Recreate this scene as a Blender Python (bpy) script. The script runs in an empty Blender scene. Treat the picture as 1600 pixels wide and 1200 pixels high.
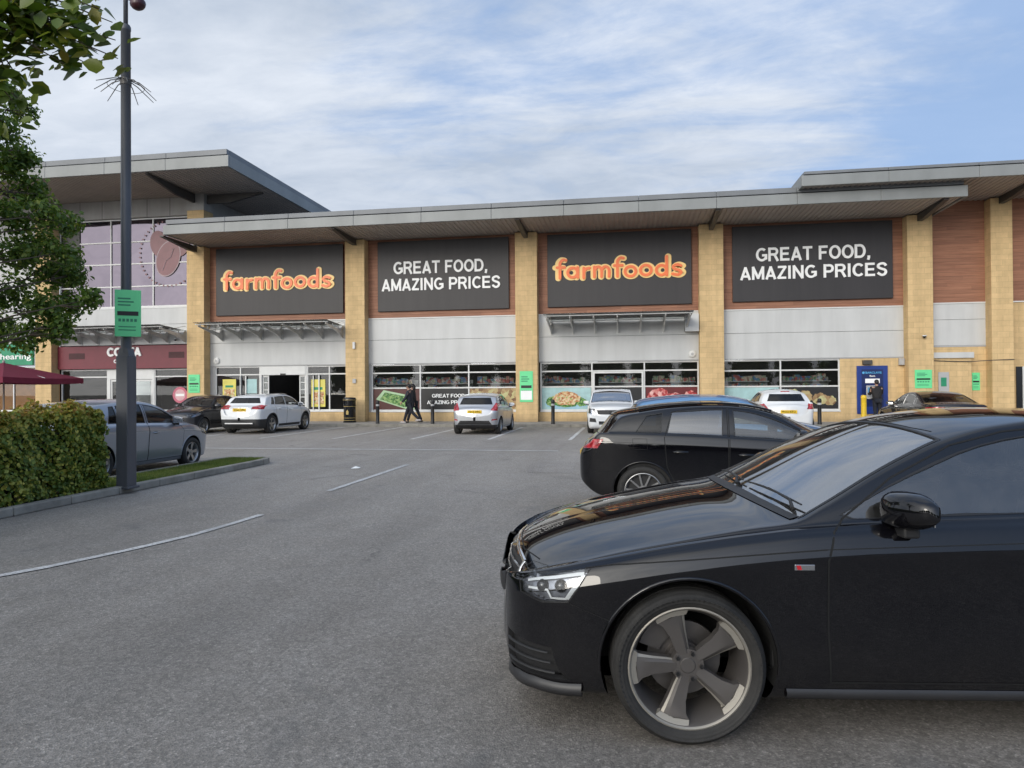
import bpy, bmesh, math, random
import numpy as np
from mathutils import Vector, Matrix
from mathutils.bvhtree import BVHTree
random.seed(7)
rng = np.random.default_rng(7)
R = math.radians
SC = bpy.context.scene
COL = SC.collection

# ------------------------------------------------------------------ camera
def set_camera():
    f, h = 1090.0, 1.534
    yaw, pitch, roll = R(9.5), math.atan(9.5 / 1090), 0.0065
    F = Vector((-math.sin(yaw) * math.cos(pitch), math.cos(yaw) * math.cos(pitch), math.sin(pitch)))
    R0 = Vector((math.cos(yaw), math.sin(yaw), 0)); U0 = R0.cross(F)
    Rt = R0 * math.cos(roll) - U0 * math.sin(roll); U = Rt.cross(F)
    cam = bpy.data.cameras.new('camera'); o = bpy.data.objects.new('camera', cam); COL.objects.link(o)
    m = Matrix(((Rt.x, U.x, -F.x, 0), (Rt.y, U.y, -F.y, 0), (Rt.z, U.z, -F.z, h), (0, 0, 0, 1)))
    o.matrix_world = m
    cam.sensor_width = 36; cam.lens = f / 1600 * 36; cam.clip_start = 0.05; cam.clip_end = 3000
    SC.camera = o
set_camera()

# ------------------------------------------------------------------ world, sun, exposure
SUN_EL, SUN_AZ = R(18), R(204)          # azimuth clockwise from +Y: behind the camera, a little to the left
W = bpy.data.worlds.new('World'); SC.world = W; W.use_nodes = True
def build_world():
    nt = W.node_tree; N = nt.nodes; L = nt.links; N.clear()
    out = N.new('ShaderNodeOutputWorld'); bg = N.new('ShaderNodeBackground')
    sky = N.new('ShaderNodeTexSky'); sky.sky_type = 'NISHITA'; sky.sun_disc = False
    sky.sun_elevation = SUN_EL; sky.sun_rotation = SUN_AZ
    sky.air_density = 1.0; sky.dust_density = 0.6; sky.ozone_density = 1.0
    bg.inputs['Strength'].default_value = 0.1
    tc = N.new('ShaderNodeTexCoord'); sep = N.new('ShaderNodeSeparateXYZ'); L.new(tc.outputs['Generated'], sep.inputs[0])
    def math_(op, a, b=None, c=None, clamp=False):
        n = N.new('ShaderNodeMath'); n.operation = op; n.use_clamp = clamp
        for i, v in enumerate((a, b, c)):
            if v is None: continue
            if isinstance(v, (int, float)): n.inputs[i].default_value = v
            else: L.new(v, n.inputs[i])
        return n.outputs[0]
    z = math_('MAXIMUM', sep.outputs['Z'], 0.0)
    den = math_('ADD', z, 0.12)
    u = math_('DIVIDE', sep.outputs['X'], den); v = math_('DIVIDE', sep.outputs['Y'], den)
    comb = N.new('ShaderNodeCombineXYZ'); L.new(u, comb.inputs[0]); L.new(v, comb.inputs[1])
    def noise(scale, sx, sy, rot, detail, rough, off, dist=0.0):
        mp = N.new('ShaderNodeMapping'); L.new(comb.outputs[0], mp.inputs[0])
        mp.inputs['Scale'].default_value = (sx, sy, 1); mp.inputs['Rotation'].default_value = (0, 0, rot)
        mp.inputs['Location'].default_value = off
        n = N.new('ShaderNodeTexNoise'); n.inputs['Scale'].default_value = scale; n.inputs['Detail'].default_value = detail
        n.inputs['Roughness'].default_value = rough; n.inputs['Distortion'].default_value = dist
        L.new(mp.outputs[0], n.inputs['Vector']); return n.outputs['Fac']
    big = noise(0.55, 0.55, 1.0, R(12), 5, 0.55, (3.1, 1.7, 0), 0.4)
    wisp = noise(1.15, 0.55, 1.25, R(14), 8, 0.60, (7.3, 2.2, 0), 0.5)
    fine = noise(5.0, 0.8, 1.2, R(20), 8, 0.65, (1.3, 9.2, 0), 0.4)
    # thick cloud everywhere except a wedge of thin cloud ahead and to the right
    ux = math_('MULTIPLY_ADD', u, 0.26, 0.13)
    cov = math_('ADD', math_('MULTIPLY', big, 1.0), math_('MULTIPLY', wisp, 1.15))
    cov = math_('ADD', cov, math_('MULTIPLY', fine, 0.22))
    cov = math_('SUBTRACT', cov, ux)
    mr = N.new('ShaderNodeMapRange'); L.new(cov, mr.inputs[0])
    mr.inputs[1].default_value = 0.90; mr.inputs[2].default_value = 1.20; mr.inputs[3].default_value = 0.18; mr.inputs[4].default_value = 1.0
    mr.interpolation_type = 'SMOOTHSTEP'
    # cloud body: soft variation between grey and white
    shade = math_('ADD', math_('MULTIPLY', noise(0.9, 0.6, 1.2, R(10), 6, 0.55, (5.5, 4.4, 0), 0.5), 0.75), math_('MULTIPLY', fine, 0.25))
    cr = N.new('ShaderNodeValToRGB'); L.new(shade, cr.inputs[0])
    e = cr.color_ramp.elements; e[0].position = 0.38; e[0].color = (4.2, 4.9, 6.0, 1); e[1].position = 0.62; e[1].color = (6.8, 7.3, 8.1, 1)
    blue = N.new('ShaderNodeMix'); blue.data_type = 'RGBA'; blue.blend_type = 'MIX'; blue.inputs[0].default_value = 0.75
    L.new(sky.outputs[0], blue.inputs[6]); blue.inputs[7].default_value = (2.7, 4.3, 7.4, 1)
    mx = N.new('ShaderNodeMix'); mx.data_type = 'RGBA'; L.new(mr.outputs[0], mx.inputs[0]); L.new(blue.outputs[2], mx.inputs[6]); L.new(cr.outputs[0], mx.inputs[7])
    # bright cloud round the veiled sun, behind the viewer
    sd = (math.sin(SUN_AZ) * math.cos(SUN_EL), math.cos(SUN_AZ) * math.cos(SUN_EL), math.sin(SUN_EL))
    dp = N.new('ShaderNodeVectorMath'); dp.operation = 'DOT_PRODUCT'; L.new(tc.outputs['Generated'], dp.inputs[0]); dp.inputs[1].default_value = sd
    gl = math_('MULTIPLY', math_('POWER', math_('MAXIMUM', dp.outputs['Value'], 0.0), 5.0), math_('MULTIPLY_ADD', fine, 20.0, 15.0))
    gc = N.new('ShaderNodeMix'); gc.data_type = 'RGBA'; gc.blend_type = 'MULTIPLY'; gc.inputs[0].default_value = 1.0; gc.inputs[6].default_value = (1.0, 0.96, 0.89, 1); L.new(gl, gc.inputs[7])
    ad = N.new('ShaderNodeMix'); ad.data_type = 'RGBA'; ad.blend_type = 'ADD'; ad.inputs[0].default_value = 1.0; L.new(mx.outputs[2], ad.inputs[6]); L.new(gc.outputs[2], ad.inputs[7])
    L.new(ad.outputs[2], bg.inputs['Color']); L.new(bg.outputs[0], out.inputs[0])
build_world()
def build_sun():
    l = bpy.data.lights.new('sun', 'SUN'); l.energy = 0.75; l.angle = R(20); l.color = (1.0, 0.93, 0.82)
    o = bpy.data.objects.new('sun', l); COL.objects.link(o)
    d = Vector((math.sin(SUN_AZ) * math.cos(SUN_EL), math.cos(SUN_AZ) * math.cos(SUN_EL), math.sin(SUN_EL)))
    o.rotation_euler = d.to_track_quat('Z', 'Y').to_euler(); o.location = d * 60
build_sun()
SC.view_settings.view_transform = 'Standard'; SC.view_settings.look = 'None'
SC.view_settings.exposure = 0.22; SC.view_settings.gamma = 1.0; SC.view_settings.use_curve_mapping = False
SC.cycles.max_bounces = 8; SC.cycles.transparent_max_bounces = 24; SC.cycles.glossy_bounces = 5
SC.cycles.caustics_reflective = False; SC.cycles.caustics_refractive = False

# ------------------------------------------------------------------ helpers
def tag(o, label=None, cat=None, group=None, kind=None):
    if label: o['label'] = label
    if cat: o['category'] = cat
    if group: o['group'] = group
    if kind: o['kind'] = kind
    return o
def empty(name, label, cat, loc=(0, 0, 0), rz=0.0, group=None):
    o = bpy.data.objects.new(name, None); COL.objects.link(o); o.location = loc; o.rotation_euler = (0, 0, rz)
    o.empty_display_size = 0.2
    return tag(o, label, cat, group)
def dup(root, loc=None, rz=None, label=None):
    r = root.copy(); COL.objects.link(r)
    if loc is not None: r.location = loc
    if rz is not None: r.rotation_euler = (0, 0, rz)
    if label: r['label'] = label
    def rec(src, dst):
        for ch in list(src.children):
            c = ch.copy(); COL.objects.link(c); c.parent = dst; c.matrix_parent_inverse = ch.matrix_parent_inverse.copy(); rec(ch, c)
    rec(root, r)
    return r

class MB:
    """collects shapes into one mesh"""
    def __init__(s): s.v = []; s.f = []; s.mi = []; s.cur = 0
    def add(s, vs, fs):
        n = len(s.v); s.v += [tuple(map(float, p)) for p in vs]; s.f += [tuple(i + n for i in f) for f in fs]; s.mi += [s.cur] * len(fs); return s
    def box(s, x0, x1, y0, y1, z0, z1):
        vs = [(x, y, z) for z in (z0, z1) for y in (y0, y1) for x in (x0, x1)]
        return s.add(vs, [(0, 2, 3, 1), (4, 5, 7, 6), (0, 1, 5, 4), (2, 6, 7, 3), (0, 4, 6, 2), (1, 3, 7, 5)])
    def cbox(s, x0, x1, y0, y1, z0, z1, b=0.01):
        """box with chamfered edges"""
        bm = bmesh.new(); m = Matrix.Translation(((x0 + x1) / 2, (y0 + y1) / 2, (z0 + z1) / 2)) @ Matrix.Diagonal((x1 - x0, y1 - y0, z1 - z0, 1))
        bmesh.ops.create_cube(bm, size=1, matrix=m)
        bmesh.ops.bevel(bm, geom=bm.edges[:], offset=b, segments=2, affect='EDGES', profile=0.5)
        bm.verts.index_update(); s.add([v.co for v in bm.verts], [[v.index for v in f.verts] for f in bm.faces]); bm.free(); return s
    def prism(s, poly, axis, d0, d1):
        """2D polygon extruded along axis ('x': poly=(y,z), 'y': (x,z), 'z': (x,y))"""
        n = len(poly)
        def P(p, d): return {'x': (d, p[0], p[1]), 'y': (p[0], d, p[1]), 'z': (p[0], p[1], d)}[axis]
        vs = [P(p, d0) for p in poly] + [P(p, d1) for p in poly]
        fs = [tuple(range(n))[::-1], tuple(range(n, 2 * n))] + [(i, (i + 1) % n, n + (i + 1) % n, n + i) for i in range(n)]
        return s.add(vs, fs)
    def tube(s, pts, r, n=8, cap=True):
        pts = [Vector(p) for p in pts]; rs = r if isinstance(r, (list, tuple)) else [r] * len(pts)
        vs = []; up = None
        for i, p in enumerate(pts):
            d = (pts[min(i + 1, len(pts) - 1)] - pts[max(i - 1, 0)]).normalized()
            if up is None: up = Vector((0, 0, 1)) if abs(d.z) < 0.9 else Vector((1, 0, 0))
            a = d.cross(up).normalized(); b = a.cross(d).normalized(); up = b
            for k in range(n):
                t = 2 * math.pi * k / n; vs.append(p + (a * math.cos(t) + b * math.sin(t)) * rs[i])
        fs = []
        for i in range(len(pts) - 1):
            for k in range(n): fs.append((i * n + k, i * n + (k + 1) % n, (i + 1) * n + (k + 1) % n, (i + 1) * n + k))
        if cap: fs += [tuple(range(n))[::-1], tuple(range((len(pts) - 1) * n, len(pts) * n))]
        return s.add(vs, fs)
    def lathe(s, prof, n=24, axis='z', c=(0, 0, 0), a0=0.0, a1=2 * math.pi):
        """prof: (r, h) list revolved about axis"""
        full = abs(a1 - a0 - 2 * math.pi) < 1e-6; m = n if full else n + 1; vs = []
        for (r, h) in prof:
            for k in range(m):
                t = a0 + (a1 - a0) * k / n; x, y = r * math.cos(t), r * math.sin(t)
                vs.append({'z': (c[0] + x, c[1] + y, c[2] + h), 'y': (c[0] + x, c[1] + h, c[2] + y), 'x': (c[0] + h, c[1] + x, c[2] + y)}[axis])
        fs = []
        for i in range(len(prof) - 1):
            for k in range(n):
                k2 = (k + 1) % m; fs.append((i * m + k, i * m + k2, (i + 1) * m + k2, (i + 1) * m + k))
        return s.add(vs, fs)
    def ellipsoid(s, c, r, n=16, m=10):
        prof = [(math.sin(math.pi * i / m), -math.cos(math.pi * i / m)) for i in range(m + 1)]
        k0 = len(s.v); s.lathe(prof, n)
        for i in range(k0, len(s.v)): x, y, z = s.v[i]; s.v[i] = (c[0] + x * r[0], c[1] + y * r[1], c[2] + z * r[2])
        return s
    def xf(s, M):
        s.v = [tuple(M @ Vector(p)) for p in s.v]; return s
    def build(s, name, mats, parent=None, smooth=False, loc=None, fixn=True, auto=None):
        me = bpy.data.meshes.new(name); me.from_pydata(s.v, [], s.f)
        if not isinstance(mats, (list, tuple)): mats = [mats]
        for m in mats: me.materials.append(m)
        if len(mats) > 1: me.polygons.foreach_set('material_index', s.mi)
        if fixn:
            bm = bmesh.new(); bm.from_mesh(me); bmesh.ops.remove_doubles(bm, verts=bm.verts[:], dist=1e-5)
            bmesh.ops.recalc_face_normals(bm, faces=bm.faces[:])
            if auto is not None:
                for e in bm.edges:
                    if len(e.link_faces) == 2 and e.calc_face_angle(0) > auto: e.smooth = False
            bm.to_mesh(me); bm.free()
        if smooth or auto is not None: me.polygons.foreach_set('use_smooth', [True] * len(me.polygons))
        me.update(); o = bpy.data.objects.new(name, me); COL.objects.link(o)
        if parent: o.parent = parent
        if loc: o.location = loc
        return o

def text_mb(txt, size, offset=0.0, extrude=0.004, bevel=0.0, spacing=1.0, width=None, height=None, linespace=1.0, align='CENTER', res=6):
    """text as an MB in the XZ plane facing -Y, lower-left of its bounding box at the origin"""
    cu = bpy.data.curves.new('lettering', 'FONT'); cu.body = txt; cu.size = size; cu.offset = offset; cu.extrude = extrude
    cu.bevel_depth = bevel; cu.bevel_resolution = 2; cu.space_character = spacing; cu.space_line = linespace; cu.align_x = align; cu.resolution_u = res
    o = bpy.data.objects.new('lettering', cu); COL.objects.link(o)
    dg = bpy.context.evaluated_depsgraph_get(); me = bpy.data.meshes.new_from_object(o.evaluated_get(dg))
    v = np.array([p.co for p in me.vertices]); fs = [tuple(p.vertices) for p in me.polygons]
    bpy.data.objects.remove(o); bpy.data.curves.remove(cu); bpy.data.meshes.remove(me)
    mn = v.min(0); mx = v.max(0); v = v - mn; w, h = (mx - mn)[:2]
    if width: v[:, 0] *= width / w
    if height: v[:, 1] *= height / h
    m = MB(); m.add([(p[0], -p[2], p[1]) for p in v], fs); return m
def place(m, x, y, z): m.v = [(a + x, b + y, c + z) for a, b, c in m.v]; return m

def arc(cx, cy, rx, ry, a0, a1, n=14): return [(cx + rx * math.cos(R(a0 + (a1 - a0) * i / n)), cy + ry * math.sin(R(a0 + (a1 - a0) * i / n))) for i in range(n + 1)]
def smooth_poly(p, n=5):
    out = []; q = [p[0]] + list(p) + [p[-1]]
    for i in range(1, len(q) - 2):
        for k in range(n):
            t = k / n; out.append(tuple(.5 * (2 * q[i][j] + (q[i + 1][j] - q[i - 1][j]) * t + (2 * q[i - 1][j] - 5 * q[i][j] + 4 * q[i + 1][j] - q[i + 2][j]) * t * t + (3 * q[i][j] - q[i - 1][j] - 3 * q[i + 1][j] + q[i + 2][j]) * t ** 3) for j in (0, 1)))
    return out + [p[-1]]
h_ = .09
CAPS = {  # heavy grotesque capitals as strokes: (advance, [polylines])
 'G': (.80, [arc(.41, .5, .32, .41, 48, 318, 26) + [(.70, .20), (.70, .45), (.43, .45)]]),
 'R': (.76, [[(h_, 0), (h_, 1)], [(h_, .91), (.42, .91)] + arc(.42, .70, .19, .21, 90, -90, 10) + [(.42, .49), (h_, .49)], [(.36, .49), (.46, .42), (.66, .0)]]),
 'E': (.70, [[(.62, .91), (h_, .91), (h_, .09), (.64, .09)], [(h_, .51), (.58, .51)]]), 'A': (.74, [[(.07, 0), (.36, .93), (.65, 0)], [(.18, .27), (.54, .27)]]),
 'T': (.66, [[(.01, .91), (.65, .91)], [(.33, 0), (.33, .91)]]), 'F': (.64, [[(.60, .91), (h_, .91), (h_, 0)], [(h_, .50), (.52, .50)]]), 'O': (.80, [arc(.40, .5, .31, .41, 0, 360, 32)]),
 'D': (.76, [[(.36, .09), (h_, .09), (h_, .91), (.36, .91)] + arc(.36, .5, .29, .41, 90, -90, 18)]), ',': (.30, [[(.13, .16), (.13, .03), (.08, -.14)]]), ' ': (.32, []),
 'M': (.86, [[(h_, 0), (h_, .95), (.42, .12), (.75, .95), (.75, 0)]]), 'Z': (.66, [[(.05, .91), (.56, .91), (.08, .09), (.60, .09)]]), 'I': (.27, [[(h_ + .02, 0), (h_ + .02, 1)]]),
 'N': (.76, [[(h_, 0), (h_, .95), (.64, .05), (.64, 1)]]), 'P': (.70, [[(h_, 0), (h_, 1)], [(h_, .91), (.40, .91)] + arc(.40, .68, .20, .23, 90, -90, 10) + [(.40, .45), (h_, .45)]]),
 'C': (.76, [arc(.40, .5, .31, .41, 42, 318, 26)]), 'S': (.68, [smooth_poly([(.60, .74), (.48, .90), (.30, .92), (.12, .82), (.12, .64), (.30, .53), (.52, .44), (.58, .26), (.46, .10), (.28, .08), (.06, .24)])])}
BUB = {'f': (.46, [smooth_poly([(.46, .96), (.32, .98), (.20, .84), (.19, .6), (.19, .10)]), [(.06, .62), (.40, .62)]]), 'a': (.74, [arc(.33, .34, .22, .23, 0, 360, 24), [(.56, .58), (.56, .10)]]),
 'r': (.50, [[(.12, .58), (.12, .10)], smooth_poly([(.12, .36), (.2, .52), (.38, .57)])]), 'm': (.98, [[(.12, .58), (.12, .10)], smooth_poly([(.12, .4), (.22, .56), (.36, .56), (.44, .42), (.44, .10)]), smooth_poly([(.44, .4), (.54, .56), (.68, .56), (.77, .42), (.77, .10)])]),
 'o': (.70, [arc(.33, .34, .235, .235, 0, 360, 26)]), 'd': (.74, [arc(.33, .34, .22, .23, 0, 360, 24), [(.56, .98), (.56, .10)]]), 's': (.58, [smooth_poly([(.46, .52), (.30, .58), (.14, .50), (.20, .38), (.38, .31), (.46, .20), (.32, .10), (.10, .15)])])}
def stroke_text(txt, font, hw, width, height, depth=.03, y=0.0, round_=False, track=0.0, bounce=0.0):
    """letters from thick strokes, in the XZ plane facing -Y; hw = half stroke width in letter units"""
    x = 0; S_ = []
    for i, ch in enumerate(txt):
        adv, pl = font[ch]
        for p in pl: S_.append([(x + a, b + (bounce * math.sin(i * 2.3))) for a, b in p])
        x += adv + track
    al = [q for p in S_ for q in p]; x0 = min(q[0] for q in al) - .09; x1 = max(q[0] for q in al) + .09; kx, kz = width / (x1 - x0), height
    m = MB(); e = 0
    if not round_:                                       # square joints: split at corners, overlap the pieces
        Q = []
        for p in S_:
            cur = [p[0]]; ext = False
            for i in range(1, len(p)):
                cur.append(p[i])
                if i < len(p) - 1:
                    u = (p[i][0] - p[i - 1][0], p[i][1] - p[i - 1][1]); v = (p[i + 1][0] - p[i][0], p[i + 1][1] - p[i][1]); lu, lv = math.hypot(*u) or 1, math.hypot(*v) or 1
                    ca = max(-1, min(1, (u[0] * v[0] + u[1] * v[1]) / lu / lv)); an = math.degrees(math.acos(ca))
                    if an > 40:
                        k = hw * (.98 if an < 110 else .55); cur[-1] = (p[i][0] + u[0] / lu * k, p[i][1] + u[1] / lu * k); Q.append(cur); cur = [(p[i][0] - v[0] / lv * (k if an >= 110 else hw * .98), p[i][1] - v[1] / lv * (k if an >= 110 else hw * .98))]
            Q.append(cur)
        S_ = Q
    for p in S_:
        n = len(p); closed = math.dist(p[0], p[-1]) < 1e-6; L = []; Rr = []
        for i in range(n):
            a = p[i - 1] if i > 0 else (p[-2] if closed else None); b = p[i + 1] if i < n - 1 else (p[1] if closed else None); c = p[i]; nn = []
            for u, v in ((a, c), (c, b)):
                if u is None or v is None: continue
                dx, dy = v[0] - u[0], v[1] - u[1]; l = math.hypot(dx, dy) or 1; nn.append((-dy / l, dx / l))
            nx = sum(q[0] for q in nn) / len(nn); ny = sum(q[1] for q in nn) / len(nn); l2 = nx * nx + ny * ny; k = 1 / max(l2, .30); L.append((c[0] + nx * k * hw, c[1] + ny * k * hw)); Rr.append((c[0] - nx * k * hw, c[1] - ny * k * hw))
        if round_ and not closed:
            for end in (0, -1):
                c = p[end]; e += 1; yy = y - depth - .0004 * e; q = [(c[0] + hw * math.cos(t), c[1] + hw * math.sin(t)) for t in [2 * math.pi * j / 16 for j in range(16)]]
                m.prism([((a - x0) * kx, b * kz) for a, b in q], 'y', y, yy)
        e += 1; yy = y - depth - .0004 * e; V = []
        for (a, b) in zip(L, Rr):
            for (u, v) in (a, b):
                V += [((u - x0) * kx, yy, v * kz), ((u - x0) * kx, y, v * kz)]
        F = []
        for i in range(n - 1): k = i * 4; F += [(k, k + 2, k + 6, k + 4), (k, k + 4, k + 5, k + 1), (k + 2, k + 3, k + 7, k + 6)]
        if not closed: k = (n - 1) * 4; F += [(0, 1, 3, 2), (k, k + 2, k + 3, k + 1)]
        m.add(V, F)
    return m

# ------------------------------------------------------------------ materials
class NT:
    def __init__(s, name):
        s.m = bpy.data.materials.new(name); s.m.use_nodes = True; s.t = s.m.node_tree; s.N = s.t.nodes; s.L = s.t.links
        s.bsdf = s.N['Principled BSDF']; s.out = s.N['Material Output']
    def n(s, typ, **kw):
        n = s.N.new(typ)
        for k, v in kw.items():
            if k in n.inputs.keys(): s.set(n.inputs[k], v)
            else: setattr(n, k, v)
        return n
    def set(s, inp, v):
        if isinstance(v, bpy.types.NodeSocket): s.L.new(v, inp)
        else: inp.default_value = v
    def math(s, op, a, b=None, c=None, clamp=False):
        n = s.N.new('ShaderNodeMath'); n.operation = op; n.use_clamp = clamp
        for i, v in enumerate((a, b, c)):
            if v is not None: s.set(n.inputs[i], v)
        return n.outputs[0]
    def pos(s): return s.n('ShaderNodeNewGeometry').outputs['Position']
    def obj(s): return s.n('ShaderNodeTexCoord').outputs['Object']
    def noise(s, scale, detail=4, rough=0.55, vec=None, dist=0.0, out='Fac'):
        n = s.n('ShaderNodeTexNoise', Scale=scale, Detail=detail, Roughness=rough, Distortion=dist)
        s.L.new(vec if vec is not None else s.pos(), n.inputs['Vector']); return n.outputs[out]
    def ramp(s, fac, stops, interp='LINEAR'):
        n = s.n('ShaderNodeValToRGB'); s.L.new(fac, n.inputs[0]); e = n.color_ramp.elements; n.color_ramp.interpolation = interp
        while len(e) < len(stops): e.new(0.5)
        for i, (p, c) in enumerate(stops):
            e[i].position = p; e[i].color = (c, c, c, 1) if isinstance(c, (int, float)) else (*c, 1)
        return n.outputs[0]
    def mix(s, fac, a, b, blend='MIX'):
        n = s.n('ShaderNodeMix', data_type='RGBA', blend_type=blend)
        for i, v in ((0, fac), (6, a), (7, b)):
            if isinstance(v, tuple) and len(v) == 3: v = (*v, 1)
            s.set(n.inputs[i], v)
        return n.outputs[2]
    def bump(s, h, strength=0.3, dist=0.01, normal=None):
        n = s.n('ShaderNodeBump', Strength=strength, Distance=dist, Height=h)
        if normal is not None: s.L.new(normal, n.inputs['Normal'])
        return n.outputs[0]
    def p(s, **kw):
        for k, v in kw.items():
            k = k.replace('_', ' ')
            if isinstance(v, tuple) and len(v) == 3 and k in ('Base Color', 'Emission Color', 'Coat Tint', 'Specular Tint'): v = (*v, 1)
            s.set(s.bsdf.inputs[k], v)
        return s
def simple(name, col, rough=0.6, metal=0.0, var=0.15, scale=3.0, bump=0.0, bscale=60.0, coat=0.0, spec=0.5):
    t = NT(name)
    nz = t.noise(scale, 5, 0.6, t.obj())
    lo = tuple(c * (1 - var) for c in col); hi = tuple(min(1, c * (1 + var)) for c in col)
    t.p(Base_Color=t.ramp(nz, [(0.3, lo), (0.7, hi)]), Roughness=rough, Metallic=metal, Specular_IOR_Level=spec)
    if coat: t.p(Coat_Weight=coat, Coat_Roughness=0.03)
    if bump: t.p(Normal=t.bump(t.noise(bscale, 4, 0.6, t.obj()), bump, 0.01))
    return t.m
def emission(name, col, st):
    t = NT(name); t.p(Base_Color=(0, 0, 0), Emission_Color=col, Emission_Strength=st); return t.m
def glass(name, tint=(0.75, 0.8, 0.8), ior=1.6, rough=0.0, dirt=0.0):
    t = NT(name); t.N.remove(t.bsdf)
    tr = t.n('ShaderNodeBsdfTransparent', Color=(*tint, 1)); gl = t.n('ShaderNodeBsdfGlossy', Roughness=rough, Color=(1, 1, 1, 1))
    fr = t.n('ShaderNodeFresnel', IOR=ior); mx = t.n('ShaderNodeMixShader')
    t.L.new(fr.outputs[0], mx.inputs[0]); t.L.new(tr.outputs[0], mx.inputs[1]); t.L.new(gl.outputs[0], mx.inputs[2]); last = mx
    if dirt:
        df = t.n('ShaderNodeBsdfDiffuse', Color=(0.45, 0.44, 0.42, 1)); m2 = t.n('ShaderNodeMixShader')
        t.L.new(t.ramp(t.noise(9, 6, 0.7, t.obj()), [(0.35, dirt * 0.4), (0.75, dirt * 1.5)]), m2.inputs[0]); t.L.new(mx.outputs[0], m2.inputs[1]); t.L.new(df.outputs[0], m2.inputs[2]); last = m2
    t.L.new(last.outputs[0], t.out.inputs[0]); return t.m

def m_asphalt(name, dark=1.0, tint=(1, 1, 1)):
    t = NT(name); P = t.pos()
    big = t.noise(0.22, 5, 0.6, P); mid = t.noise(2.3, 5, 0.65, P); grit = t.noise(95, 3, 0.7, P)
    vor = t.n('ShaderNodeTexVoronoi', Scale=110.0); t.L.new(P, vor.inputs['Vector'])
    base = t.ramp(big, [(0.3, tuple(0.105 * dark * k for k in tint)), (0.7, tuple(0.142 * dark * k for k in tint))])
    c = t.mix(0.5, base, t.ramp(mid, [(0.3, 0.10 * dark), (0.7, 0.15 * dark)]))
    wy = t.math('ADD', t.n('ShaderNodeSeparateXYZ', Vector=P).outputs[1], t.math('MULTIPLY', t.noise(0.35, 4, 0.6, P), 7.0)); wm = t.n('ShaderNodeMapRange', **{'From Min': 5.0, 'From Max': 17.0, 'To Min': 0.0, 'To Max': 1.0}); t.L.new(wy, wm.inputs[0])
    c = t.mix(1.0, c, t.ramp(wm.outputs[0], [(0.0, 0.94), (1.0, 1.50)]), 'MULTIPLY')     # brighter light towards the shops, painted into the tarmac colour
    sp = t.ramp(t.n('ShaderNodeSeparateColor', Color=vor.outputs['Color']).outputs[0], [(0.0, 0.76), (0.6, 0.96), (0.9, 1.1), (1.0, 1.5)])
    c = t.mix(1.0, c, sp, 'MULTIPLY')
    c = t.mix(1.0, c, t.ramp(grit, [(0.3, 0.75), (0.7, 1.25)]), 'MULTIPLY')
    v2 = t.n('ShaderNodeTexVoronoi', Scale=52.0); t.L.new(P, v2.inputs['Vector']); c = t.mix(1.0, c, t.ramp(t.n('ShaderNodeSeparateColor', Color=v2.outputs['Color']).outputs[1], [(0.0, 0.78), (0.5, 0.98), (1.0, 1.2)]), 'MULTIPLY')
    # old drips and tyre-worn streaks
    mp = t.n('ShaderNodeMapping', Scale=(0.9, 0.14, 1.0)); t.L.new(P, mp.inputs[0])
    st = t.noise(1.1, 6, 0.6, mp.outputs[0]); c = t.mix(1.0, c, t.ramp(st, [(0.35, 0.86), (0.6, 1.06)]), 'MULTIPLY')
    sp2 = t.noise(1.1, 3, 0.55, P, 0.8); c = t.mix(t.ramp(sp2, [(0.62, 0.0), (0.72, 0.38)]), c, (0.06 * dark, 0.06 * dark, 0.06 * dark))
    cv = t.n('ShaderNodeTexVoronoi', feature='DISTANCE_TO_EDGE', Scale=0.33)
    wv = t.n('ShaderNodeVectorMath', operation='MULTIPLY_ADD'); t.L.new(t.noise(1.7, 4, 0.6, P, 0, 'Color'), wv.inputs[0]); wv.inputs[1].default_value = (0.9, 0.9, 0); t.L.new(P, wv.inputs[2])
    t.L.new(wv.outputs[0], cv.inputs['Vector'])
    crk = t.ramp(cv.outputs['Distance'], [(0.0, 0.55), (0.006, 1.0)]); c = t.mix(t.ramp(t.noise(0.4, 2, 0.5, P), [(0.56, 0.0), (0.62, 0.8)]), c, t.mix(1.0, c, crk, 'MULTIPLY'))
    t.p(Base_Color=c, Roughness=t.ramp(mid, [(0.3, 0.60), (0.7, 0.72)]), Specular_IOR_Level=0.5)
    hgt = t.math('ADD', t.math('MULTIPLY', vor.outputs['Distance'], 0.8), t.math('MULTIPLY', grit, 0.8))
    t.p(Normal=t.bump(hgt, 0.55, 0.006)); return t.m
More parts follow.
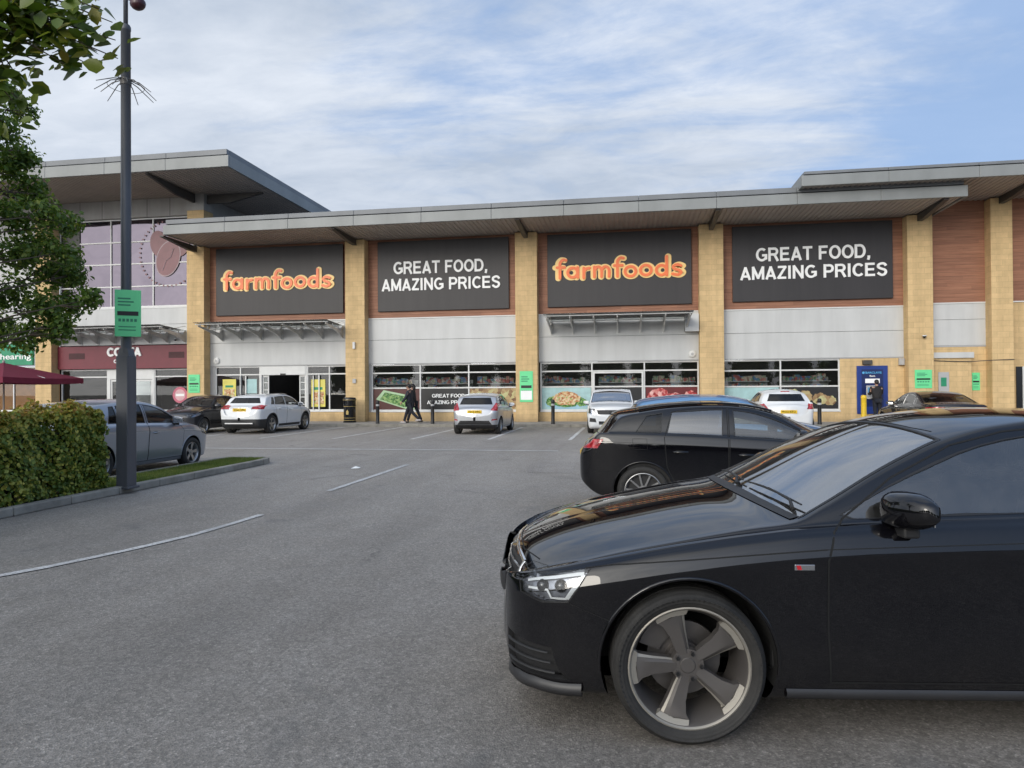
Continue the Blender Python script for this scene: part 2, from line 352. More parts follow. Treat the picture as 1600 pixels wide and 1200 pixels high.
def m_stone(name, c0=(0.66, 0.475, 0.25), bw=0.44, bh=0.22, mort=0.006):
    t = NT(name); P = t.pos(); sp = t.n('ShaderNodeSeparateXYZ', Vector=P)
    u = t.math('ADD', sp.outputs[0], sp.outputs[1]); cb = t.n('ShaderNodeCombineXYZ', X=u, Y=sp.outputs[2])
    br = t.n('ShaderNodeTexBrick'); t.L.new(cb.outputs[0], br.inputs['Vector'])
    br.inputs['Scale'].default_value = 1.0; br.inputs['Brick Width'].default_value = bw; br.inputs['Row Height'].default_value = bh
    br.inputs['Mortar Size'].default_value = mort; br.inputs['Mortar Smooth'].default_value = 0.2; br.inputs['Bias'].default_value = -0.1
    br.inputs['Color1'].default_value = (*[k * 0.95 for k in c0], 1); br.inputs['Color2'].default_value = (*[min(1, k * 1.06) for k in c0], 1)
    br.inputs['Mortar'].default_value = (*[k * 0.80 for k in c0], 1)
    c = t.mix(1.0, br.outputs['Color'], t.ramp(t.noise(3.5, 6, 0.6, P), [(0.3, 0.91), (0.7, 1.06)]), 'MULTIPLY')
    mp = t.n('ShaderNodeMapping', Scale=(3.0, 3.0, 0.25)); t.L.new(P, mp.inputs[0])
    c = t.mix(1.0, c, t.ramp(t.noise(1.0, 5, 0.6, mp.outputs[0]), [(0.3, 0.86), (0.6, 1.04)]), 'MULTIPLY')
    c = t.mix(1.0, c, t.ramp(t.noise(60, 3, 0.6, P), [(0.3, 0.9), (0.7, 1.08)]), 'MULTIPLY')
    dz = t.math('ADD', sp.outputs[2], t.math('MULTIPLY', t.noise(5, 5, 0.7, P), 0.5)); c = t.mix(t.ramp(dz, [(0.35, 0.45), (0.75, 0.0)]), c, (0.16, 0.125, 0.085))
    t.p(Base_Color=c, Roughness=0.9, Specular_IOR_Level=0.2)
    t.p(Normal=t.bump(t.math('ADD', t.math('MULTIPLY', br.outputs['Fac'], -1.0), t.math('MULTIPLY', t.noise(30, 5, 0.6, P), 0.5)), 0.5, 0.008)); return t.m
def m_boards(name):
    t = NT(name); P = t.pos(); sp = t.n('ShaderNodeSeparateXYZ', Vector=P)
    fr = t.math('FRACT', t.math('DIVIDE', sp.outputs[2], 0.145)); row = t.math('FLOOR', t.math('DIVIDE', sp.outputs[2], 0.145))
    cb = t.n('ShaderNodeCombineXYZ', X=t.math('FLOOR', t.math('DIVIDE', t.math('ADD', sp.outputs[0], t.math('MULTIPLY', row, 0.9)), 2.4)), Y=row)
    wn = t.n('ShaderNodeTexWhiteNoise'); t.L.new(cb.outputs[0], wn.inputs['Vector'])
    mp = t.n('ShaderNodeMapping', Scale=(1.2, 1.2, 26.0)); t.L.new(P, mp.inputs[0]); gr = t.noise(1.0, 6, 0.6, mp.outputs[0])
    c = t.ramp(gr, [(0.3, (0.235, 0.10, 0.055)), (0.7, (0.36, 0.17, 0.10))])
    c = t.mix(1.0, c, t.ramp(wn.outputs['Value'], [(0.0, 0.86), (1.0, 1.12)]), 'MULTIPLY')
    c = t.mix(1.0, c, t.ramp(fr, [(0.0, 0.5), (0.06, 1.0), (0.95, 1.0), (1.0, 0.5)]), 'MULTIPLY')
    t.p(Base_Color=c, Roughness=0.6); t.p(Normal=t.bump(t.ramp(fr, [(0.0, 0.0), (0.06, 1.0), (0.95, 1.0), (1.0, 0.0)]), 0.5, 0.01)); return t.m
def m_streaky(name, col, rough, metal, lo=0.85, hi=1.05, sx=2.0, coat=0.0):
    t = NT(name); P = t.pos(); mp = t.n('ShaderNodeMapping', Scale=(sx, sx, 0.25)); t.L.new(P, mp.inputs[0])
    c = t.mix(1.0, col, t.ramp(t.noise(1.0, 6, 0.6, mp.outputs[0]), [(0.3, lo), (0.65, hi)]), 'MULTIPLY')
    c = t.mix(1.0, c, t.ramp(t.noise(0.6, 4, 0.6, P), [(0.3, 0.95), (0.7, 1.04)]), 'MULTIPLY')
    t.p(Base_Color=c, Roughness=rough, Metallic=metal)
    t.p(Normal=t.bump(t.noise(0.7, 2, 0.5, P), 0.12, 0.02))
    if coat: t.p(Coat_Weight=coat, Coat_Roughness=0.2)
    return t.m
def m_leaf(name, stops, trans=0.35, gloss=0.45):
    t = NT(name); geo = t.n('ShaderNodeNewGeometry'); rnd = geo.outputs['Random Per Island']
    f = t.math('ADD', t.math('MULTIPLY', rnd, 0.65), t.math('MULTIPLY', t.noise(1.3, 3, 0.6), 0.5))
    c = t.ramp(f, stops)
    t.p(Base_Color=c, Roughness=gloss, Specular_IOR_Level=0.35)
    tl = t.n('ShaderNodeBsdfTranslucent'); t.L.new(t.mix(1.0, c, (1.3, 1.5, 0.7), 'MULTIPLY'), tl.inputs[0])
    mx = t.n('ShaderNodeMixShader'); mx.inputs[0].default_value = trans
    t.L.new(t.bsdf.outputs[0], mx.inputs[1]); t.L.new(tl.outputs[0], mx.inputs[2]); t.L.new(mx.outputs[0], t.out.inputs[0]); return t.m
def m_picture(name, stops, scale, bg=None, seed=0.0):
    """printed picture: coloured cells"""
    t = NT(name); mp = t.n('ShaderNodeMapping', Location=(seed, seed * 1.7, seed)); t.L.new(t.pos(), mp.inputs[0])
    v = t.n('ShaderNodeTexVoronoi', Scale=scale); t.L.new(mp.outputs[0], v.inputs['Vector'])
    f = t.math('ADD', t.math('MULTIPLY', t.n('ShaderNodeSeparateColor', Color=v.outputs['Color']).outputs[0], 0.6), t.math('MULTIPLY', t.noise(scale * 0.7, 5, 0.65, mp.outputs[0]), 0.45))
    t.p(Base_Color=t.ramp(f, stops), Roughness=0.35); return t.m

M = {}
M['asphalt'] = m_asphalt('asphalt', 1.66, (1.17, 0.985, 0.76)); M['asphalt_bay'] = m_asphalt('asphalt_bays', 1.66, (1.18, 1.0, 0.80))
M['paving'] = simple('paving', (0.33, 0.31, 0.285), 0.85, var=0.15, scale=1.2, bump=0.3)
M['kerb'] = simple('kerb_concrete', (0.27, 0.255, 0.22), 0.9, var=0.3, scale=2.6, bump=0.5, bscale=45)
def m_paint():
    t = NT('road_paint'); P = t.pos()
    w = t.ramp(t.noise(26, 6, 0.75, P), [(0.36, (0.26, 0.255, 0.245)), (0.5, (0.6, 0.595, 0.58))]); w = t.mix(t.ramp(t.noise(0.9, 4, 0.6, P), [(0.45, 0.0), (0.68, 0.6)]), w, (0.24, 0.235, 0.23))
    t.p(Base_Color=w, Roughness=0.8); return t.m
M['paint'] = m_paint(); M['paint_bold'] = simple('road_paint_bold', (0.60, 0.59, 0.57), 0.8, var=0.22, scale=2.5)
M['stone'] = m_stone('buff_stone'); M['boards'] = m_boards('timber_boards')
M['panel'] = m_streaky('pale_grey_panel', (0.56, 0.565, 0.555), 0.45, 0.0, 0.90, 1.03)
M['cap'] = m_streaky('grey_cladding', (0.34, 0.33, 0.31), 0.55, 0.0)
M['fascia'] = m_streaky('roof_edge_metal', (0.235, 0.245, 0.24), 0.5, 0.1, 0.85, 1.08, 0.8)
M['fascia_top'] = m_streaky('roof_edge_cap', (0.17, 0.18, 0.19), 0.5, 0.1, 0.85, 1.08, 0.8)
M['soffit'] = m_streaky('ribbed_soffit', (0.40, 0.35, 0.31), 0.55, 0.0, 0.9, 1.05, 1.0)
M['bracket'] = simple('dark_steel', (0.07, 0.065, 0.06), 0.5, 0.2)
M['joint'] = simple('dark_joint', (0.03, 0.03, 0.03), 0.8)
M['white'] = simple('white_frame', (0.68, 0.68, 0.66), 0.4, var=0.05)
M['greyframe'] = simple('grey_frame', (0.42, 0.42, 0.42), 0.4, var=0.05)
M['signblack'] = m_streaky('sign_board', (0.026, 0.023, 0.024), 0.5, 0.0, 0.85, 1.12, 3.0)
M['letter_white'] = simple('letter_white', (0.9, 0.9, 0.88), 0.4, var=0.03)
M['letter_red'] = simple('letter_red', (0.95, 0.19, 0.04), 0.35, var=0.05); M['letter_yellow'] = simple('letter_yellow', (0.95, 0.66, 0.24), 0.4, var=0.05)
M['glass'] = glass('shop_glass', (0.78, 0.82, 0.82), 1.62, 0.0, 0.02)
M['glass_clear'] = glass('canopy_glass', (0.95, 0.98, 0.97), 1.4, 0.02, 0.07)
def m_film():
    t = NT('mirror_glass'); t.p(Base_Color=(0.125, 0.11, 0.135), Metallic=0.9, Roughness=0.03)
    t.p(Normal=t.bump(t.noise(0.35, 2, 0.5), 0.6, 0.08)); return t.m
M['film'] = m_film()
M['steel'] = simple('galvanised_steel', (0.62, 0.62, 0.60), 0.5, 0.15)
M['maroon'] = simple('maroon_panel', (0.16, 0.017, 0.03), 0.45, var=0.08)
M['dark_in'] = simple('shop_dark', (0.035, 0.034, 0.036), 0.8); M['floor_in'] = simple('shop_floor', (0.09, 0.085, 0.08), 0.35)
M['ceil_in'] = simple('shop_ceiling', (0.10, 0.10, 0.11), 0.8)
M['green'] = simple('notice_green', (0.15, 0.70, 0.30), 0.5, var=0.05); M['greendark'] = simple('notice_print', (0.03, 0.22, 0.12), 0.5, var=0.05)
M['black'] = simple('black_plastic', (0.012, 0.012, 0.013), 0.45); M['blackgloss'] = simple('black_gloss', (0.01, 0.01, 0.011), 0.15)
M['yellow'] = simple('yellow_paint', (0.78, 0.52, 0.03), 0.45, var=0.1); M['blue'] = simple('blue_panel', (0.012, 0.04, 0.22), 0.35, var=0.1)
M['bluelight'] = simple('light_blue_print', (0.1, 0.42, 0.75), 0.4)
M['tube'] = emission('strip_light', (0.95, 0.98, 1.0), 7.0)
M['post'] = m_streaky('post_paint', (0.075, 0.08, 0.092), 0.42, 0.0, 0.85, 1.15, 5.0)
M['orange'] = simple('orange_panel', (0.6, 0.25, 0.06), 0.5); M['teal'] = simple('teal_sign', (0.02, 0.26, 0.13), 0.5)
M['gold'] = simple('gold_paint', (0.5, 0.36, 0.12), 0.4)
# ------------------------------------------------------------------ ground
def sheet(name, poly, z, mat, kind='structure', t=0.0):
    m = MB(); m.add([(x, y, z) for x, y in poly], [tuple(range(len(poly)))]); o = m.build(name, mat, fixn=False)
    if o.data.polygons[0].normal.z < 0: o.data.flip_normals()
    return tag(o, kind=kind)
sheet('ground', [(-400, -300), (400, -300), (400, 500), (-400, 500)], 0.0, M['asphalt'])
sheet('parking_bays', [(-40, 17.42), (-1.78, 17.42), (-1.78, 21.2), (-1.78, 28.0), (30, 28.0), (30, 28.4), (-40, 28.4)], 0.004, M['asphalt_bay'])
def line(name, x0, y0, x1, y1, w=0.1, z=0.008, mat='paint'):
    d = Vector((x1 - x0, y1 - y0)).normalized(); n = Vector((-d.y, d.x)) * w / 2; k = max(2, int(math.hypot(x1 - x0, y1 - y0) / 0.25)); vs = []
    for i in range(k + 1):
        t = i / k; j = 1 + rng.uniform(-0.16, 0.16); vs += [(x0 + (x1 - x0) * t + n.x * j, y0 + (y1 - y0) * t + n.y * j, z), (x0 + (x1 - x0) * t - n.x * j, y0 + (y1 - y0) * t - n.y * j, z)]
    m = MB(); m.add(vs, [(2 * i, 2 * i + 1, 2 * i + 3, 2 * i + 2) for i in range(k)])
    o = m.build(name, M[mat], fixn=False)
    if o.data.polygons[0].normal.z < 0: o.data.flip_normals()
    return tag(o, kind='structure')
for x in (-19.5, -17.0, -14.45, -11.95, -9.4, -6.78, -4.3, -1.78, 0.68, 3.1, 5.6, 8.0):
    line('road_marking', x, 21.2, x, 28.2, 0.12, mat='paint_bold')
line('road_marking', -24.0, 17.4, -1.75, 17.4, 0.15, mat='paint_bold')
line('road_marking', -4.55, 10.1, -4.53, 13.9, 0.1)
for i in range(7):                       # the curved end of the bay line on the left
    a = [(-4.52, 8.05), (-4.55, 7.5), (-4.62, 6.8), (-4.80, 6.1), (-5.05, 5.4), (-5.35, 4.8), (-5.8, 4.1), (-6.3, 3.4)]
    line('road_marking', *a[i], *a[i + 1], 0.09)
# pavement with kerb
def pavement():
    m = MB(); m.box(-60, 40, 28.55, 31.2, 0.0, 0.12); tag(m.build('pavement', M['paving']), kind='structure')
    m = MB(); x = -60.0
    while x < 40: m.cbox(x + 0.004, x + 0.911, 28.42, 28.548, 0.0, 0.125, 0.012); x += 0.915
    tag(m.build('kerb', M['kerb']), kind='structure')
pavement()
# kerbed planting island with grass
def island():
    m = MB(); m.prism([(-7.68, -8), (-7.68, 13.6), (-7.78, 13.9), (-8.0, 14.02), (-8.4, 14.02), (-8.55, 13.85), (-8.6, 13.6), (-8.6, -8)], 'z', 0.0, 0.085)
    tag(m.build('verge', simple('soil', (0.055, 0.04, 0.025), 0.95, var=0.4, scale=6, bump=0.8)), kind='structure')
    k = MB(); y = -8.0
    while y < 13.5: k.cbox(-7.7, -7.56, y + 0.005, min(y + 0.91, 13.58), 0.0, 0.115, 0.018); y += 0.915
    k.prism([(-7.56, 13.585), (-7.56, 13.72), (-7.66, 14.0), (-7.9, 14.15), (-8.42, 14.15), (-8.63, 14.0), (-8.72, 13.7), (-8.72, 13.585), (-8.58, 13.585), (-8.58, 13.68), (-8.52, 13.9), (-8.38, 14.01), (-7.95, 14.01), (-7.78, 13.92), (-7.7, 13.7), (-7.7, 13.585)], 'z', 0.0, 0.115)
    y = -8.0
    while y < 13.5: k.cbox(-8.72, -8.58, y + 0.005, min(y + 0.91, 13.58), 0.0, 0.115, 0.018); y += 0.915
    tag(k.build('kerb', M['kerb']), kind='structure')
    # grass blades
    n = 26000; P = np.empty((n, 3)); P[:, 0] = rng.uniform(-8.56, -7.72, n); P[:, 1] = rng.uniform(9.0, 13.95, n); P[:, 2] = 0.083
    bare = (P[:, 0] < -8.05) & (P[:, 1] < 10.0); P = P[~bare]; n = len(P)
    th = rng.uniform(0, 6.283, n); h = rng.uniform(0.025, 0.07, n); w = rng.uniform(0.003, 0.006, n); ln = rng.normal(0, 0.018, (n, 2))
    d = np.stack([np.cos(th), np.sin(th), np.zeros(n)], 1)
    V = np.empty((n, 3, 3)); V[:, 0] = P - d * w[:, None]; V[:, 1] = P + d * w[:, None]; V[:, 2] = P + np.stack([ln[:, 0], ln[:, 1], h], 1)
    me = bpy.data.meshes.new('grass'); me.from_pydata(V.reshape(-1, 3).tolist(), [], np.arange(n * 3).reshape(-1, 3).tolist())
    me.materials.append(m_leaf('grass_blades', [(0.2, (0.08, 0.13, 0.025)), (0.6, (0.15, 0.21, 0.05)), (0.9, (0.27, 0.27, 0.10))]))
    o = bpy.data.objects.new('grass', me); COL.objects.link(o); tag(o, 'short green grass on the kerbed island beside the lamp post', 'grass', kind='stuff')
island()
# patched strip in the tarmac
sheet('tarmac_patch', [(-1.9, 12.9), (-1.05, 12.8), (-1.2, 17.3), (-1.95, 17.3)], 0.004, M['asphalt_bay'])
# scraps on the asphalt
def litter():
    m = MB(); m.add([(0, 0, 0.004), (0.16, 0.02, 0.012), (0.17, 0.1, 0.02), (0.07, 0.13, 0.035), (-0.01, 0.09, 0.01), (0.08, 0.06, 0.045)], [(0, 1, 5), (1, 2, 5), (2, 3, 5), (3, 4, 5), (4, 0, 5)])
    o = m.build('paper_scrap', M['letter_white'], loc=(-5.4, 13.0, 0.008)); tag(o, 'small white paper scrap lying on the open asphalt', 'litter')
litter()

# ------------------------------------------------------------------ shops
YW, YC = 31.1, 30.6                     # wall face, column face
def ribbed_soffit(x0, x1, y0, y1, z, pitch=0.2, dep=0.03):
    m = MB(); x = x0
    while x < x1 - 1e-6:
        a = [x, x + pitch * 0.4, x + pitch * 0.5, x + pitch * 0.9, x + pitch]; zz = [z, z, z + dep, z + dep, z]
        for i in range(4):
            m.add([(a[i], y0, zz[i]), (min(a[i + 1], x1), y0, zz[i + 1]), (min(a[i + 1], x1), y1, zz[i + 1]), (a[i], y1, zz[i])], [(0, 1, 2, 3)])
        x += pitch
    return m
def roof_unit(parent, x0, x1, yf, yb, zb, zg, zt, endl=True, endr=True, ext=0.0):
    """two-step metal edge: lower band zb..zg, shadow gap, upper band zg+..zt; soffit at zb"""
    m = ribbed_soffit(x0 + 0.1, x1 - 0.1, yf + 0.08, yb - .1, zb + 0.03); m.build('soffit', M['soffit'], parent, fixn=False)
    e = MB(); f = MB(); j = MB()
    n = max(1, round((x1 - x0) / 3.05)); w = (x1 - x0) / n
    for i in range(n):
        a, b = x0 + i * w, x0 + (i + 1) * w
        e.cbox(a + 0.004, b - 0.004, yf, yf + 0.1, zb, zg, 0.012)
        f.cbox(a + 0.1 * (i == 0) + 0.004, b - 0.1 * (i == n - 1) - 0.004, yf + 0.05, yf + 0.3, zg + 0.045, zt, 0.015)
    for xs, on in ((x0, endl), (x1 - 0.1, endr)):
        if on:
            y = yf + 0.1
            while y < yb:
                e.box(xs, xs + 0.1, y + 0.003, min(y + 3, yb), zb, zg); y += 3
            f.box(xs + (0.1 if xs == x0 else -0.15), xs + (0.25 if xs == x0 else 0.0), yf + 0.3, yb, zg + 0.045, zt)
    j.box(x0 + 0.12, x1 - 0.12, yf + 0.12, yb, zb + 0.09, zg + 0.03)
    e.build('roof_edge', M['fascia'], parent); 
    rf = f.build('roof_cap', M['fascia_top'], parent); j.build('roof_deck', M['joint'], parent)
    r = MB(); r.prism([(yf + 0.3, zt - 0.03), (yb, zt - 0.5), (yb, zg + 0.035), (yf + 0.3, zg + 0.035)], 'x', x0 + 0.25, x1 - 0.25); r.build('roof', M['fascia_top'], parent)
def bracket(parent, x, yw, yo, z, along=None):
    m = MB(); m.prism([(yw, z - 0.28), (yw, z - 0.005), (yo, z - 0.005), (yo, z - 0.06), (yw - 0.55, z - 0.28)], 'x', x - 0.09, x + 0.09); return m.build('roof_bracket', M['bracket'], parent)
def column(parent, x0, x1, z1, cap=None, depth=0.5, z0=0.12):
    m = MB(); m.cbox(x0, x1, YC, YC + depth + 0.02, z0, z1, 0.012); c = m.build('column', M['stone'], parent)
    if cap:
        k = MB(); k.box(x0 - 0.03, x1 + 0.03, YC - 0.03, YC + depth + 0.03, z1, cap); k.build('column_cap', M['cap'], c)
    return c
def panels(parent, x0, x1, zs, mat=None, y=YW):
    for a, b in zip(zs, zs[1:]):
        m = MB(); m.cbox(x0, x1, y, y + 0.08, a + 0.006, b - 0.006, 0.006); m.build('cladding_panel', mat or M['panel'], parent)
    m = MB(); m.box(x0, x1, y + 0.05, y + 0.12, zs[0], zs[-1]); m.build('panel_backing', M['joint'], parent)
def flashing(parent, x0, x1, z):
    m = MB(); m.box(x0, x1, YW - 0.03, YW + 0.0, z, z + 0.05); m.build('flashing', M['white'], parent)
def glazing(parent, x0, x1, z0, z1, mull, trans, mat=None, gl=None, w=0.06, y=YW + 0.05, sill=True):
    mat = mat or M['white']; xs = [x0] + mull + [x1]
    m = MB()
    for i, x in enumerate(xs):
        ww = w; xa = x - ww / 2 + (ww / 2 if i == 0 else 0) - (ww / 2 if i == len(xs) - 1 else 0)
        m.box(xa, xa + ww, y, y + 0.09, z0, z1)
    for i in range(len(xs) - 1):
        a = xs[i] + (w if i == 0 else w / 2); b = xs[i + 1] - (w if i == len(xs) - 2 else w / 2)
        for z in [z0 + w / 2, z1 - w / 2] + trans: m.box(a, b, y + 0.003, y + 0.085, z - w / 2, z + w / 2)
    fr = m.build('window_frame', mat, parent)
    for i in range(len(xs) - 1):
        g = MB(); a, b = xs[i] + w * .3, xs[i + 1] - w * .3
        g.add([(a, y + 0.045, z0 + .03), (b, y + 0.045, z0 + .03), (b, y + 0.045, z1 - .03), (a, y + 0.045, z1 - .03)], [(0, 1, 2, 3)]); g.build('pane', gl or M['glass'], fr, fixn=False)
    if sill:
        s = MB(); s.cbox(x0 - 0.0, x1 + 0.0, y - 0.09, y + 0.1, z0 - 0.06, z0 - 0.002, 0.008); s.build('window_sill', mat, parent)
    return fr
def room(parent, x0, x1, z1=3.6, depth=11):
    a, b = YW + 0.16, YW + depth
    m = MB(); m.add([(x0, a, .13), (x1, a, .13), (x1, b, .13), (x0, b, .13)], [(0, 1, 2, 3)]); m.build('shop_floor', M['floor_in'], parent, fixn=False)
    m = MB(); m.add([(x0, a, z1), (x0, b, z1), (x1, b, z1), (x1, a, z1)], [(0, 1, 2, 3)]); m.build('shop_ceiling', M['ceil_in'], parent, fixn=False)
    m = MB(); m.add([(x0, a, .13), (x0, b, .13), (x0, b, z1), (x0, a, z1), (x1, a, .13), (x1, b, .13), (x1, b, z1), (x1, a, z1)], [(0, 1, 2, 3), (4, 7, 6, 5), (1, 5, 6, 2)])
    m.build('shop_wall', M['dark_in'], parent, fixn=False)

# --- middle building: the long single-storey shop
mid = empty('shop_building', 'long single storey buff stone shop under a flat grey roof with four black sign boards', 'building', (0, 0, 0))
CX = [(-21.02, -20.11), (-12.94, -12.0), (-4.95, -3.97), (3.0, 4.0), (11.22, 12.17)]
roof_unit(mid, -20.4, 12.36, 28.0, 44, 8.55, 8.97, 9.22)
for i, (a, b) in enumerate(CX):
    column(mid, a, b, 8.54); bracket(mid, (a + b) / 2, YC + 0.0, 28.15, 8.56)
for i in range(4):
    a, b = CX[i][1] - 0.01, CX[i + 1][0] + 0.01
    m = MB(); m.box(a, b, YW, YW + 0.1, 4.93, 8.58); m.build('timber_cladding', M['boards'], mid)
    flashing(mid, a, b, 4.88); panels(mid, a, b, [2.80, 3.9, 4.88])
    m = MB(); m.box(a, b, YW - 0.02, YW + 0.14, 2.765, 2.80); m.build('head_flashing', M['greyframe'], mid)
def plinth(parent, a, b, z1, y=YW + 0.0):
    m = MB(); m.box(a, b, y, y + 0.3, 0.12, z1); m.build('plinth', M['stone'], parent)
# bay 1: automatic doors
a, b = CX[0][1], CX[1][0]
glazing(mid, -19.87, -17.5, 0.62, 2.76, [-18.54], [2.36], sill=True); plinth(mid, a, -17.5, 0.56)
glazing(mid, -15.11, -12.98, 0.62, 2.76, [-13.98], [2.36], sill=True); plinth(mid, -15.11, b, 0.56)
m = MB(); m.box(a, -19.87, YW, YW + .2, 0.56, 2.76); m.build('wall', M['greyframe'], mid)
def doors(parent, x0, x1, z1):
    fr = MB(); fr.box(x0, x0 + .07, YW + .02, YW + .16, .12, 2.76); fr.box(x1 - .07, x1, YW + .02, YW + .16, .12, 2.76); fr.box(x0 + .07, x1 - .07, YW + .0, YW + .2, z1, 2.75)
    d = fr.build('door_frame', M['white'], parent)
    sx = MB(); sx.cbox((x0 + x1) / 2 - .13, (x0 + x1) / 2 + .13, YW - .05, YW - .002, z1 - .02, z1 + .07, .01); sx.build('door_sensor', M['black'], d)
    for s in (0, 1):
        xa = x0 + .09 if s == 0 else x1 - .41; lf = MB()
        lf.box(xa, xa + .05, YW + .1, YW + .14, .14, z1); lf.box(xa + .27, xa + .32, YW + .1, YW + .14, .14, z1)
        lf.box(xa + .05, xa + .27, YW + .1, YW + .14, .14, .24); lf.box(xa + .05, xa + .27, YW + .1, YW + .14, z1 - .09, z1)
        for zz in (0.9, 1.25, 1.6, 1.95): lf.box(xa + .05, xa + .27, YW + .105, YW + .135, zz, zz + .035)
        l = lf.build('door', M['white'], parent)
        g = MB(); g.box(xa + .05, xa + .27, YW + .118, YW + .122, .2, z1 - .05); g.build('pane', M['glass'], l)
doors(mid, -17.5, -15.11, 2.33)
# extra leaf frames of the sliding doors either side
for xa in (-18.28, -14.52):
    lf = MB(); lf.box(xa, xa + .06, YW + .01, YW + .045, .62, 2.3); lf.box(xa - .28, xa - .24, YW + .01, YW + .045, .62, 2.3); lf.build('door_rail', M['white'], mid)
# bay 2
a, b = CX[1][1], CX[2][0]
glazing(mid, a + .12, b, .60, 2.76, [-9.52, -7.22], [2.36, 1.66]); plinth(mid, a, b, .54)
m = MB(); m.box(a, a + .12, YW + .02, YW + .2, .54, 2.76); m.build('wall', M['greyframe'], mid)
# bay 3
a, b = CX[2][1], CX[3][0]
glazing(mid, a + .05, b, .60, 2.76, [-1.61, .68], [2.36, 1.66]); plinth(mid, a, b, .54)
m = MB()
m.box(-1.57, -1.49, YW + .0, YW + .045, .6, 2.32); m.box(.56, .64, YW + .0, YW + .045, .6, 2.32); m.box(-1.49, .56, YW + .0, YW + .045, 2.25, 2.32); m.build('door_frame', M['white'], mid)
# bay 4
a, b = CX[3][1], CX[4][0]
glazing(mid, a, 8.74, .60, 2.76, [6.37], [2.30, 1.62]); plinth(mid, a, 8.74, .54)
m = MB(); m.box(8.74, 11.24, YW, YW + .2, .12, 2.765); m.build('wall', M['stone'], mid)
room(mid, -20.0, 11.0)
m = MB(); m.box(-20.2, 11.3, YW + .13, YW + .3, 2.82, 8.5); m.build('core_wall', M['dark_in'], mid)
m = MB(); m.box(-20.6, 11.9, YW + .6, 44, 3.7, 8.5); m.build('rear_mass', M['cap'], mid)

# --- left building: the taller glazed unit
lb = empty('shop_building', 'taller shop unit on the left with mirrored upper glazing and deep roof', 'building')
roof_unit(lb, -52, -16.6, 27.0, 43, 11.07, 11.55, 11.83, endl=False)
column(lb, -29.4, -28.48, 10.3, 11.08)
column(lb, -21.02, -20.11, 11.0 - .7, 11.09, z0=8.56) if False else None
m = MB(); m.box(-21.0, -20.13, YC + .02, YW + .3, 9.2, 10.31); c = m.build('column', M['stone'], lb)
m = MB(); m.box(-21.03, -20.10, YC - .01, YW + .33, 10.31, 11.1); m.build('column_cap', M['cap'], c)
m = MB(); m.box(-20.6, -20.35, YW + .33, 43, 8.9, 11.1); m.build('side_wall', M['cap'], lb)
m = MB(); m.box(-28.48, -21.02, YW - .1, YW + .1, 10.22, 11.1); m.build('header_cladding', M['cap'], lb)
for x in (-27.2, -25.95, -24.7, -23.45, -22.2):
    m = MB(); m.box(x, x + .02, YW - .104, YW - .1, 10.22, 11.1); m.build('panel_joint', M['joint'], lb)
def big_bracket(p0, p1, z, w=.12):
    d = Vector((p1[0] - p0[0], p1[1] - p0[1], 0)); L_ = d.length; d.normalize(); n = Vector((-d.y, d.x, 0)) * w / 2; m = MB()
    pr = [(0, -.42), (0, -.01), (L_, -.01), (L_, -.06), (L_ * .42, -.42)]
    vs = [Vector((p0[0], p0[1], z)) + d * a + Vector((0, 0, b)) + n for a, b in pr] + [Vector((p0[0], p0[1], z)) + d * a + Vector((0, 0, b)) - n for a, b in pr]
    m.add(vs, [(0, 1, 2, 3, 4), (9, 8, 7, 6, 5)] + [(i, (i + 1) % 5, 5 + (i + 1) % 5, 5 + i) for i in range(5)]); m.build('roof_bracket', M['bracket'], lb)
big_bracket((-20.6, 30.58), (-20.6, 27.2), 11.08); big_bracket((-20.1, 30.9), (-17.2, 30.9), 11.08); big_bracket((-28.9, 30.58), (-28.9, 27.2), 11.08)
gz = glazing(lb, -28.48, -21.02, 5.78, 10.2, [-28.0 + 2.42, -23.23], [9.05, 7.95, 6.82], gl=M['film'], sill=False)
m = MB(); m.box(-28.48, -27.93, YW + .04, YW + .05, 5.8, 10.18); m.build('window_film', M['black'], lb) if False else None
g = MB(); g.box(-28.40, -27.35, YW + .052, YW + .056, 7.0, 10.15); g.build('blind', M['black'], gz)
panels(lb, -28.48, -21.02, [3.9, 4.9, 5.72], M['panel'])
m = MB(); m.box(-28.48, -21.02, YW - .02, YW + .1, 5.70, 5.78); m.build('flashing', M['white'], lb)
glazing(lb, -28.40, -25.75, .62, 2.7, [], [2.32], gl=M['glass']); plinth(lb, -28.48, -25.7, .56)
glazing(lb, -23.17, -21.02, .62, 2.7, [], [2.32], gl=M['glass']); plinth(lb, -23.2, -21.0, .56)
m = MB(); m.box(-25.75, -25.6, YW + .03, YW + .16, .12, 2.7); m.box(-24.45, -24.3, YW + .03, YW + .16, .12, 2.7); m.box(-23.27, -23.17, YW + .03, YW + .16, .12, 2.7)
m.box(-25.6, -24.45, YW + .03, YW + .16, 2.2, 2.7); m.box(-24.3, -23.27, YW + .03, YW + .16, 2.2, 2.7); d = m.build('door_frame', M['white'], lb)
for xa, xb in ((-25.58, -24.47), (-24.28, -23.29)):
    m = MB(); m.box(xa, xa + .07, YW + .06, YW + .11, .14, 2.18); m.box(xb - .07, xb, YW + .06, YW + .11, .14, 2.18); m.box(xa + .07, xb - .07, YW + .06, YW + .11, 2.09, 2.18); m.box(xa + .07, xb - .07, YW + .06, YW + .11, .14, .3)
    l = m.build('door', M['white'], lb); g = MB(); g.box(xa + .07, xb - .07, YW + .083, YW + .087, .3, 2.1); g.build('pane', M['glass'], l)
    h = MB(); h.tube([(xb - .035, YW + .02, 1.0), (xb - .035, YW + .02, 1.4)], .014); h.build('door_handle', M['steel'], l)
room(lb, -28.6, -21.1, 3.6, 8)
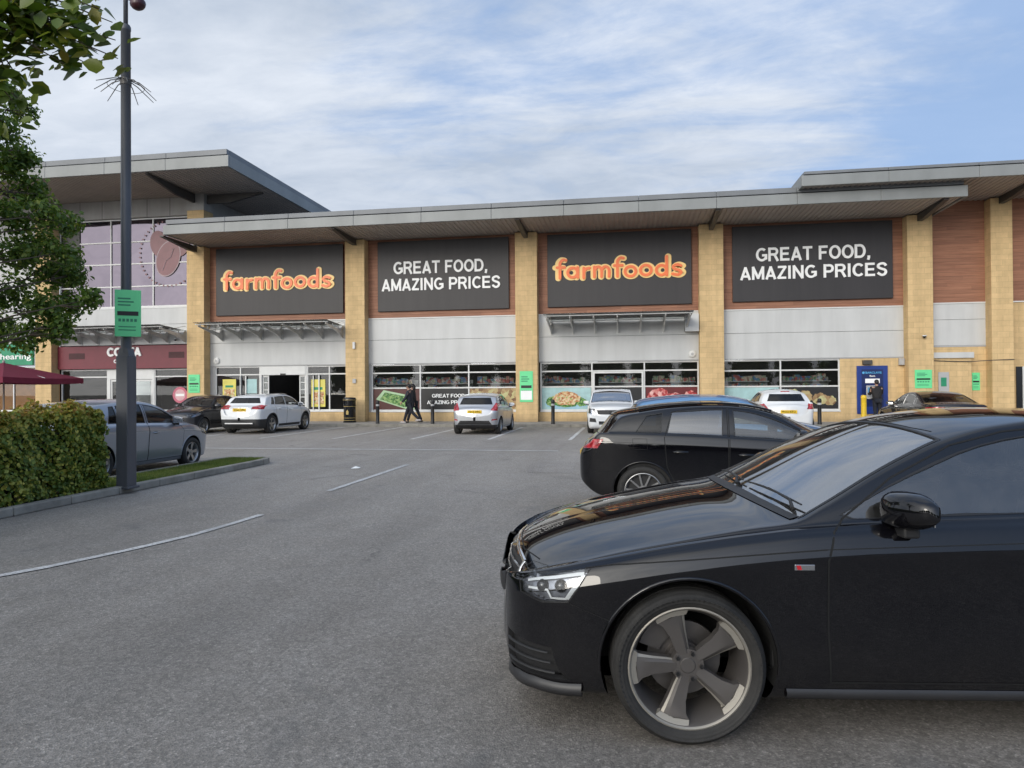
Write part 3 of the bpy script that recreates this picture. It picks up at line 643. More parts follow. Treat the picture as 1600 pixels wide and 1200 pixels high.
m = MB(); m.box(-28.6, -20.7, YW + .18, YW + .3, 2.75, 11.0); m.build('core_wall', M['dark_in'], lb)
# next unit beyond the column on the far left
m = MB(); m.box(-48, -29.4, YW + .0, YW + .2, 2.95, 11.05); m.build('wall', M['panel'], lb)
glazing(lb, -47.9, -29.4, .62, 2.9, [-43.5, -39, -36, -33, -31.2], [2.3], gl=M['glass']); plinth(lb, -48, -29.4, .56)
m = MB(); m.box(-48, -29.4, YW + 2.5, YW + 2.6, .13, 3.0); m.build('shop_wall', M['orange'], lb)
for x in (-38, -46.5): column(lb, x, x + .92, 10.3, 11.08)

# --- right building
rb = empty('shop_building', 'higher buff stone unit at the right end with timber boards', 'building')
roof_unit(rb, 6.45, 46, 27.5, 44, 9.1, 9.5, 9.66, endr=False)
for x0, x1 in ((14.31, 15.1), (19.6, 20.5), (27.6, 28.5), (35.6, 36.5)):
    column(rb, x0, x1, 9.08); bracket(rb, (x0 + x1) / 2, YC, 27.7, 9.12)
m = MB(); m.box(12.17, 14.32, YW, YW + .1, 5.0, 9.15); m.build('timber_cladding', M['boards'], rb)
m = MB(); m.box(15.09, 46, YW, YW + .1, 5.0, 9.15); m.build('timber_cladding', M['boards'], rb)
m = MB(); m.box(10.9, 12.2, YW + .14, YW + .4, 8.4, 9.15); m.build('side_wall', M['boards'], rb)
flashing(rb, 12.17, 14.32, 4.95); flashing(rb, 15.09, 46, 4.95)
panels(rb, 12.17, 14.32, [3.24, 4.3, 4.95])
m = MB(); m.box(12.17, 14.32, YW - .02, YW + .1, 3.18, 3.24); m.build('flashing', M['greyframe'], rb)
m = MB(); m.box(12.17, 14.32, YW + .0, YW + .2, .12, 3.18); m.build('wall', M['stone'], rb)
m = MB(); m.box(15.09, 46, YW + .01, YW + .2, .12, 4.95); m.build('wall', M['stone'], rb)
m = MB(); m.cbox(12.19, 13.68, YC + .28, YW, .12, 2.72, .01); m.build('stone_pier', M['stone'], rb)
m = MB(); m.box(12.17, 13.74, YC + .2, YW, 2.72, 2.95); m.build('lintel', M['panel'], rb)
m = MB(); m.box(12.2, 46, YW + .2, 44, 3.7, 9.05); m.build('rear_mass', M['cap'], rb)
m = MB(); m.box(15.4, 16.6, YW - .04, YW, .12, 2.35); dd = m.build('door', M['blackgloss'], rb)
m = MB(); m.box(15.62, 15.72, YW - .06, YW - .041, .12, 2.35); m.build('door_trim', M['white'], dd)

# ------------------------------------------------------------------ signs
def board(x0, x1, z0, z1, label, kind):
    t = empty('sign_board', label, 'sign', ((x0 + x1) / 2, YW - .12, z0), 0, 'black sign boards above the long shop'); w, h = x1 - x0, z1 - z0
    m = MB(); m.cbox(-w / 2, w / 2, 0, .11, 0, h, .012); m.build('panel', M['signblack'], t)
    return t
def add_text(t, m, name, mat): m.build(name, mat, t, fixn=False)
B = [(-19.72, -13.2, 5.22, 8.46), (-11.5, -5.3, 5.22, 8.46), (-3.55, 2.72, 5.22, 8.46), (4.42, 10.8, 5.24, 8.46)]
NAMES = ['leftmost black sign board with orange bubble lettering, above the automatic doors', 'black sign board with white capitals, left of the pair and between two orange lettered boards',
         'black sign board with orange bubble lettering between the two white lettered boards', 'rightmost black sign board with white capital letters beside the raised right hand roof']
for i, (x0, x1, z0, z1) in enumerate(B):
    t = board(x0, x1, z0, z1, NAMES[i], i); cx = (x0 + x1) / 2
    if i in (0, 2):
        lx = [-19.42, 0, -3.28][i] - cx; w = [5.75, 0, 5.72][i]; zb = 6.40 - z0
        base = stroke_text('farmfoods', BUB, .064, w - .17, .92, .035, 0, True, -.03, .02); out = stroke_text('farmfoods', BUB, .135, w, .92, .02, 0, True, -.03, .02)
        add_text(t, place(out, lx, -.001, zb), 'letter_outline', M['letter_yellow']); add_text(t, place(base, lx + .085, -.026, zb), 'lettering', M['letter_red'])
    else:
        l1 = [0, (-10.72, -6.28), 0, (5.38, 9.92)][i]; l2 = [0, (-11.3, -5.68), 0, (4.72, 10.58)][i]
        add_text(t, place(stroke_text('GREAT FOOD,', CAPS, .084, l1[1] - l1[0], .58, .03, 0, track=.05), l1[0] - cx, -.001, 6.93 - z0), 'lettering', M['letter_white'])
        add_text(t, place(stroke_text('AMAZING PRICES', CAPS, .084, l2[1] - l2[0], .56, .03, 0, track=.05), l2[0] - cx, -.001, 6.16 - z0), 'lettering', M['letter_white'])
# coffee shop fascia
t = empty('sign_board', 'maroon coffee shop fascia board with white raised capitals', 'sign', (-24.7, YW - .14, 2.72))
m = MB(); m.cbox(-3.75, 3.66, 0, .14, 0, 1.14, .01); m.build('panel', M['maroon'], t)
m = MB(); m.box(-3.1, -2.2, -.006, 0, .5, .8); m.box(2.45, 3.3, -.006, 0, .5, .8)
for k in range(4): m.box(-3.05, -2.25, -.02, -.006, .53 + k * .07, .55 + k * .07); m.box(2.5, 3.25, -.02, -.006, .53 + k * .07, .55 + k * .07)
m.build('grille', simple('maroon_dark', (0.06, 0.01, 0.014), 0.6), t)
add_text(t, place(stroke_text('COSTA', CAPS, .12, 1.88, .42, .05), -.9, -.001, .62), 'lettering', M['letter_white'])
add_text(t, place(stroke_text('COFFEE', CAPS, .10, 1.1, .18, .03), -.55, -.001, .28), 'lettering', M['letter_white'])
t = empty('sign_board', 'green shop fascia at the far left behind the maroon parasol', 'sign', (-33.0, YW - .1, 2.98))
m = MB(); m.box(-6, 3.05, 0, .1, 0, 1.05); m.build('panel', M['teal'], t)
add_text(t, place(text_mb('and hearing', 1, offset=.01, extrude=.008, width=2.9, height=.38), .1, -.01, .2), 'lettering', M['letter_white'])
# coffee emblem on the mirrored glazing: round bean with a ring of small dots
t = empty('window_emblem', 'dusky pink bean emblem with a ring of small triangles on the mirrored upper glazing', 'sign', (-22.5, YW + .048, 8.05))
mb_ = simple('film_red', (0.20, 0.075, 0.085), 0.4); me_ = simple('film_pale', (0.34, 0.25, 0.27), 0.4)
def blob(cx, cz, rx, rz, rot, n=28, y=0.0):
    return [(cx + rx * math.cos(a) * math.cos(rot) - rz * math.sin(a) * math.sin(rot), y, cz + rx * math.cos(a) * math.sin(rot) + rz * math.sin(a) * math.cos(rot)) for a in [2 * math.pi * i / n for i in range(n)]]
m = MB()
for (cx, cz, rx, rz, rot, y) in ((-.42, .85, .46, .66, .2, 0.0), (.62, .82, .62, .66, .2, -.002)): m.add(blob(cx, cz, rx, rz, rot, y=y), [tuple(range(28))])
m.build('bean', mb_, t, fixn=False)
m = MB(); m.add(blob(.1, .1, .64, .93, -.35, y=-.0035), [tuple(range(28))]); m.build('bean_outline', me_, t, fixn=False)
m = MB(); m.add(blob(.1, .1, .60, .87, -.35, y=-.005), [tuple(range(28))]); m.build('bean', mb_, t, fixn=False)
m = MB(); m.tube([(-.2, -.007, -.5), (0.0, -.007, 0), (.25, -.007, .15), (.42, -.007, .6)], .022, 6); m.build('bean_crease', me_, t)
m = MB()
for k in range(26):
    a_ = R(95 + k * 8.2); x, z = .15 + 1.62 * math.cos(a_), .35 + 1.62 * math.sin(a_)
    if x > 1.2: continue
    c_, s_ = math.cos(a_), math.sin(a_); m.add([(x + .07 * c_, -.002, z + .07 * s_), (x - .05 * c_ - .055 * s_, -.002, z - .05 * s_ + .055 * c_), (x - .05 * c_ + .055 * s_, -.002, z - .05 * s_ - .055 * c_)], [(0, 1, 2)])
m.build('dot_ring', mb_, t, fixn=False)
# green parking notices
def notice(x0, x1, z0, z1, y, label, rx=0.0):
    t = empty('parking_notice', label, 'sign', ((x0 + x1) / 2, y, z0), rx, 'green parking notices'); w, h = x1 - x0, z1 - z0
    m = MB(); m.cbox(-w / 2, w / 2, -.025, -.004, 0, h, .004); m.build('panel', M['green'], t)
    m = MB()
    for k in range(3): m.box(-w * .38, w * (.1 + .12 * (k % 2)), -.028, -.026, h * (.80 - k * .07), h * (.83 - k * .07))
    for k in range(2): m.box(-w * .36, w * .3, -.028, -.026, h * (.20 - k * .07), h * (.22 - k * .07))
    for k in range(5): m.box(-w * .36 + k * w * .15, -w * .26 + k * w * .15, -.028, -.026, h * .32, h * .38)
    m.build('print', M['greendark'], t); m = MB(); m.box(-w * .4, w * .4, -.029, -.026, h * .45, h * .54); m.build('black_bar', M['black'], t); return t
notice(-20.93, -20.33, 1.5, 2.38, YC, 'green parking notice on the stone column right of the coffee shop')
t = notice(-4.77, -4.18, 1.0, 2.37, YC, 'green and white parking notice on the middle stone column')
m = MB(); m.box(-.25, .25, -.031, -.026, .1, .5); m.build('white_panel', M['letter_white'], t)
notice(11.44, 12.08, 1.5, 2.25, YC, 'green parking notice on the stone column right of the cash machine')
notice(13.78, 14.07, 1.4, 2.12, YW, 'narrow green parking notice on the recessed stone wall at the right')

# glass canopies
def canopy(x0, x1, label, n=7, z=4.1):
    t = empty('glass_canopy', label, 'canopy', ((x0 + x1) / 2, YW, z), 0, 'glass canopies on steel brackets'); w = x1 - x0
    for k in range(n):
        x = -w / 2 + w * k / (n - 1); m = MB()
        m.prism([(0, -.08), (0, .55), (-.04, .55), (-.3, .28), (-1.95, .50), (-1.98, .44), (-.5, .12), (-.25, .0), (-.08, -.08)], 'x', x - .018, x + .018)
        m.tube([(x, -.05, .72), (x, -1.5, .42)], .012, 6); m.cbox(x - .07, x + .07, -.03, -.001, -.12, .6, .006)
        for q in (-.6, -1.2, -1.8): m.tube([(x, q, .3 - q * .1), (x, q, .43 - q * .08)], .03, 8)
        m.build('bracket', M['steel'], t)
    g = MB(); g.prism([(-.12, .47), (-2.15, .60), (-2.15, .615), (-.12, .485)], 'x', -w / 2 - .12, w / 2 + .12); g.build('glass_sheet', M['glass_clear'], t)
    e = MB(); e.tube([(-w / 2 - .12, -2.0, .53), (w / 2 + .12, -2.0, .53)], .022, 8); e.tube([(-w / 2 - .12, -.9, .40), (w / 2 + .12, -.9, .40)], .022, 8); e.build('purlin', M['steel'], t)
canopy(-19.45, -13.25, 'glass canopy on steel brackets over the automatic doors')
canopy(-3.4, 2.5, 'glass canopy on steel brackets above the middle shop windows', 7)
canopy(-28.2, -21.4, 'glass canopy on steel brackets over the maroon coffee shop fascia', 8, 4.05)
m = MB(); m.cbox(2.4, 2.98, YW - .42, YW - .001, 4.0, 4.75, .01); tag(m.build('vent_box', M['panel']), 'square pale grey box at the right end of the middle canopy', 'box')
# alarm discs, wall lamps, cameras
def disc(x, z, label):
    t = empty('alarm_box', label, 'alarm', (x, YW, z)); m = MB(); m.lathe([(0, -.1), (.1, -.1), (.15, -.07), (.16, 0), (.0, 0)], 20, 'y'); m.build('cover', M['white'], t, auto=.6)
    m = MB(); m.lathe([(0, -.106), (.05, -.106), (.06, -.1)], 12, 'y'); m.build('badge', M['greyframe'], t)
disc(-19.75, 3.05, 'round white alarm box beside the column at the automatic doors'); disc(2.72, 3.05, 'round white alarm box under the right end of the middle canopy')
m = MB(); m.cbox(-.06, .06, -.1, 0, -.02, .3, .02); o = m.build('wall_lamp', M['white'], loc=(-12.5, YC, 3.5)); tag(o, 'small white lamp high on the column between the doors and the first shop window', 'lamp')
m = MB(); m.cbox(-.08, .08, -.06, 0, -.1, .1, .01); o = m.build('meter_box', M['greyframe'], loc=(-12.5, YC, 2.0)); tag(o, 'small grey box low on the column above the litter bin', 'box')
def cctv(x, y, z, label):
    t = empty('security_camera', label, 'camera', (x, y, z)); m = MB(); m.lathe([(.0, .02), (.08, .02), (.08, -.02)], 16, 'z', (0, -.12, 0)); m.box(-.03, .03, -.12, 0, .0, .03); m.build('mount', M['white'], t)
    m = MB(); m.ellipsoid((0, -.12, -.03), (.065, .065, .07)); m.build('dome', M['blackgloss'], t, smooth=True)
cctv(11.78, YC, 3.62, 'dome camera on the stone column right of the cash machine'); cctv(-21.9, YW, 4.15, 'small red and white dome camera above the maroon fascia')
m = MB(); m.cbox(-.1, .1, -.16, 0, -.14, .14, .015); tag(m.build('flood_lamp', M['greyframe'], loc=(11.1, YW, 2.6)), 'small grey lamp box in the corner above the cash machine wall', 'lamp')
# cash machine
t = empty('cash_machine', 'dark blue cash machine panel set in the stone wall, person standing at it', 'cash machine', (9.98, YW, .45))
m = MB(); m.cbox(-.6, .6, -.06, 0, 0, 2.0, .01); m.build('surround', M['blue'], t)
m = MB(); m.box(-.42, .42, -.064, -.061, .3, 1.85); m.build('inner_panel', simple('blue_deep', (0.008, 0.02, 0.10), .3), t)
m = MB(); m.box(-.28, .28, -.075, -.065, 1.28, 1.46); m.build('lit_header', emission('atm_header', (1, 1, 1), .8), t)
m = MB(); m.cbox(-.25, .2, -.1, -.065, .62, 1.18, .01); m.build('fascia', M['greyframe'], t)
m = MB(); m.box(-.2, .1, -.104, -.1, .86, 1.1); m.build('screen', emission('atm_screen', (.2, .5, .8), .5), t)
m = MB(); m.cbox(-.2, .1, -.2, -.1, .62, .68, .005); m.build('keypad', M['steel'], t)
add_text(t, place(text_mb('BARCLAYS', 1, offset=.02, extrude=.004, width=.62, height=.085), -.27, -.072, 1.67), 'lettering', M['bluelight'])
m = MB(); m.lathe([(0, -.078), (.05, -.078), (.05, -.066)], 12, 'y', (-.35, 0, 1.71)); m.build('emblem', M['bluelight'], t)
add_text(t, place(text_mb('Bank', 1, offset=.01, extrude=.004, width=.22, height=.07), -.11, -.072, 1.54), 'lettering', M['letter_white'])
m = MB(); m.cbox(9.6, 9.95, YW - .2, YW - .001, 2.5, 2.68, .01); tag(m.build('wall_lamp', M['bracket']), 'dark lamp box above the blue cash machine', 'lamp')
t = empty('wall_machine', 'small grey machine with a teal screen low in the recessed wall', 'machine', (12.62, YC + .28, 1.35))
m = MB(); m.cbox(-.2, .2, -.05, 0, 0, .8, .01); m.build('casing', M['greyframe'], t); m = MB(); m.box(-.11, .1, -.055, -.051, .22, .58); m.build('screen', M['teal'], t)
m = MB(); m.box(-.16, -.02, -.06, -.056, .3, .5)
m = MB(); m.tube([(12.2, YC + .27, 2.62), (13.0, YC + .26, 2.58), (13.7, YC + .2, 2.57), (14.3, YC + .01, 2.6), (15.1, YC - .02, 2.62)], .018, 6); tag(m.build('wall_cable', M['bracket']), 'dark cable looping along the stone wall at the right', 'cable')

# ------------------------------------------------------------------ window posters and goods
def poster(x0, x1, z0, z1, mat, label, name='window_poster', parts=None):
    t = empty(name, label, 'poster', ((x0 + x1) / 2, YW + .08, z0)); w, h = x1 - x0, z1 - z0
    m = MB(); m.box(-w / 2, w / 2, -.004, .0, 0, h); m.build('sheet', mat, t)
    if parts: parts(t, w, h)
    return t
def blobs(t, name, mat, pts, y=-.008):
    m = MB()
    for i, (cx, cz, rx, rz, rot) in enumerate(pts):
        b = blob(cx, cz, rx, rz, rot, 26, y - i * .0016)
        b = [(p[0] + rx * .08 * math.sin(k * 2.4 + i), p[1], p[2] + rz * .09 * math.sin(k * 1.7 + i * 2)) for k, p in enumerate(b)]; m.add(b, [tuple(range(26))])
    return m.build(name, mat, t, fixn=False)
veg = m_picture('vegetable_print', [(0.2, (0.015, 0.07, 0.015)), (0.5, (0.05, 0.2, 0.03)), (0.8, (0.3, 0.45, 0.15))], 16)
salad = m_picture('salad_print', [(0.2, (0.35, 0.08, 0.02)), (0.45, (0.6, 0.35, 0.15)), (0.65, (0.75, 0.6, 0.4)), (0.85, (0.2, 0.35, 0.05))], 15, seed=3)
meat = m_picture('meat_print', [(0.2, (0.22, 0.01, 0.015)), (0.5, (0.5, 0.05, 0.05)), (0.85, (0.8, 0.5, 0.45))], 9, seed=5)
bread = m_picture('bread_print', [(0.2, (0.12, 0.05, 0.02)), (0.5, (0.4, 0.27, 0.13)), (0.8, (0.5, 0.5, 0.25))], 6, seed=8)
white = M['letter_white']; blk = M['black']; maroon_bg = simple('print_brown', (0.07, 0.012, 0.01), .4); pale = simple('print_pale_blue', (0.36, 0.55, 0.55), .4)
def p_veg(t, w, h):
    m = MB(); m.add([(-w / 2 + .12, -.006, h * .5), (-w * .28, -.006, h * .95), (w * .42, -.006, h * .62), (w * .45, -.006, .02), (w * .2, -.006, .03)], [(0, 1, 2, 3, 4)]); m.build('packet', simple('pale_green', (.38, .55, .33), .4), t, fixn=False)
    m = MB(); m.add([(-w / 2 + .32, -.009, h * .5), (-w * .25, -.009, h * .84), (w * .38, -.009, h * .55), (w * .4, -.009, .12), (w * .15, -.009, .12)], [(0, 1, 2, 3, 4)]); m.build('leaves', veg, t, fixn=False)
poster(-11.8, -9.56, .66, 1.62, maroon_bg, 'window poster of a pale green vegetable packet on maroon, right of the litter bin', parts=p_veg)
def p_txt(t, w, h):
    add_text(t, place(stroke_text('GREAT FOOD,', CAPS, .08, 1.62, .17, .003), -.6, -.006, .55), 'lettering', white)
    add_text(t, place(stroke_text('AMAZING PRICES', CAPS, .08, 2.0, .17, .003), -.84, -.006, .25), 'lettering', white)
poster(-9.48, -7.26, .66, 1.62, blk, 'black window poster with white capitals behind the silver hatchback', parts=p_txt)
poster(-7.18, -5.0, .66, 1.62, bread, 'brown patterned window poster beside the middle stone column')
def p_sal(t, w, h): blobs(t, 'plate', simple('plate_blue', (.3, .5, .6), .3), [(0, .2, .95, .2, 0)]); blobs(t, 'leaves', veg, [(-.62, .36, .3, .22, .3), (.62, .34, .3, .2, -.3), (0, .25, .5, .16, 0)], -.011); blobs(t, 'food', salad, [(0, .48, .62, .3, 0), (-.1, .62, .32, .18, .2)], -.018)
poster(-3.85, -1.66, .66, 1.62, pale, 'pale blue window poster of a heaped salad plate', parts=p_sal)
poster(-1.48, .55, .66, 1.62, blk, 'plain black window poster behind the white jeep')
def p_meat(t, w, h): blobs(t, 'meat', meat, [(-.6, .6, .45, .3, .3), (.2, .4, .5, .3, -.2), (.8, .5, .3, .3, 0)])
poster(.74, 2.95, .66, 1.62, simple('print_dark_red', (.12, .01, .012), .4), 'dark red window poster of raw meat beside the fourth column', parts=p_meat)
poster(4.06, 6.3, .66, 1.58, pale, 'pale green window poster right of the fourth column')
def p_br(t, w, h): blobs(t, 'food', bread, [(-.7, .6, .3, .25, 0), (-.2, .5, .3, .28, .2), (.4, .42, .3, .25, 0), (.8, .35, .25, .2, 0)])
poster(6.43, 8.66, .66, 1.58, blk, 'black window poster of brown loaves beside the stone wall with the cash machine', parts=p_br)
yel = simple('print_yellow', (.7, .62, .12), .4)
def p_y(t, w, h):
    m = MB(); m.box(-w * .4, w * .4, -.008, -.005, h * .1, h * .55); m.build('picture', salad, t); m = MB(); m.box(-w * .3, w * .3, -.009, -.005, h * .62, h * .72); m.build('print_bar', M['teal'], t)
poster(-19.5, -18.8, 1.1, 2.15, yel, 'yellow poster in the window left of the automatic doors', parts=p_y); poster(-14.9, -14.2, .8, 2.1, yel, 'yellow and red poster in the window right of the automatic doors', parts=p_y)
poster(-18.3, -17.7, 1.1, 2.15, pale, 'pale blue poster on the sliding glass beside the automatic doors')
t = empty('window_sticker', 'round pink window sticker at the coffee shop', 'sticker', (-21.75, YW + .03, 1.4))
m = MB(); m.lathe([(0, -.01), (.4, -.01), (.4, 0)], 28, 'y'); m.build('disc', simple('pink', (.55, .14, .2), .5), t); m = MB(); m.lathe([(0, -.014), (.28, -.014), (.28, -.011)], 28, 'y'); m.build('centre', simple('pale_pink', (.65, .4, .42), .5), t)
m = MB(); m.box(-.22, .22, -.017, -.0145, -.06, .06); m.build('print_bar', M['letter_white'], t)
# shelving with goods, ceiling strip lights, freezers
goods = m_picture('packaged_goods', [(0.15, (0.02, 0.02, 0.03)), (0.35, (0.35, 0.04, 0.03)), (0.5, (0.45, 0.38, 0.3)), (0.6, (0.08, 0.2, 0.08)), (0.75, (0.05, 0.12, 0.35)), (0.9, (0.6, 0.5, 0.15))], 7, seed=2)
def shelf(x, y, w, label, h=1.9):
    t = empty('shelf_unit', label, 'shelving', (x, y, .13), 0, 'shelving seen through the shop windows'); m = MB(); m.box(-w / 2, w / 2, .0, .05, 0, h)
    for k in range(5): m.box(-w / 2, w / 2, -.42, 0, .1 + k * .4, .13 + k * .4)
    m.build('rack', M['greyframe'], t); g = MB()
    for k in range(5):
        xx = -w / 2 + .03
        while xx < w / 2 - .2:
            ww = random.uniform(.14, .34); hh = random.uniform(.16, .33); g.box(xx, xx + ww - .02, -.4, -.06, .131 + k * .4, .131 + k * .4 + hh); xx += ww
    o = g.build('goods', goods, t); tag(o, kind='stuff')
i = 0
for x, w in ((-10.9, 2.0), (-8.4, 2.2), (-6.0, 1.9), (-2.9, 1.9), (-.4, 1.9), (2.0, 1.9), (5.0, 2.0), (7.6, 2.0)):
    shelf(x, YW + .95 + (i % 2) * .3, w, ['stocked shelf behind the vegetable poster window', 'stocked shelf behind the window over the silver hatchback', 'stocked shelf behind the window left of the middle column', 'stocked shelf above the salad poster', 'stocked shelf behind the white jeep', 'stocked shelf above the meat poster', 'stocked shelf behind the window right of the fourth column', 'stocked shelf above the loaf poster'][i]); i += 1
for j, (x, y) in enumerate([(x, y) for y in (33.4, 36.0, 39.0) for x in (-18.5, -14.4, -10.4, -8.2, -6.2, -2.8, 0.4, 5.2, 7.8)]):
    o = MB().cbox(-.7, .7, -.03, .03, 0, .05, .008).build('strip_light', M['tube'], loc=(x + (j % 3) * .2, y, 3.1 - .05 * (j % 2)))
    tag(o, 'lit ceiling strip light inside the long shop', 'light', 'ceiling strip lights inside the shop')
for j, x in enumerate((-27.3, -26.2, -22.4)):
    t = empty('cafe_table', ['small dark cafe table inside the coffee shop near the far window edge', 'small dark cafe table inside the coffee shop left of its doors', 'small dark cafe table inside the coffee shop behind the round sticker'][j], 'table', (x, YW + 1.3, .13), 0, 'tables inside the coffee shop')
    m = MB(); m.lathe([(0, .72), (.35, .72), (.35, .75), (0, .75)], 20); m.build('table_top', M['gold'], t); m = MB(); m.lathe([(0, 0), (.22, 0), (.22, .02), (.03, .04), (.03, .72)], 12); m.build('table_leg', M['black'], t)
# ------------------------------------------------------------------ cars
def pchip(pts):
    x = np.array([p[0] for p in pts], float); y = np.array([p[1] for p in pts], float); h = np.diff(x); d = np.diff(y) / h; m = np.zeros(len(x))
    for i in range(1, len(x) - 1):
        if d[i - 1] * d[i] > 0:
            w1, w2 = 2 * h[i] + h[i - 1], h[i] + 2 * h[i - 1]; m[i] = (w1 + w2) / (w1 / d[i - 1] + w2 / d[i])
    m[0], m[-1] = d[0], d[-1]
    def f(v):
        v = np.clip(v, x[0], x[-1]); i = int(min(np.searchsorted(x, v, 'right') - 1, len(x) - 2)); t = (v - x[i]) / h[i]
        return float((2 * t**3 - 3 * t**2 + 1) * y[i] + (t**3 - 2 * t**2 + t) * h[i] * m[i] + (-2 * t**3 + 3 * t**2) * y[i + 1] + (t**3 - t**2) * h[i] * m[i + 1])
    return f
def smin(a, b, k): h = max(0.0, min(1.0, .5 + .5 * (b - a) / k)); return b * (1 - h) + a * h - k * h * (1 - h)
def bspline(P, per=4):
    """clamped uniform cubic B-spline through a control polygon (n,2)"""
    P = np.vstack([2 * P[0] - P[1], P, 2 * P[-1] - P[-2]]); out = []
    for i in range(len(P) - 3):
        for k in range(per):
            t = k / per; b = np.array([(1 - t)**3, 3 * t**3 - 6 * t**2 + 4, -3 * t**3 + 3 * t**2 + 3 * t + 1, t**3]) / 6; out.append(b @ P[i:i + 4])
    out.append((P[-3] * 4 + P[-4] + P[-2]) / 6); return np.array(out)

def paint(name, col, flake=0.0, rough=0.35, coat=1.0, dirt=0.15, ior=1.6):
    t = NT(name); P = t.obj(); c = (*col, 1)
    dz = t.n('ShaderNodeSeparateXYZ', Vector=P).outputs[2]
    dm = t.math('MULTIPLY', t.ramp(dz, [(0.12, 1.0), (0.5, 0.12)]), t.ramp(t.noise(6, 6, 0.7, P), [(0.3, 0.2), (0.7, 1.0)]))
    cc = t.mix(t.math('MULTIPLY', dm, dirt), c, (0.2, 0.18, 0.15))
    sp = t.noise(240, 2, 0.6, P)
    t.p(Base_Color=cc, Metallic=flake, Roughness=rough, Coat_Weight=coat, Coat_IOR=ior, Specular_IOR_Level=0.0)
    t.p(Coat_Roughness=t.ramp(t.noise(7, 5, 0.7, P), [(0.35, 0.0), (0.8, 0.025)]))
    bn = t.bump(t.noise(2.2, 2, 0.5, P), 0.03, 0.01); t.p(Coat_Normal=bn)
    return t.m
def m_tyre():
    t = NT('tyre_rubber'); P = t.obj(); s = t.n('ShaderNodeSeparateXYZ', Vector=P)
    an = t.math('ARCTAN2', s.outputs[0], s.outputs[2]); rr = t.math('POWER', t.math('ADD', t.math('MULTIPLY', s.outputs[0], s.outputs[0]), t.math('MULTIPLY', s.outputs[2], s.outputs[2])), 0.5)
    wv = t.math('SINE', t.math('MULTIPLY', an, 84.0)); msk = t.ramp(rr, [(0.296, 0.0), (0.304, 1.0), (0.34, 1.0)])
    rings = t.math('SINE', t.math('MULTIPLY', rr, 420.0))
    h = t.math('ADD', t.math('MULTIPLY', t.math('GREATER_THAN', wv, 0.3), msk), t.math('MULTIPLY', rings, 0.12))
    t.p(Base_Color=t.ramp(t.noise(8, 5, 0.7, P), [(0.3, (0.016, 0.0155, 0.015)), (0.75, (0.036, 0.034, 0.031))]), Roughness=0.75, Normal=t.bump(h, 0.7, 0.006)); return t.m
CM = dict(tyre=m_tyre(), rubber=simple('rubber_seal', (0.012, 0.012, 0.013), .5), liner=simple('wheel_liner', (0.01, 0.01, 0.01), .9), seat=simple('car_seat', (0.035, 0.035, 0.038), .8), plastic=simple('car_plastic', (0.02, 0.02, 0.021), .55),
          glass=glass('car_glass', (0.66, 0.72, 0.70), 2.0, 0.0, 0.07), dark=glass('privacy_glass', (0.10, 0.11, 0.12), 1.5, 0.0, 0.015), screen=glass('windscreen_glass', (0.55, 0.63, 0.64), 5.5, 0.0, 0.05), chrome=simple('chrome', (0.7, 0.7, 0.7), .12, 1.0, var=.05),
          silver=simple('alloy', (0.40, 0.40, 0.40), .35, .8, var=.1), greyrim=simple('grey_alloy', (0.105, 0.096, 0.09), .5, .35, var=.1), bright=simple('machined_alloy', (0.36, 0.335, 0.29), .5, .5, var=.1), disc=simple('brake_disc', (0.16, 0.15, 0.145), .4, .8),
          lens=glass('lamp_lens', (0.93, 0.95, 0.97), 1.5, 0.0), red=None, sideglass=glass('side_glass', (0.74, 0.80, 0.78), 2.2, 0.0, 0.05), sidedark=glass('side_privacy', (0.16, 0.17, 0.18), 2.6, 0.0, 0.05), refl=simple('lamp_reflector', (0.30, 0.31, 0.34), .22, .6, var=.6, scale=16), amber=simple('amber', (0.8, 0.25, 0.02), .2), plate_y=simple('plate_yellow', (0.80, 0.52, 0.04), .35), plate_w=simple('plate_white', (0.75, 0.75, 0.72), .35),
          gap=simple('panel_gap', (0.004, 0.004, 0.004), .8))
def m_redlamp():
    t = NT('tail_lamp_red'); P = t.obj(); t.p(Base_Color=t.ramp(t.noise(14, 3, .6, P), [(0.35, (0.22, 0.006, 0.01)), (0.62, (0.50, 0.03, 0.04)), (0.75, (0.7, 0.2, 0.2))]), Roughness=.12, Coat_Weight=1.0); return t.m
CM['red'] = m_redlamp()

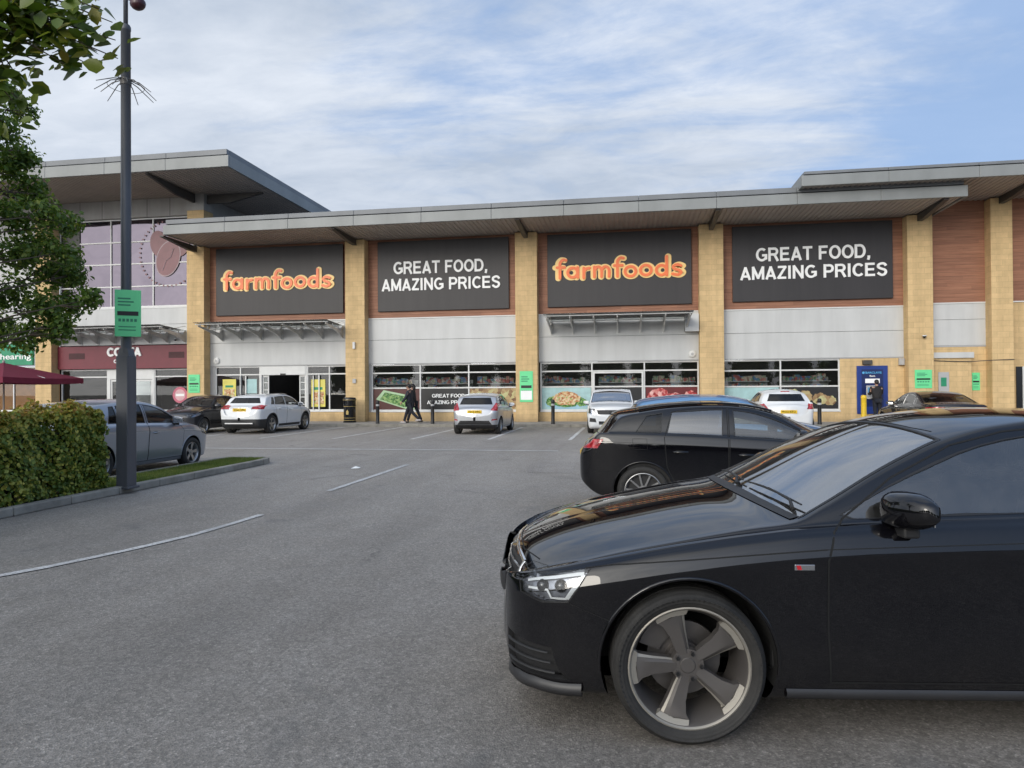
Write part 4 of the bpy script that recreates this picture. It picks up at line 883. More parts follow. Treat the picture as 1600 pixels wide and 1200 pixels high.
class Shell:
    """smooth car shell lofted from sections; regions are cut out of it as parts"""
    def __init__(s, P, N=110, per=3):
        s.P = P; L = P['L']; s.L = L; s.top = pchip(P['top']); s.bot = pchip(P['bot']); s.belt = pchip(P['belt']); s.wid = pchip(P['plan'])
        s.bf, s.br = P.get('bow', (0.16, 0.12)); s.cxm = P.get('mid', L * .55)
        rows = []; x0 = P.get('x0', 0.0)
        for i in range(N + 1):
            t = i / N; x = x0 + (L - x0) * (t - 0.88 * math.sin(2 * math.pi * t) / (2 * math.pi)); rows.append(s.section(x, per))
        A = np.array(rows); s.M = A.shape[1]                      # (N+1, M, 3) half sections, y>=0
        Bm = A[:, ::-1].copy(); Bm[:, :, 1] *= -1; full = np.concatenate([A, Bm[:, 1:]], 1)   # bottom centre -> over the left side -> top -> right side -> bottom
        n, m = full.shape[:2]; V = full.reshape(-1, 3); F = []
        for i in range(n - 1):
            for k in range(m - 1): F.append((i * m + k, (i + 1) * m + k, (i + 1) * m + k + 1, i * m + k + 1))
        bm = bmesh.new(); vs = [bm.verts.new(p) for p in V]
        for f in F:
            try: bm.faces.new([vs[i] for i in f])
            except ValueError: pass
        bmesh.ops.remove_doubles(bm, verts=bm.verts[:], dist=0.0008); bmesh.ops.recalc_face_normals(bm, faces=bm.faces[:])
        bm.verts.index_update(); bm.faces.index_update(); bm.normal_update()
        s.bm = bm; s.lay = bm.faces.layers.int.new('cand')
        s.ov = [v.co.copy() for v in bm.verts]; s.on = [v.normal.copy() for v in bm.verts]; s.of = [[v.index for v in f.verts] for f in bm.faces]
        tri = []; 
        for f in s.of:
            for k in range(1, len(f) - 1): tri.append((f[0], f[k], f[k + 1]))
        s.tri = tri; s.bvh = BVHTree.FromPolygons(s.ov, tri)
    def edge(s, x, yt=.75):
        """roof / bonnet edge (y, z) at station x"""
        P = s.P; w = s.wid(x) * P['W'] / 2; sg = math.tanh((x - s.cxm) / 0.35); bow = (s.bf if sg < 0 else s.br) * abs(sg)
        cr = P.get('crown', .06) * min(1.0, w / (P['W'] / 2) + .0); dx = (-bow if sg < 0 else bow)
        zt = lambda f: s.top(min(max(x + dx * f * f * (1 if True else 0), 0), s.L))
        belt = s.belt(x); zb = s.bot(x)
        zs = smin(belt, s.top(x) - cr * .9, .05); zs = max(zs, zb + .4 * (s.top(x) - zb))
        ysh = w * P.get('shoulder', .95)
        ze = max(zt(.82) - cr, zs + .0); ye = ysh - .035 * w - P.get('tumble', .42) * max(0, ze - zs)
        return w, zb, zs, ysh, ye, ze, cr, dx
    def section(s, x, per):
        P = s.P; w, zb, zs, ysh, ye, ze, cr, dx = s.edge(x); fc = P.get('crease', .80); H = zs - zb; tuck = P.get('tuck', .05)
        def tz(y): q = y / max(w, 1e-4); return s.top(min(max(x + dx * q * q, 0), s.L)) - cr * (y / max(ye, 1e-4))**2
        g = ze - zs; P_ = [(0, zb), (w * .5, zb), (w * .84, zb), (w * (.955 - tuck), zb + .015 * H + .0), (w * (.985 - tuck), zb + .09 * H), (w * (.985 - tuck * .45), zb + .24 * H), (w * .975, zb + .42 * H), (w * .985, zb + .6 * H),
              (w * 1.0, zb + (fc - .06) * H), (w * 1.002, zb + fc * H), (w * .996, zb + (fc + .025) * H), (w * .975, zb + (fc + .11) * H), (ysh + .012 * w, zs - .015 * H), (ysh, zs + .01 * g), (ysh - .03 * w, zs + .03 * g + .004)]
        b = (ysh - .035 * w, zs + .04 * g); bul = P.get('bulge', .025) * min(1, g / .3) if g > 0 else 0
        for f in (.3, .6, .85, .96): P_.append((b[0] + (ye - b[0]) * f + bul * math.sin(math.pi * min(f, 1)) , b[1] + (ze - b[1]) * f))
        yr = max(ye - .05 * w, 0); P_.append((ye - .012 * w, ze + .25 * (tz(yr) - ze) + .001)); P_.append((yr, tz(yr)))
        for f in (.82, .62, .42, .2, 0): P_.append((yr * f, tz(yr * f)))
        if P.get('sharp'): P_ = P_[:10] + [P_[9]] + P_[10:14] + [P_[13]] + P_[14:]
        C = bspline(np.array(P_, float), per); C[:, 0] = np.maximum(C[:, 0], 0); C[-1, 0] = 0; C[0, 0] = 0
        return np.stack([np.full(len(C), x), C[:, 0], C[:, 1]], 1)
    # ---- cutting
    def planes(s, poly, axis):
        """half-spaces of a convex polygon; axis = projection direction"""
        ix = {'y': (0, 2), 'x': (1, 2), 'z': (0, 1)}[axis]; poly = [Vector(p) for p in poly]; c = sum(poly, Vector((0, 0))) / len(poly); out = []
        for i in range(len(poly)):
            a, b = poly[i], poly[(i + 1) % len(poly)]; d = b - a
            if d.length < 1e-6: continue
            n = Vector((d.y, -d.x)).normalized()
            if n.dot(c - a) > 0: n = -n
            co = Vector((0, 0, 0)); no = Vector((0, 0, 0)); co[ix[0]], co[ix[1]] = a.x, a.y; no[ix[0]], no[ix[1]] = n.x, n.y; out.append((co, no))
        return out
    def cut(s, planes, pre):
        bm, lay = s.bm, s.lay
        lim = {}
        for f in bm.faces: f[lay] = 1 if pre(f) else 0
        for co, no in planes:
            fs = [f for f in bm.faces if f[lay] == 1]
            if not fs: return []
            keep = []; cross = []
            for f in fs:
                dd = [(v.co - co).dot(no) for v in f.verts]
                if max(dd) <= 1e-6: continue
                if min(dd) >= -1e-6: f[lay] = 0
                else: cross.append(f)
            if cross:
                es = {e for f in cross for e in f.edges}; vs = {v for f in cross for v in f.verts}
                bmesh.ops.bisect_plane(bm, geom=list(cross) + list(es) + list(vs), plane_co=co, plane_no=no, dist=1e-6)
                for f in bm.faces:
                    if f[lay] == 1 and (f.calc_center_median() - co).dot(no) > 0: f[lay] = 0
        return [f for f in bm.faces if f[lay] == 1]
    def norm(s, p):
        loc, nr, idx, d = s.bvh.find_nearest(p); a, b, c = (s.ov[i] for i in s.tri[idx])
        v0, v1, v2 = b - a, c - a, loc - a; d00, d01, d11, d20, d21 = v0.dot(v0), v0.dot(v1), v1.dot(v1), v2.dot(v0), v2.dot(v1); den = d00 * d11 - d01 * d01
        if abs(den) < 1e-14: return nr
        v = (d11 * d20 - d01 * d21) / den; w = (d00 * d21 - d01 * d20) / den
        n = s.on[s.tri[idx][0]] * (1 - v - w) + s.on[s.tri[idx][1]] * v + s.on[s.tri[idx][2]] * w; return n.normalized() if n.length > 1e-6 else nr
    def T(s, p): return (s.L / 2 - p[0], -p[1], p[2])          # shell -> object space (+X forward, +Y the car's left)
    def to_obj(s, faces, name, mat, parent, off=0.0, flange=0.0):
        vs = {}; V = []; Nn = []; F = []
        for f in faces:
            q = []
            for v in f.verts:
                if v not in vs:
                    n = s.norm(v.co); vs[v] = len(V); V.append(s.T(v.co + n * off)); Nn.append((-n.x, -n.y, n.z))
                q.append(vs[v])
            F.append(q)
        nf = len(F)
        if flange:
            fset = set(faces)
            for f in faces:
                for e in f.edges:
                    if sum(1 for g in e.link_faces if g in fset) == 1:
                        a, b = e.verts; k = len(V)
                        for v in (a, b): n = s.norm(v.co); V.append(s.T(v.co + n * (off - flange))); Nn.append((-n.x, -n.y, n.z))
                        F.append([vs[a], vs[b], k + 1, k])
        me = bpy.data.meshes.new(name); me.from_pydata(V, [], F); me.materials.append(mat); me.polygons.foreach_set('use_smooth', [True] * len(F)); me.update()
        # face winding so that geometric normals agree with the shell normals
        me.flip_normals() if nf and sum(me.polygons[i].normal.dot(Vector(Nn[F[i][0]])) for i in range(min(nf, 60))) < 0 else None
        ln = []
        for p in me.polygons:
            for vi in p.vertices: ln.append(Nn[vi] if p.index < nf else tuple(p.normal))
        me.normals_split_custom_set(ln)
        o = bpy.data.objects.new(name, me); COL.objects.link(o); o.parent = parent; return o
    def take(s, faces):
        bmesh.ops.delete(s.bm, geom=faces, context='FACES')
    def ring(s, faces, width_in, parent, name='window_seal', mat=None, depth=.012):
        """rubber seal round an opening"""
        fset = set(faces); c = sum((f.calc_center_median() for f in faces), Vector()) / len(faces); V = []; F = []; idx = {}
        for f in faces:
            for e in f.edges:
                if sum(1 for g in e.link_faces if g in fset) == 1:
                    q = []
                    for v in e.verts:
                        if v not in idx:
                            n = s.norm(v.co); d = (c - v.co); d = (d - n * d.dot(n)); d.normalize(); idx[v] = len(V)
                            V.append(s.T(v.co + n * .0015)); V.append(s.T(v.co + d * width_in + n * .001)); V.append(s.T(v.co + d * width_in - n * depth))
                        q.append(idx[v])
                    a, b = q; F += [(a, b, b + 1, a + 1), (a + 1, b + 1, b + 2, a + 2)]
        me = bpy.data.meshes.new(name); me.from_pydata(V, [], F); me.materials.append(mat or CM['rubber']); me.update()
        bm = bmesh.new(); bm.from_mesh(me); bmesh.ops.recalc_face_normals(bm, faces=bm.faces[:]); bm.to_mesh(me); bm.free()
        o = bpy.data.objects.new(name, me); COL.objects.link(o); o.parent = parent; return o
    def side(s, x, z, sg=1):
        """point on the side surface (shell space)"""
        r = s.bvh.ray_cast(Vector((x, sg * 3.0, z)), Vector((0, -sg, 0))); return r[0] if r[0] is not None else Vector((x, sg * s.P['W'] / 2, z))
    def down(s, x, y):
        r = s.bvh.ray_cast(Vector((x, y, 4.0)), Vector((0, 0, -1))); return r[0] if r[0] is not None else Vector((x, y, s.top(x)))
    def frm(s, y, z, rear=False):
        r = s.bvh.ray_cast(Vector((9.0 if rear else -4.0, y, z)), Vector((-1 if rear else 1, 0, 0))); return r[0] if r[0] is not None else Vector((s.L if rear else 0, y, z))
    def ribbon(s, pts, w, name, mat, parent, off=.0015, raised=0.0):
        """thin strip lying on the surface through 3D points already on it"""
        V = []; F = []; q = []
        for a, b in zip(pts, pts[1:]):
            n = max(1, int((b - a).length / .03))
            for k in range(n): q.append(a.lerp(b, k / n))
        q.append(pts[-1]); pr = []
        for p in q: loc = s.bvh.find_nearest(p)[0]; pr.append((loc, s.norm(loc)))
        for i, (p, n) in enumerate(pr):
            d = (pr[min(i + 1, len(pr) - 1)][0] - pr[max(i - 1, 0)][0]).normalized(); t = n.cross(d).normalized() * w / 2
            if raised: V += [s.T(p + t), s.T(p + t * .6 + n * raised), s.T(p - t * .6 + n * raised), s.T(p - t)]
            else: V += [s.T(p + t + n * off), s.T(p - t + n * off)]
        k = 4 if raised else 2
        for i in range(len(pr) - 1):
            for j in range(k - 1): F.append((i * k + j, i * k + j + 1, (i + 1) * k + j + 1, (i + 1) * k + j))
        me = bpy.data.meshes.new(name); me.from_pydata(V, [], F); me.materials.append(mat)
        if raised: me.polygons.foreach_set('use_smooth', [True] * len(F))
        me.update(); o = bpy.data.objects.new(name, me); COL.objects.link(o); o.parent = parent; return o
    def sidepts(s, xz, sg): return [s.side(x, z, sg) for x, z in xz]

def wheel(parent, r, rim, w, style, x, y, sg, mats=('silver', 'silver'), spin=0.0, steer=0.0):
    """wheel part with brake disc mesh; tyre and rim sub-parts. Outer face towards +Y*sg"""
    m = MB(); m.lathe([(0.0, -.06), (rim * .62, -.06), (rim * .62, -.035), (0, -.035)], 32, 'y'); m.lathe([(.0, -.0), (rim * .3, -.0), (rim * .32, -.05)], 16, 'y')
    a0 = R(20); m.lathe([(rim * .45, -.075), (rim * .8, -.075), (rim * .8, -.01), (rim * .45, -.01), (rim * .45, -.075)], 8, 'y', a0=a0, a1=a0 + .9)
    wh = m.build('wheel', CM['disc'], parent, auto=.6)
    t = MB(); h = w / 2; sr = r - rim
    t.lathe([(rim - .004, -h * .82), (rim + sr * .25, -h * 1.0), (rim + sr * .6, -h * 1.03), (r - .02, -h * .93), (r - .004, -h * .78), (r, -h * .6), (r, -h * .32), (r - .008, -h * .31), (r - .008, -h * .25), (r, -h * .24), (r, h * .24), (r - .008, h * .25), (r - .008, h * .31), (r, h * .32), (r, h * .6), (r - .004, h * .78), (r - .02, h * .93), (rim + sr * .6, h * 1.03), (rim + sr * .25, h * 1.0), (rim - .004, h * .82)], 72, 'y')
    t.build('tyre', CM['tyre'], wh, auto=.7)
    a = MB(); h2 = h * .84
    a.lathe([(rim + .004, h2), (rim - .006, h2 + .004), (rim - .013, h2 - .003), (rim - .02, h2 - .02), (rim - .035, h2 - .06), (rim - .045, -h2), (rim + .004, -h2)], 72, 'y')
    mt = [CM[mats[0]], CM[mats[1]]]; a.cur = 0
    if style == 'blade':                                   # five broad swept spokes with machined tips
        a.mi = [1 if i < 72 * 2 else 0 for i in range(len(a.mi))]
        yo, yh = h2 - .012, h2 - .035
        for k in range(5):
            b = R(72 * k) + spin
            def pt(rr, an, yy): return (rr * math.cos(b + an), yy, rr * math.sin(b + an))
            # outline (radius, angle): straight leading edge, flared trailing edge
            rr = [.045, .09, .135, .18, .20]; lead = [R(28), R(18), R(14), R(13), R(13)]; trail = [R(-30), R(-19), R(-14.5), R(-15.5), R(-19)]
            rr = [q * rim / .232 for q in rr]; ys = [yh, yh + .004, yh + .010, yo - .006, yo - .004]
            V = []; F = []
            for i in range(5):
                dsh = .022
                V += [pt(rr[i], lead[i], ys[i] - .012), pt(rr[i], lead[i] * .72 + trail[i] * .28, ys[i] + .002), pt(rr[i], trail[i], ys[i] - .002), pt(rr[i], trail[i], ys[i] - .045), pt(rr[i], lead[i], ys[i] - .05)]
            for i in range(4):
                for j in range(5): F.append((i * 5 + j, i * 5 + (j + 1) % 5, (i + 1) * 5 + (j + 1) % 5, (i + 1) * 5 + j))
            a.cur = 0; a.add(V, F)
            V = []; F = []; a.cur = 1                        # machined tip
            for i, (q, la, tr, yy) in enumerate([(.20, R(14.5), R(-19), yo - .004), (.212, R(16), R(-18.5), yo + .0), (.2285, R(17), R(-17), yo + .008)]):
                q *= rim / .232; V += [pt(q, la, yy), pt(q, (la + tr) / 2, yy + .002), pt(q, tr, yy), pt(q, tr, yy - .03), pt(q, la, yy - .03)]
            for i in range(2):
                for j in range(5): F.append((i * 5 + j, i * 5 + (j + 1) % 5, (i + 1) * 5 + (j + 1) % 5, (i + 1) * 5 + j))
            a.add(V, F)
            a.cur = 1; V = []                              # thin bright facet along the leading edge
            for i in range(5): V += [pt(rr[i], lead[i], ys[i] - .0115), pt(rr[i], lead[i] * .9 + trail[i] * .1, ys[i] - .004)]
            a.add(V, [(2 * i, 2 * i + 1, 2 * i + 3, 2 * i + 2) for i in range(4)])
        a.cur = 0; a.lathe([(.0, yh + .004), (.03, yh + .004), (.034, yh), (.07, yh - .001), (.075, yh - .03), (.05, -.04)], 40, 'y')
        for k in range(5):
            b = R(72 * k + 36) + spin; c = (.056 * math.cos(b), yh - .002, .056 * math.sin(b)); a.cur = 0; a.lathe([(.0, .012), (.009, .012), (.011, .0)], 6, 'y', c)
    else:
        n, wi, wo = {'ten': (10, .022, .022), 'five': (5, .05, .075), 'multi': (8, .028, .035), 'steel': (9, .045, .06), 'twin': (7, .03, .05)}[style]
        yo, yh = h2 - .014, h2 - .03
        for k in range(n):
            b = 2 * math.pi * k / n + spin; ca, sa = math.cos(b), math.sin(b)
            def pt(rr, u, yy): return (rr * ca - u * sa, yy, rr * sa + u * ca)
            V = [pt(.05, -wi / 2, yh), pt(.05, wi / 2, yh), pt(rim - .012, wo / 2, yo), pt(rim - .012, -wo / 2, yo), pt(.05, -wi / 2 * .7, yh - .04), pt(.05, wi / 2 * .7, yh - .04), pt(rim - .02, wo / 2 * .7, yo - .04), pt(rim - .02, -wo / 2 * .7, yo - .04)]
            a.add(V, [(0, 1, 2, 3), (4, 7, 6, 5), (0, 3, 7, 4), (1, 5, 6, 2)])
        a.lathe([(0, yh + .012), (.028, yh + .012), (.03, yh + .004), (.062, yh + .003), (.066, yh - .04), (.04, -.04)], 32, 'y')
    rb = a.build('rim', mt, wh, auto=.5)
    if style == 'blade':
        nb = MB()
        for k in range(5):
            b = R(72 * k + 36) + spin; c = (.056 * math.cos(b), h2 - .036, .056 * math.sin(b)); nb.lathe([(.0, .013), (.0065, .013), (.0065, .02), (.0085, .02), (.0085, .0)], 6, 'y', c)
        nb.build('wheel_bolt', CM['plastic'], wh)
    wh.location = (x, y, r); wh.rotation_euler = (0, 0, (0 if sg > 0 else math.pi) + steer); return wh

def seat_mb(m, x, y, z, w=.5):
    m.cbox(x - .24, x + .26, y - w / 2, y + w / 2, z, z + .14, .05)
    k = MB(); k.cbox(-.07, .07, -w / 2 + .02, w / 2 - .02, 0, .58, .055); k.cbox(-.05, .05, -.13, .13, .63, .80, .045); k.tube([(0, -.05, .55), (0, -.05, .66)], .008); k.tube([(0, .05, .55), (0, .05, .66)], .008)
    k.xf(Matrix.Translation((x - .2, y, z + .1)) @ Matrix.Rotation(R(-16), 4, 'Y')); m.add(k.v, k.f)

def make_car(name, label, spec, paintmat, loc, rz, scale=1.0, group=None):
    P = spec; L = P['L']; root = empty(name, label, P.get('cat', 'car'), loc, rz, group); root.scale = (scale, scale, scale * P.get('zs', 1.0))
    S = Shell(P, P.get('N', 100), P.get('per', 3)); top = S.top
    # wheel arches
    fx, rx, ar = P['fx'], P['rx'], P['arch']; zc = P['wr'] + .005
    for cx in (fx, rx):
        poly = [(cx + ar * math.cos(2 * math.pi * k / 40), zc + ar * math.sin(2 * math.pi * k / 40)) for k in range(40)]
        pl = S.planes(poly, 'y')
        fs = S.cut(pl, lambda f: abs(f.calc_center_median().x - cx) < ar + .3 and max(abs(v.co.y) for v in f.verts) > P['W'] / 2 - .36 and f.calc_center_median().z < zc + ar + .1)
        if fs: S.take(fs)
        for sg in (1, -1):
            liners = MB(); arc = [(cx + (ar + .002) * math.cos(math.pi * k / 30 * 1.16 - .08 * math.pi), zc + (ar + .002) * math.sin(math.pi * k / 30 * 1.16 - .08 * math.pi)) for k in range(31)]
            V = []; 
            for (x, z) in arc: p = S.side(x, max(z, S.bot(x) + .03), sg); V += [S.T((x, p.y - sg * .001, z)), S.T((x, sg * (P['W'] / 2 - .40), z))]
            liners.add(V, [(2 * i, 2 * i + 1, 2 * i + 3, 2 * i + 2) for i in range(30)])
            y = sg * (P['W'] / 2 - .40); liners.add([S.T((x, y, z)) for x, z in arc], [tuple(range(31))]); liners.build('wheel_liner', CM['liner'], root)
            lipm = P.get('cladding') or paintmat; lw = .055 if P.get('cladding') else .016
            S.ribbon([S.side(cx + (ar + lw * .42) * math.cos(a), zc + (ar + lw * .42) * math.sin(a), sg) for a in [math.pi * (k / 30) * 1.06 - .03 * math.pi for k in range(31)] if zc + ar * math.sin(a) > S.bot(cx) + .04], lw, 'arch_trim', lipm, root, raised=.010 if P.get('cladding') else .007)
    ww = P.get('ww', .21); ins = P.get('inset', .02)
    for cx, st in ((fx, P.get('steer', 0.0)), (rx, 0.0)):
        for sg in (1, -1):   # sg=1 : car's left (+Y object)
            wheel(root, P['wr'], P['rim'], ww, P.get('wheel', 'ten'), L / 2 - cx, sg * (P['W'] / 2 - ww / 2 - ins), sg, P.get('rimmat', ('silver', 'silver')), P.get('spin', .3), st)
    # side windows
    dlo = P['dlo']; zl = P.get('glassgap', .03)
    def topcurve(x0, x1, d, n=8):
        out = []
        for k in range(n + 1):
            x = x0 + (x1 - x0) * k / n; w, zb, zs, ysh, ye, ze, cr, dx = S.edge(x); out.append((x, ze - d))
        return out
    glasspolys = []
    for (bx0, bx1, tx0, tx1, mat) in dlo:
        bot = [(bx0, S.belt(bx0) + zl), (bx1, S.belt(bx1) + zl)]; tc = topcurve(tx0, tx1, P.get('railgap', .05)); tc = [(x, max(z, S.belt(x) + zl + .01)) for x, z in tc]
        poly = bot + tc[::-1]; glasspolys.append((poly, mat))
    for poly, mat in glasspolys:
        hull = convex(poly)
        for sg in (1, -1):
            fs = S.cut(S.planes(hull, 'y'), lambda f: f.calc_center_median().y * sg > .3 and f.calc_center_median().z > S.belt(f.calc_center_median().x) - .05)
            if fs:
                g = S.to_obj(fs, 'side_window', CM[mat], root, off=-.006); S.ring(fs, .013, g, mat=CM['chrome'] if P.get('chromedlo') else None); S.take(fs)
    # windscreen, rear screen (top or rear projection)
    for key, nm in (('screen', 'windscreen'), ('rear', 'rear_window')):
        poly, ax, lim, mat = P[key]
        if poly[0] == 'auto': poly = poly_screen(S, poly[1:])
        fs = S.cut(S.planes(convex(poly), ax), lambda f: lim(f.calc_center_median(), f.normal))
        if fs:
            g = S.to_obj(fs, nm, CM[mat], root, off=-.005); S.ring(fs, .02, g); S.take(fs)
    # lamps and other cut regions
    for (nm, poly, ax, lim, mat, kind) in P.get('cuts', []):
        for sg in ((1, -1) if kind.get('both', True) else (1,)):
            pp = [(a * sg, b) for a, b in poly] if ax == 'x' else ([(a, b * sg) for a, b in poly] if ax == 'z' else poly)
            pre = (lambda f: lim(Vector((f.calc_center_median().x, f.calc_center_median().y * sg, f.calc_center_median().z)), f.normal))
            pl = S.planes(convex(pp), ax)
            for (co, no) in kind.get('planes', []): pl.append((Vector((co[0], co[1] * sg, co[2])), Vector((no[0], no[1] * sg, no[2]))))
            fs = S.cut(pl, pre)
            if not fs: continue
            mm = CM[mat] if isinstance(mat, str) else mat
            if kind.get('lamp'):
                g = S.to_obj(fs, nm, CM['lens'], root, off=.001); S.to_obj(fs, 'reflector', CM['refl'], g, off=-.035, flange=-.034); S.ring(fs, .006, g, 'lamp_seal')
            else:
                g = S.to_obj(fs, nm, mm, root, off=kind.get('off', 0.0), flange=kind.get('flange', .012))
            S.take(fs)
    # doors
    for (poly, hx, hz) in P.get('doors', []):
        for sg in (1, -1):
            fs = S.cut(S.planes(convex(poly), 'y'), lambda f: f.calc_center_median().y * sg > .3)
            if fs:
                d = S.to_obj(fs, 'door', paintmat, root); S.take(fs)
                pts = S.sidepts([p for p in dens(poly)], sg); S.ribbon(pts, .0085, 'door_gap', CM['gap'], d)
                if hx:
                    c = S.side(hx, hz, sg); n = S.norm(c); h = MB()
                    pr = [(-.095, 0, .010), (-.08, .022, .014), (0, .034, .016), (.08, .03, .015), (.095, 0, .011)]
                    V = []
                    for (a, o, hh) in pr:
                        for (dz, k) in ((-hh, .55), (-hh * .4, 1), (hh * .6, 1), (hh, .55)): q = c + Vector((a, 0, dz)) + n * (o * k + .001); V.append(S.T(q))
                    h.add(V, [(i * 4 + j, i * 4 + j + 1, (i + 1) * 4 + j + 1, (i + 1) * 4 + j) for i in range(4) for j in range(3)]); h.build('door_handle', paintmat if not P.get('blackhandle') else CM['plastic'], d, smooth=True)
                    q = MB(); q.add([S.T(c + Vector((.08 * math.cos(a), 0, .026 * math.sin(a))) + n * .0015) for a in [2 * math.pi * k / 18 for k in range(18)]], [tuple(range(18))]); q.build('handle_recess', CM['gap'], d, fixn=False)
    for (pts, kind, w) in P.get('seams', []):
        for sg in ((1, -1) if kind != 'c' else (1,)):
            if kind == 's': pp = S.sidepts(pts, sg)
            elif kind == 't': pp = [S.down(x, y * sg) for x, y in pts]
            elif kind == 'c': pp = [S.down(x, y) for x, y in pts]
            elif kind == 'r': pp = [S.frm(y * sg, z, True) for y, z in pts]
            elif kind == 'f': pp = [S.frm(y * sg, z, False) for y, z in pts]
            S.ribbon(pp, abs(w), 'panel_gap' if w > 0 else 'trim_strip', CM['gap'] if w > 0 else P.get('stripmat', CM['plastic']), root, off=.0012 if w > 0 else .002)
    # floor pan inside: body from what is left
    body = S.to_obj(list(S.bm.faces), 'body', paintmat, root)
    # cabin
    cab = MB(); xw, xe = P['cabin']; wi = P['W'] / 2 - .12; zf = .30
    cab.add([S.T((xw, -wi, zf)), S.T((xw, wi, zf)), S.T((xe, wi, zf)), S.T((xe, -wi, zf))], [(0, 1, 2, 3)])
    cab.cbox(L / 2 - xw - .42, L / 2 - xw + .1, -wi + .05, wi - .05, S.belt(xw + .2) - .32, S.belt(xw + .2) - .06, .05)
    cab.cbox(L / 2 - xe - .1, L / 2 - xe + .02, -wi + .06, wi - .06, zf, S.belt(xe) - .04, .03)
    for sg in (1, -1): cab.cbox(L / 2 - xe, L / 2 - xw, sg * (wi - .0) - .02, sg * (wi - .0) + .02, zf, S.belt((xw + xe) / 2) - .05, .02)
    cab.build('cabin_lining', CM['plastic'], root)
    st = MB(); zs_ = zf + .05
    for y in (-.36, .36): seat_mb(st, L / 2 - xw - 1.22, y, zs_)
    st.build('front_seat', CM['seat'], root); st = MB()
    if xe - xw > 1.9:
        for y in (-.36, .36): seat_mb(st, L / 2 - xw - 2.05, y, zs_)
        st.build('rear_seat', CM['seat'], root)
    sw = MB(); n = 24; cx, cy, cz = L / 2 - xw - .62, -.37, S.belt(xw + .2) - .08
    ring = [(0, .18 * math.cos(2 * math.pi * k / n), .18 * math.sin(2 * math.pi * k / n)) for k in range(n + 1)]; sw.tube(ring, .014, 8, cap=False); sw.tube([(0, -.17, 0), (0, .17, 0)], .018, 6); sw.tube([(0, 0, 0), (0, 0, -.17)], .018, 6); sw.lathe([(0, .02), (.06, .02), (.07, 0)], 14, 'x')
    sw.xf(Matrix.Translation((cx, cy, cz)) @ Matrix.Rotation(R(-24), 4, 'Y')); sw.build('steering_wheel', CM['plastic'], root)
    # mirrors
    mx, mz, ms = P['mirror']
    for sg in (1, -1):
        w, zb, zs, ysh, ye, ze, cr, dx = S.edge(mx); c = S.side(mx, zs + .045, sg); k = MB()
        # housing: rounded wedge, deepest near the car, swept tip
        V = []; rows = 11
        for i in range(rows):
            t = i / (rows - 1); yy = .05 + .215 * t * ms; q = min(1.0, .86 + 2.2 * t) * (1 - t ** 4 * .62); hz = .072 * ms * q; hx = .085 * ms * min(1.0, .8 + 1.5 * t) * (1 - .6 * t ** 3)
            for a in [2 * math.pi * q_ / 20 for q_ in range(20)]:
                ca, sa = math.cos(a), math.sin(a); xx = -hx * abs(ca)**.85 if ca > 0 else hx * .42 * abs(ca)**.5; zz = hz * (abs(sa)**.62) * (1 if sa > 0 else -1)
                V.append(S.T((mx + xx + .03 * t * t, sg * (abs(c.y) - .03 + yy), zs + mz + zz + .018 * t)))
        k.add(V, [(i * 20 + j, i * 20 + (j + 1) % 20, (i + 1) * 20 + (j + 1) % 20, (i + 1) * 20 + j) for i in range(rows - 1) for j in range(20)] + [tuple(range(20)), tuple(range((rows - 1) * 20, rows * 20))])
        mo = k.build('door_mirror', paintmat, root, auto=1.0); f = MB()
        f.cbox(L / 2 - mx - .035, L / 2 - mx + .035, -sg * (abs(c.y) + .06) - .075, -sg * (abs(c.y) + .06) + .075, zs + mz - .095 * ms, zs + mz - .055 * ms, .01)
        f.build('mirror_foot', CM['plastic'], mo)
        g = MB(); g.cbox(L / 2 - mx - .052, L / 2 - mx - .046, -sg * (abs(c.y) + .14) - .075, -sg * (abs(c.y) + .14) + .075, zs + mz - .045, zs + mz + .045, .002); g.build('mirror_glass', CM['chrome'], mo)
    # wipers
    if P.get('wipers', True):
        wp = MB(); base = P['wiper']; W2 = P['W'] / 2
        for (y0, y1) in ((-.05, .62), (-.70, -.10)):
            def bp(y, up_, fw=0.0): q = S.down(base + fw + S.bf * (y / W2) ** 2, y); return S.T(q + Vector((0, 0, up_)))
            wp.tube([bp(y0 + (y1 - y0) * t, .018 + .012 * math.sin(math.pi * t)) for t in (0, .2, .4, .6, .8, 1.0)], [.004, .005, .006, .006, .005, .004], 6)
            wp.tube([bp(y0 + .02, .012, -.03), bp(y0 + (y1 - y0) * .12, .03, -.012), bp(y0 + (y1 - y0) * .5, .034)], [.010, .007, .004], 6)
        wp.build('wiper', CM['plastic'], root)
    if P.get('cowl'):
        cw = MB(); V = []; ys = np.linspace(-.76, .76, 41) * P['W'] / 1.84
        for y in ys:
            for dx_ in (-.03, -.022, -.012, .0, .012): q = S.down(P['cowl'] + dx_ + S.bf * (y / (P['W'] / 2)) ** 2 * .95, y); V.append(S.T(q + Vector((0, 0, .004 if dx_ < .01 else .002))))
        cw.add(V, [(i * 5 + j, i * 5 + j + 1, (i + 1) * 5 + j + 1, (i + 1) * 5 + j) for i in range(40) for j in range(4)]); cw.build('cowl', CM['plastic'], root, smooth=True)
    # plates
    for (rear, z, txt, dx) in P.get('plates', []):
        p = S.frm(0, z, rear); t = MB(); X = L / 2 - p.x + (-.012 if rear else .012)
        t.cbox(X - .008, X + .008, -.26, .26, z - .056, z + .056, .003); pl = t.build('number_plate', CM['plate_y' if rear else 'plate_w'], root)
        tm = text_mb(txt, 1, offset=.02, extrude=.001, width=.44, height=.072, res=2)
        tm.v = [((X - .0095) if rear else (X + .0095), (.22 - x) if rear else (x - .22), z - .036 + zz) for x, y, zz in tm.v]; tm.build('plate_lettering', CM['gap'], pl, fixn=False)
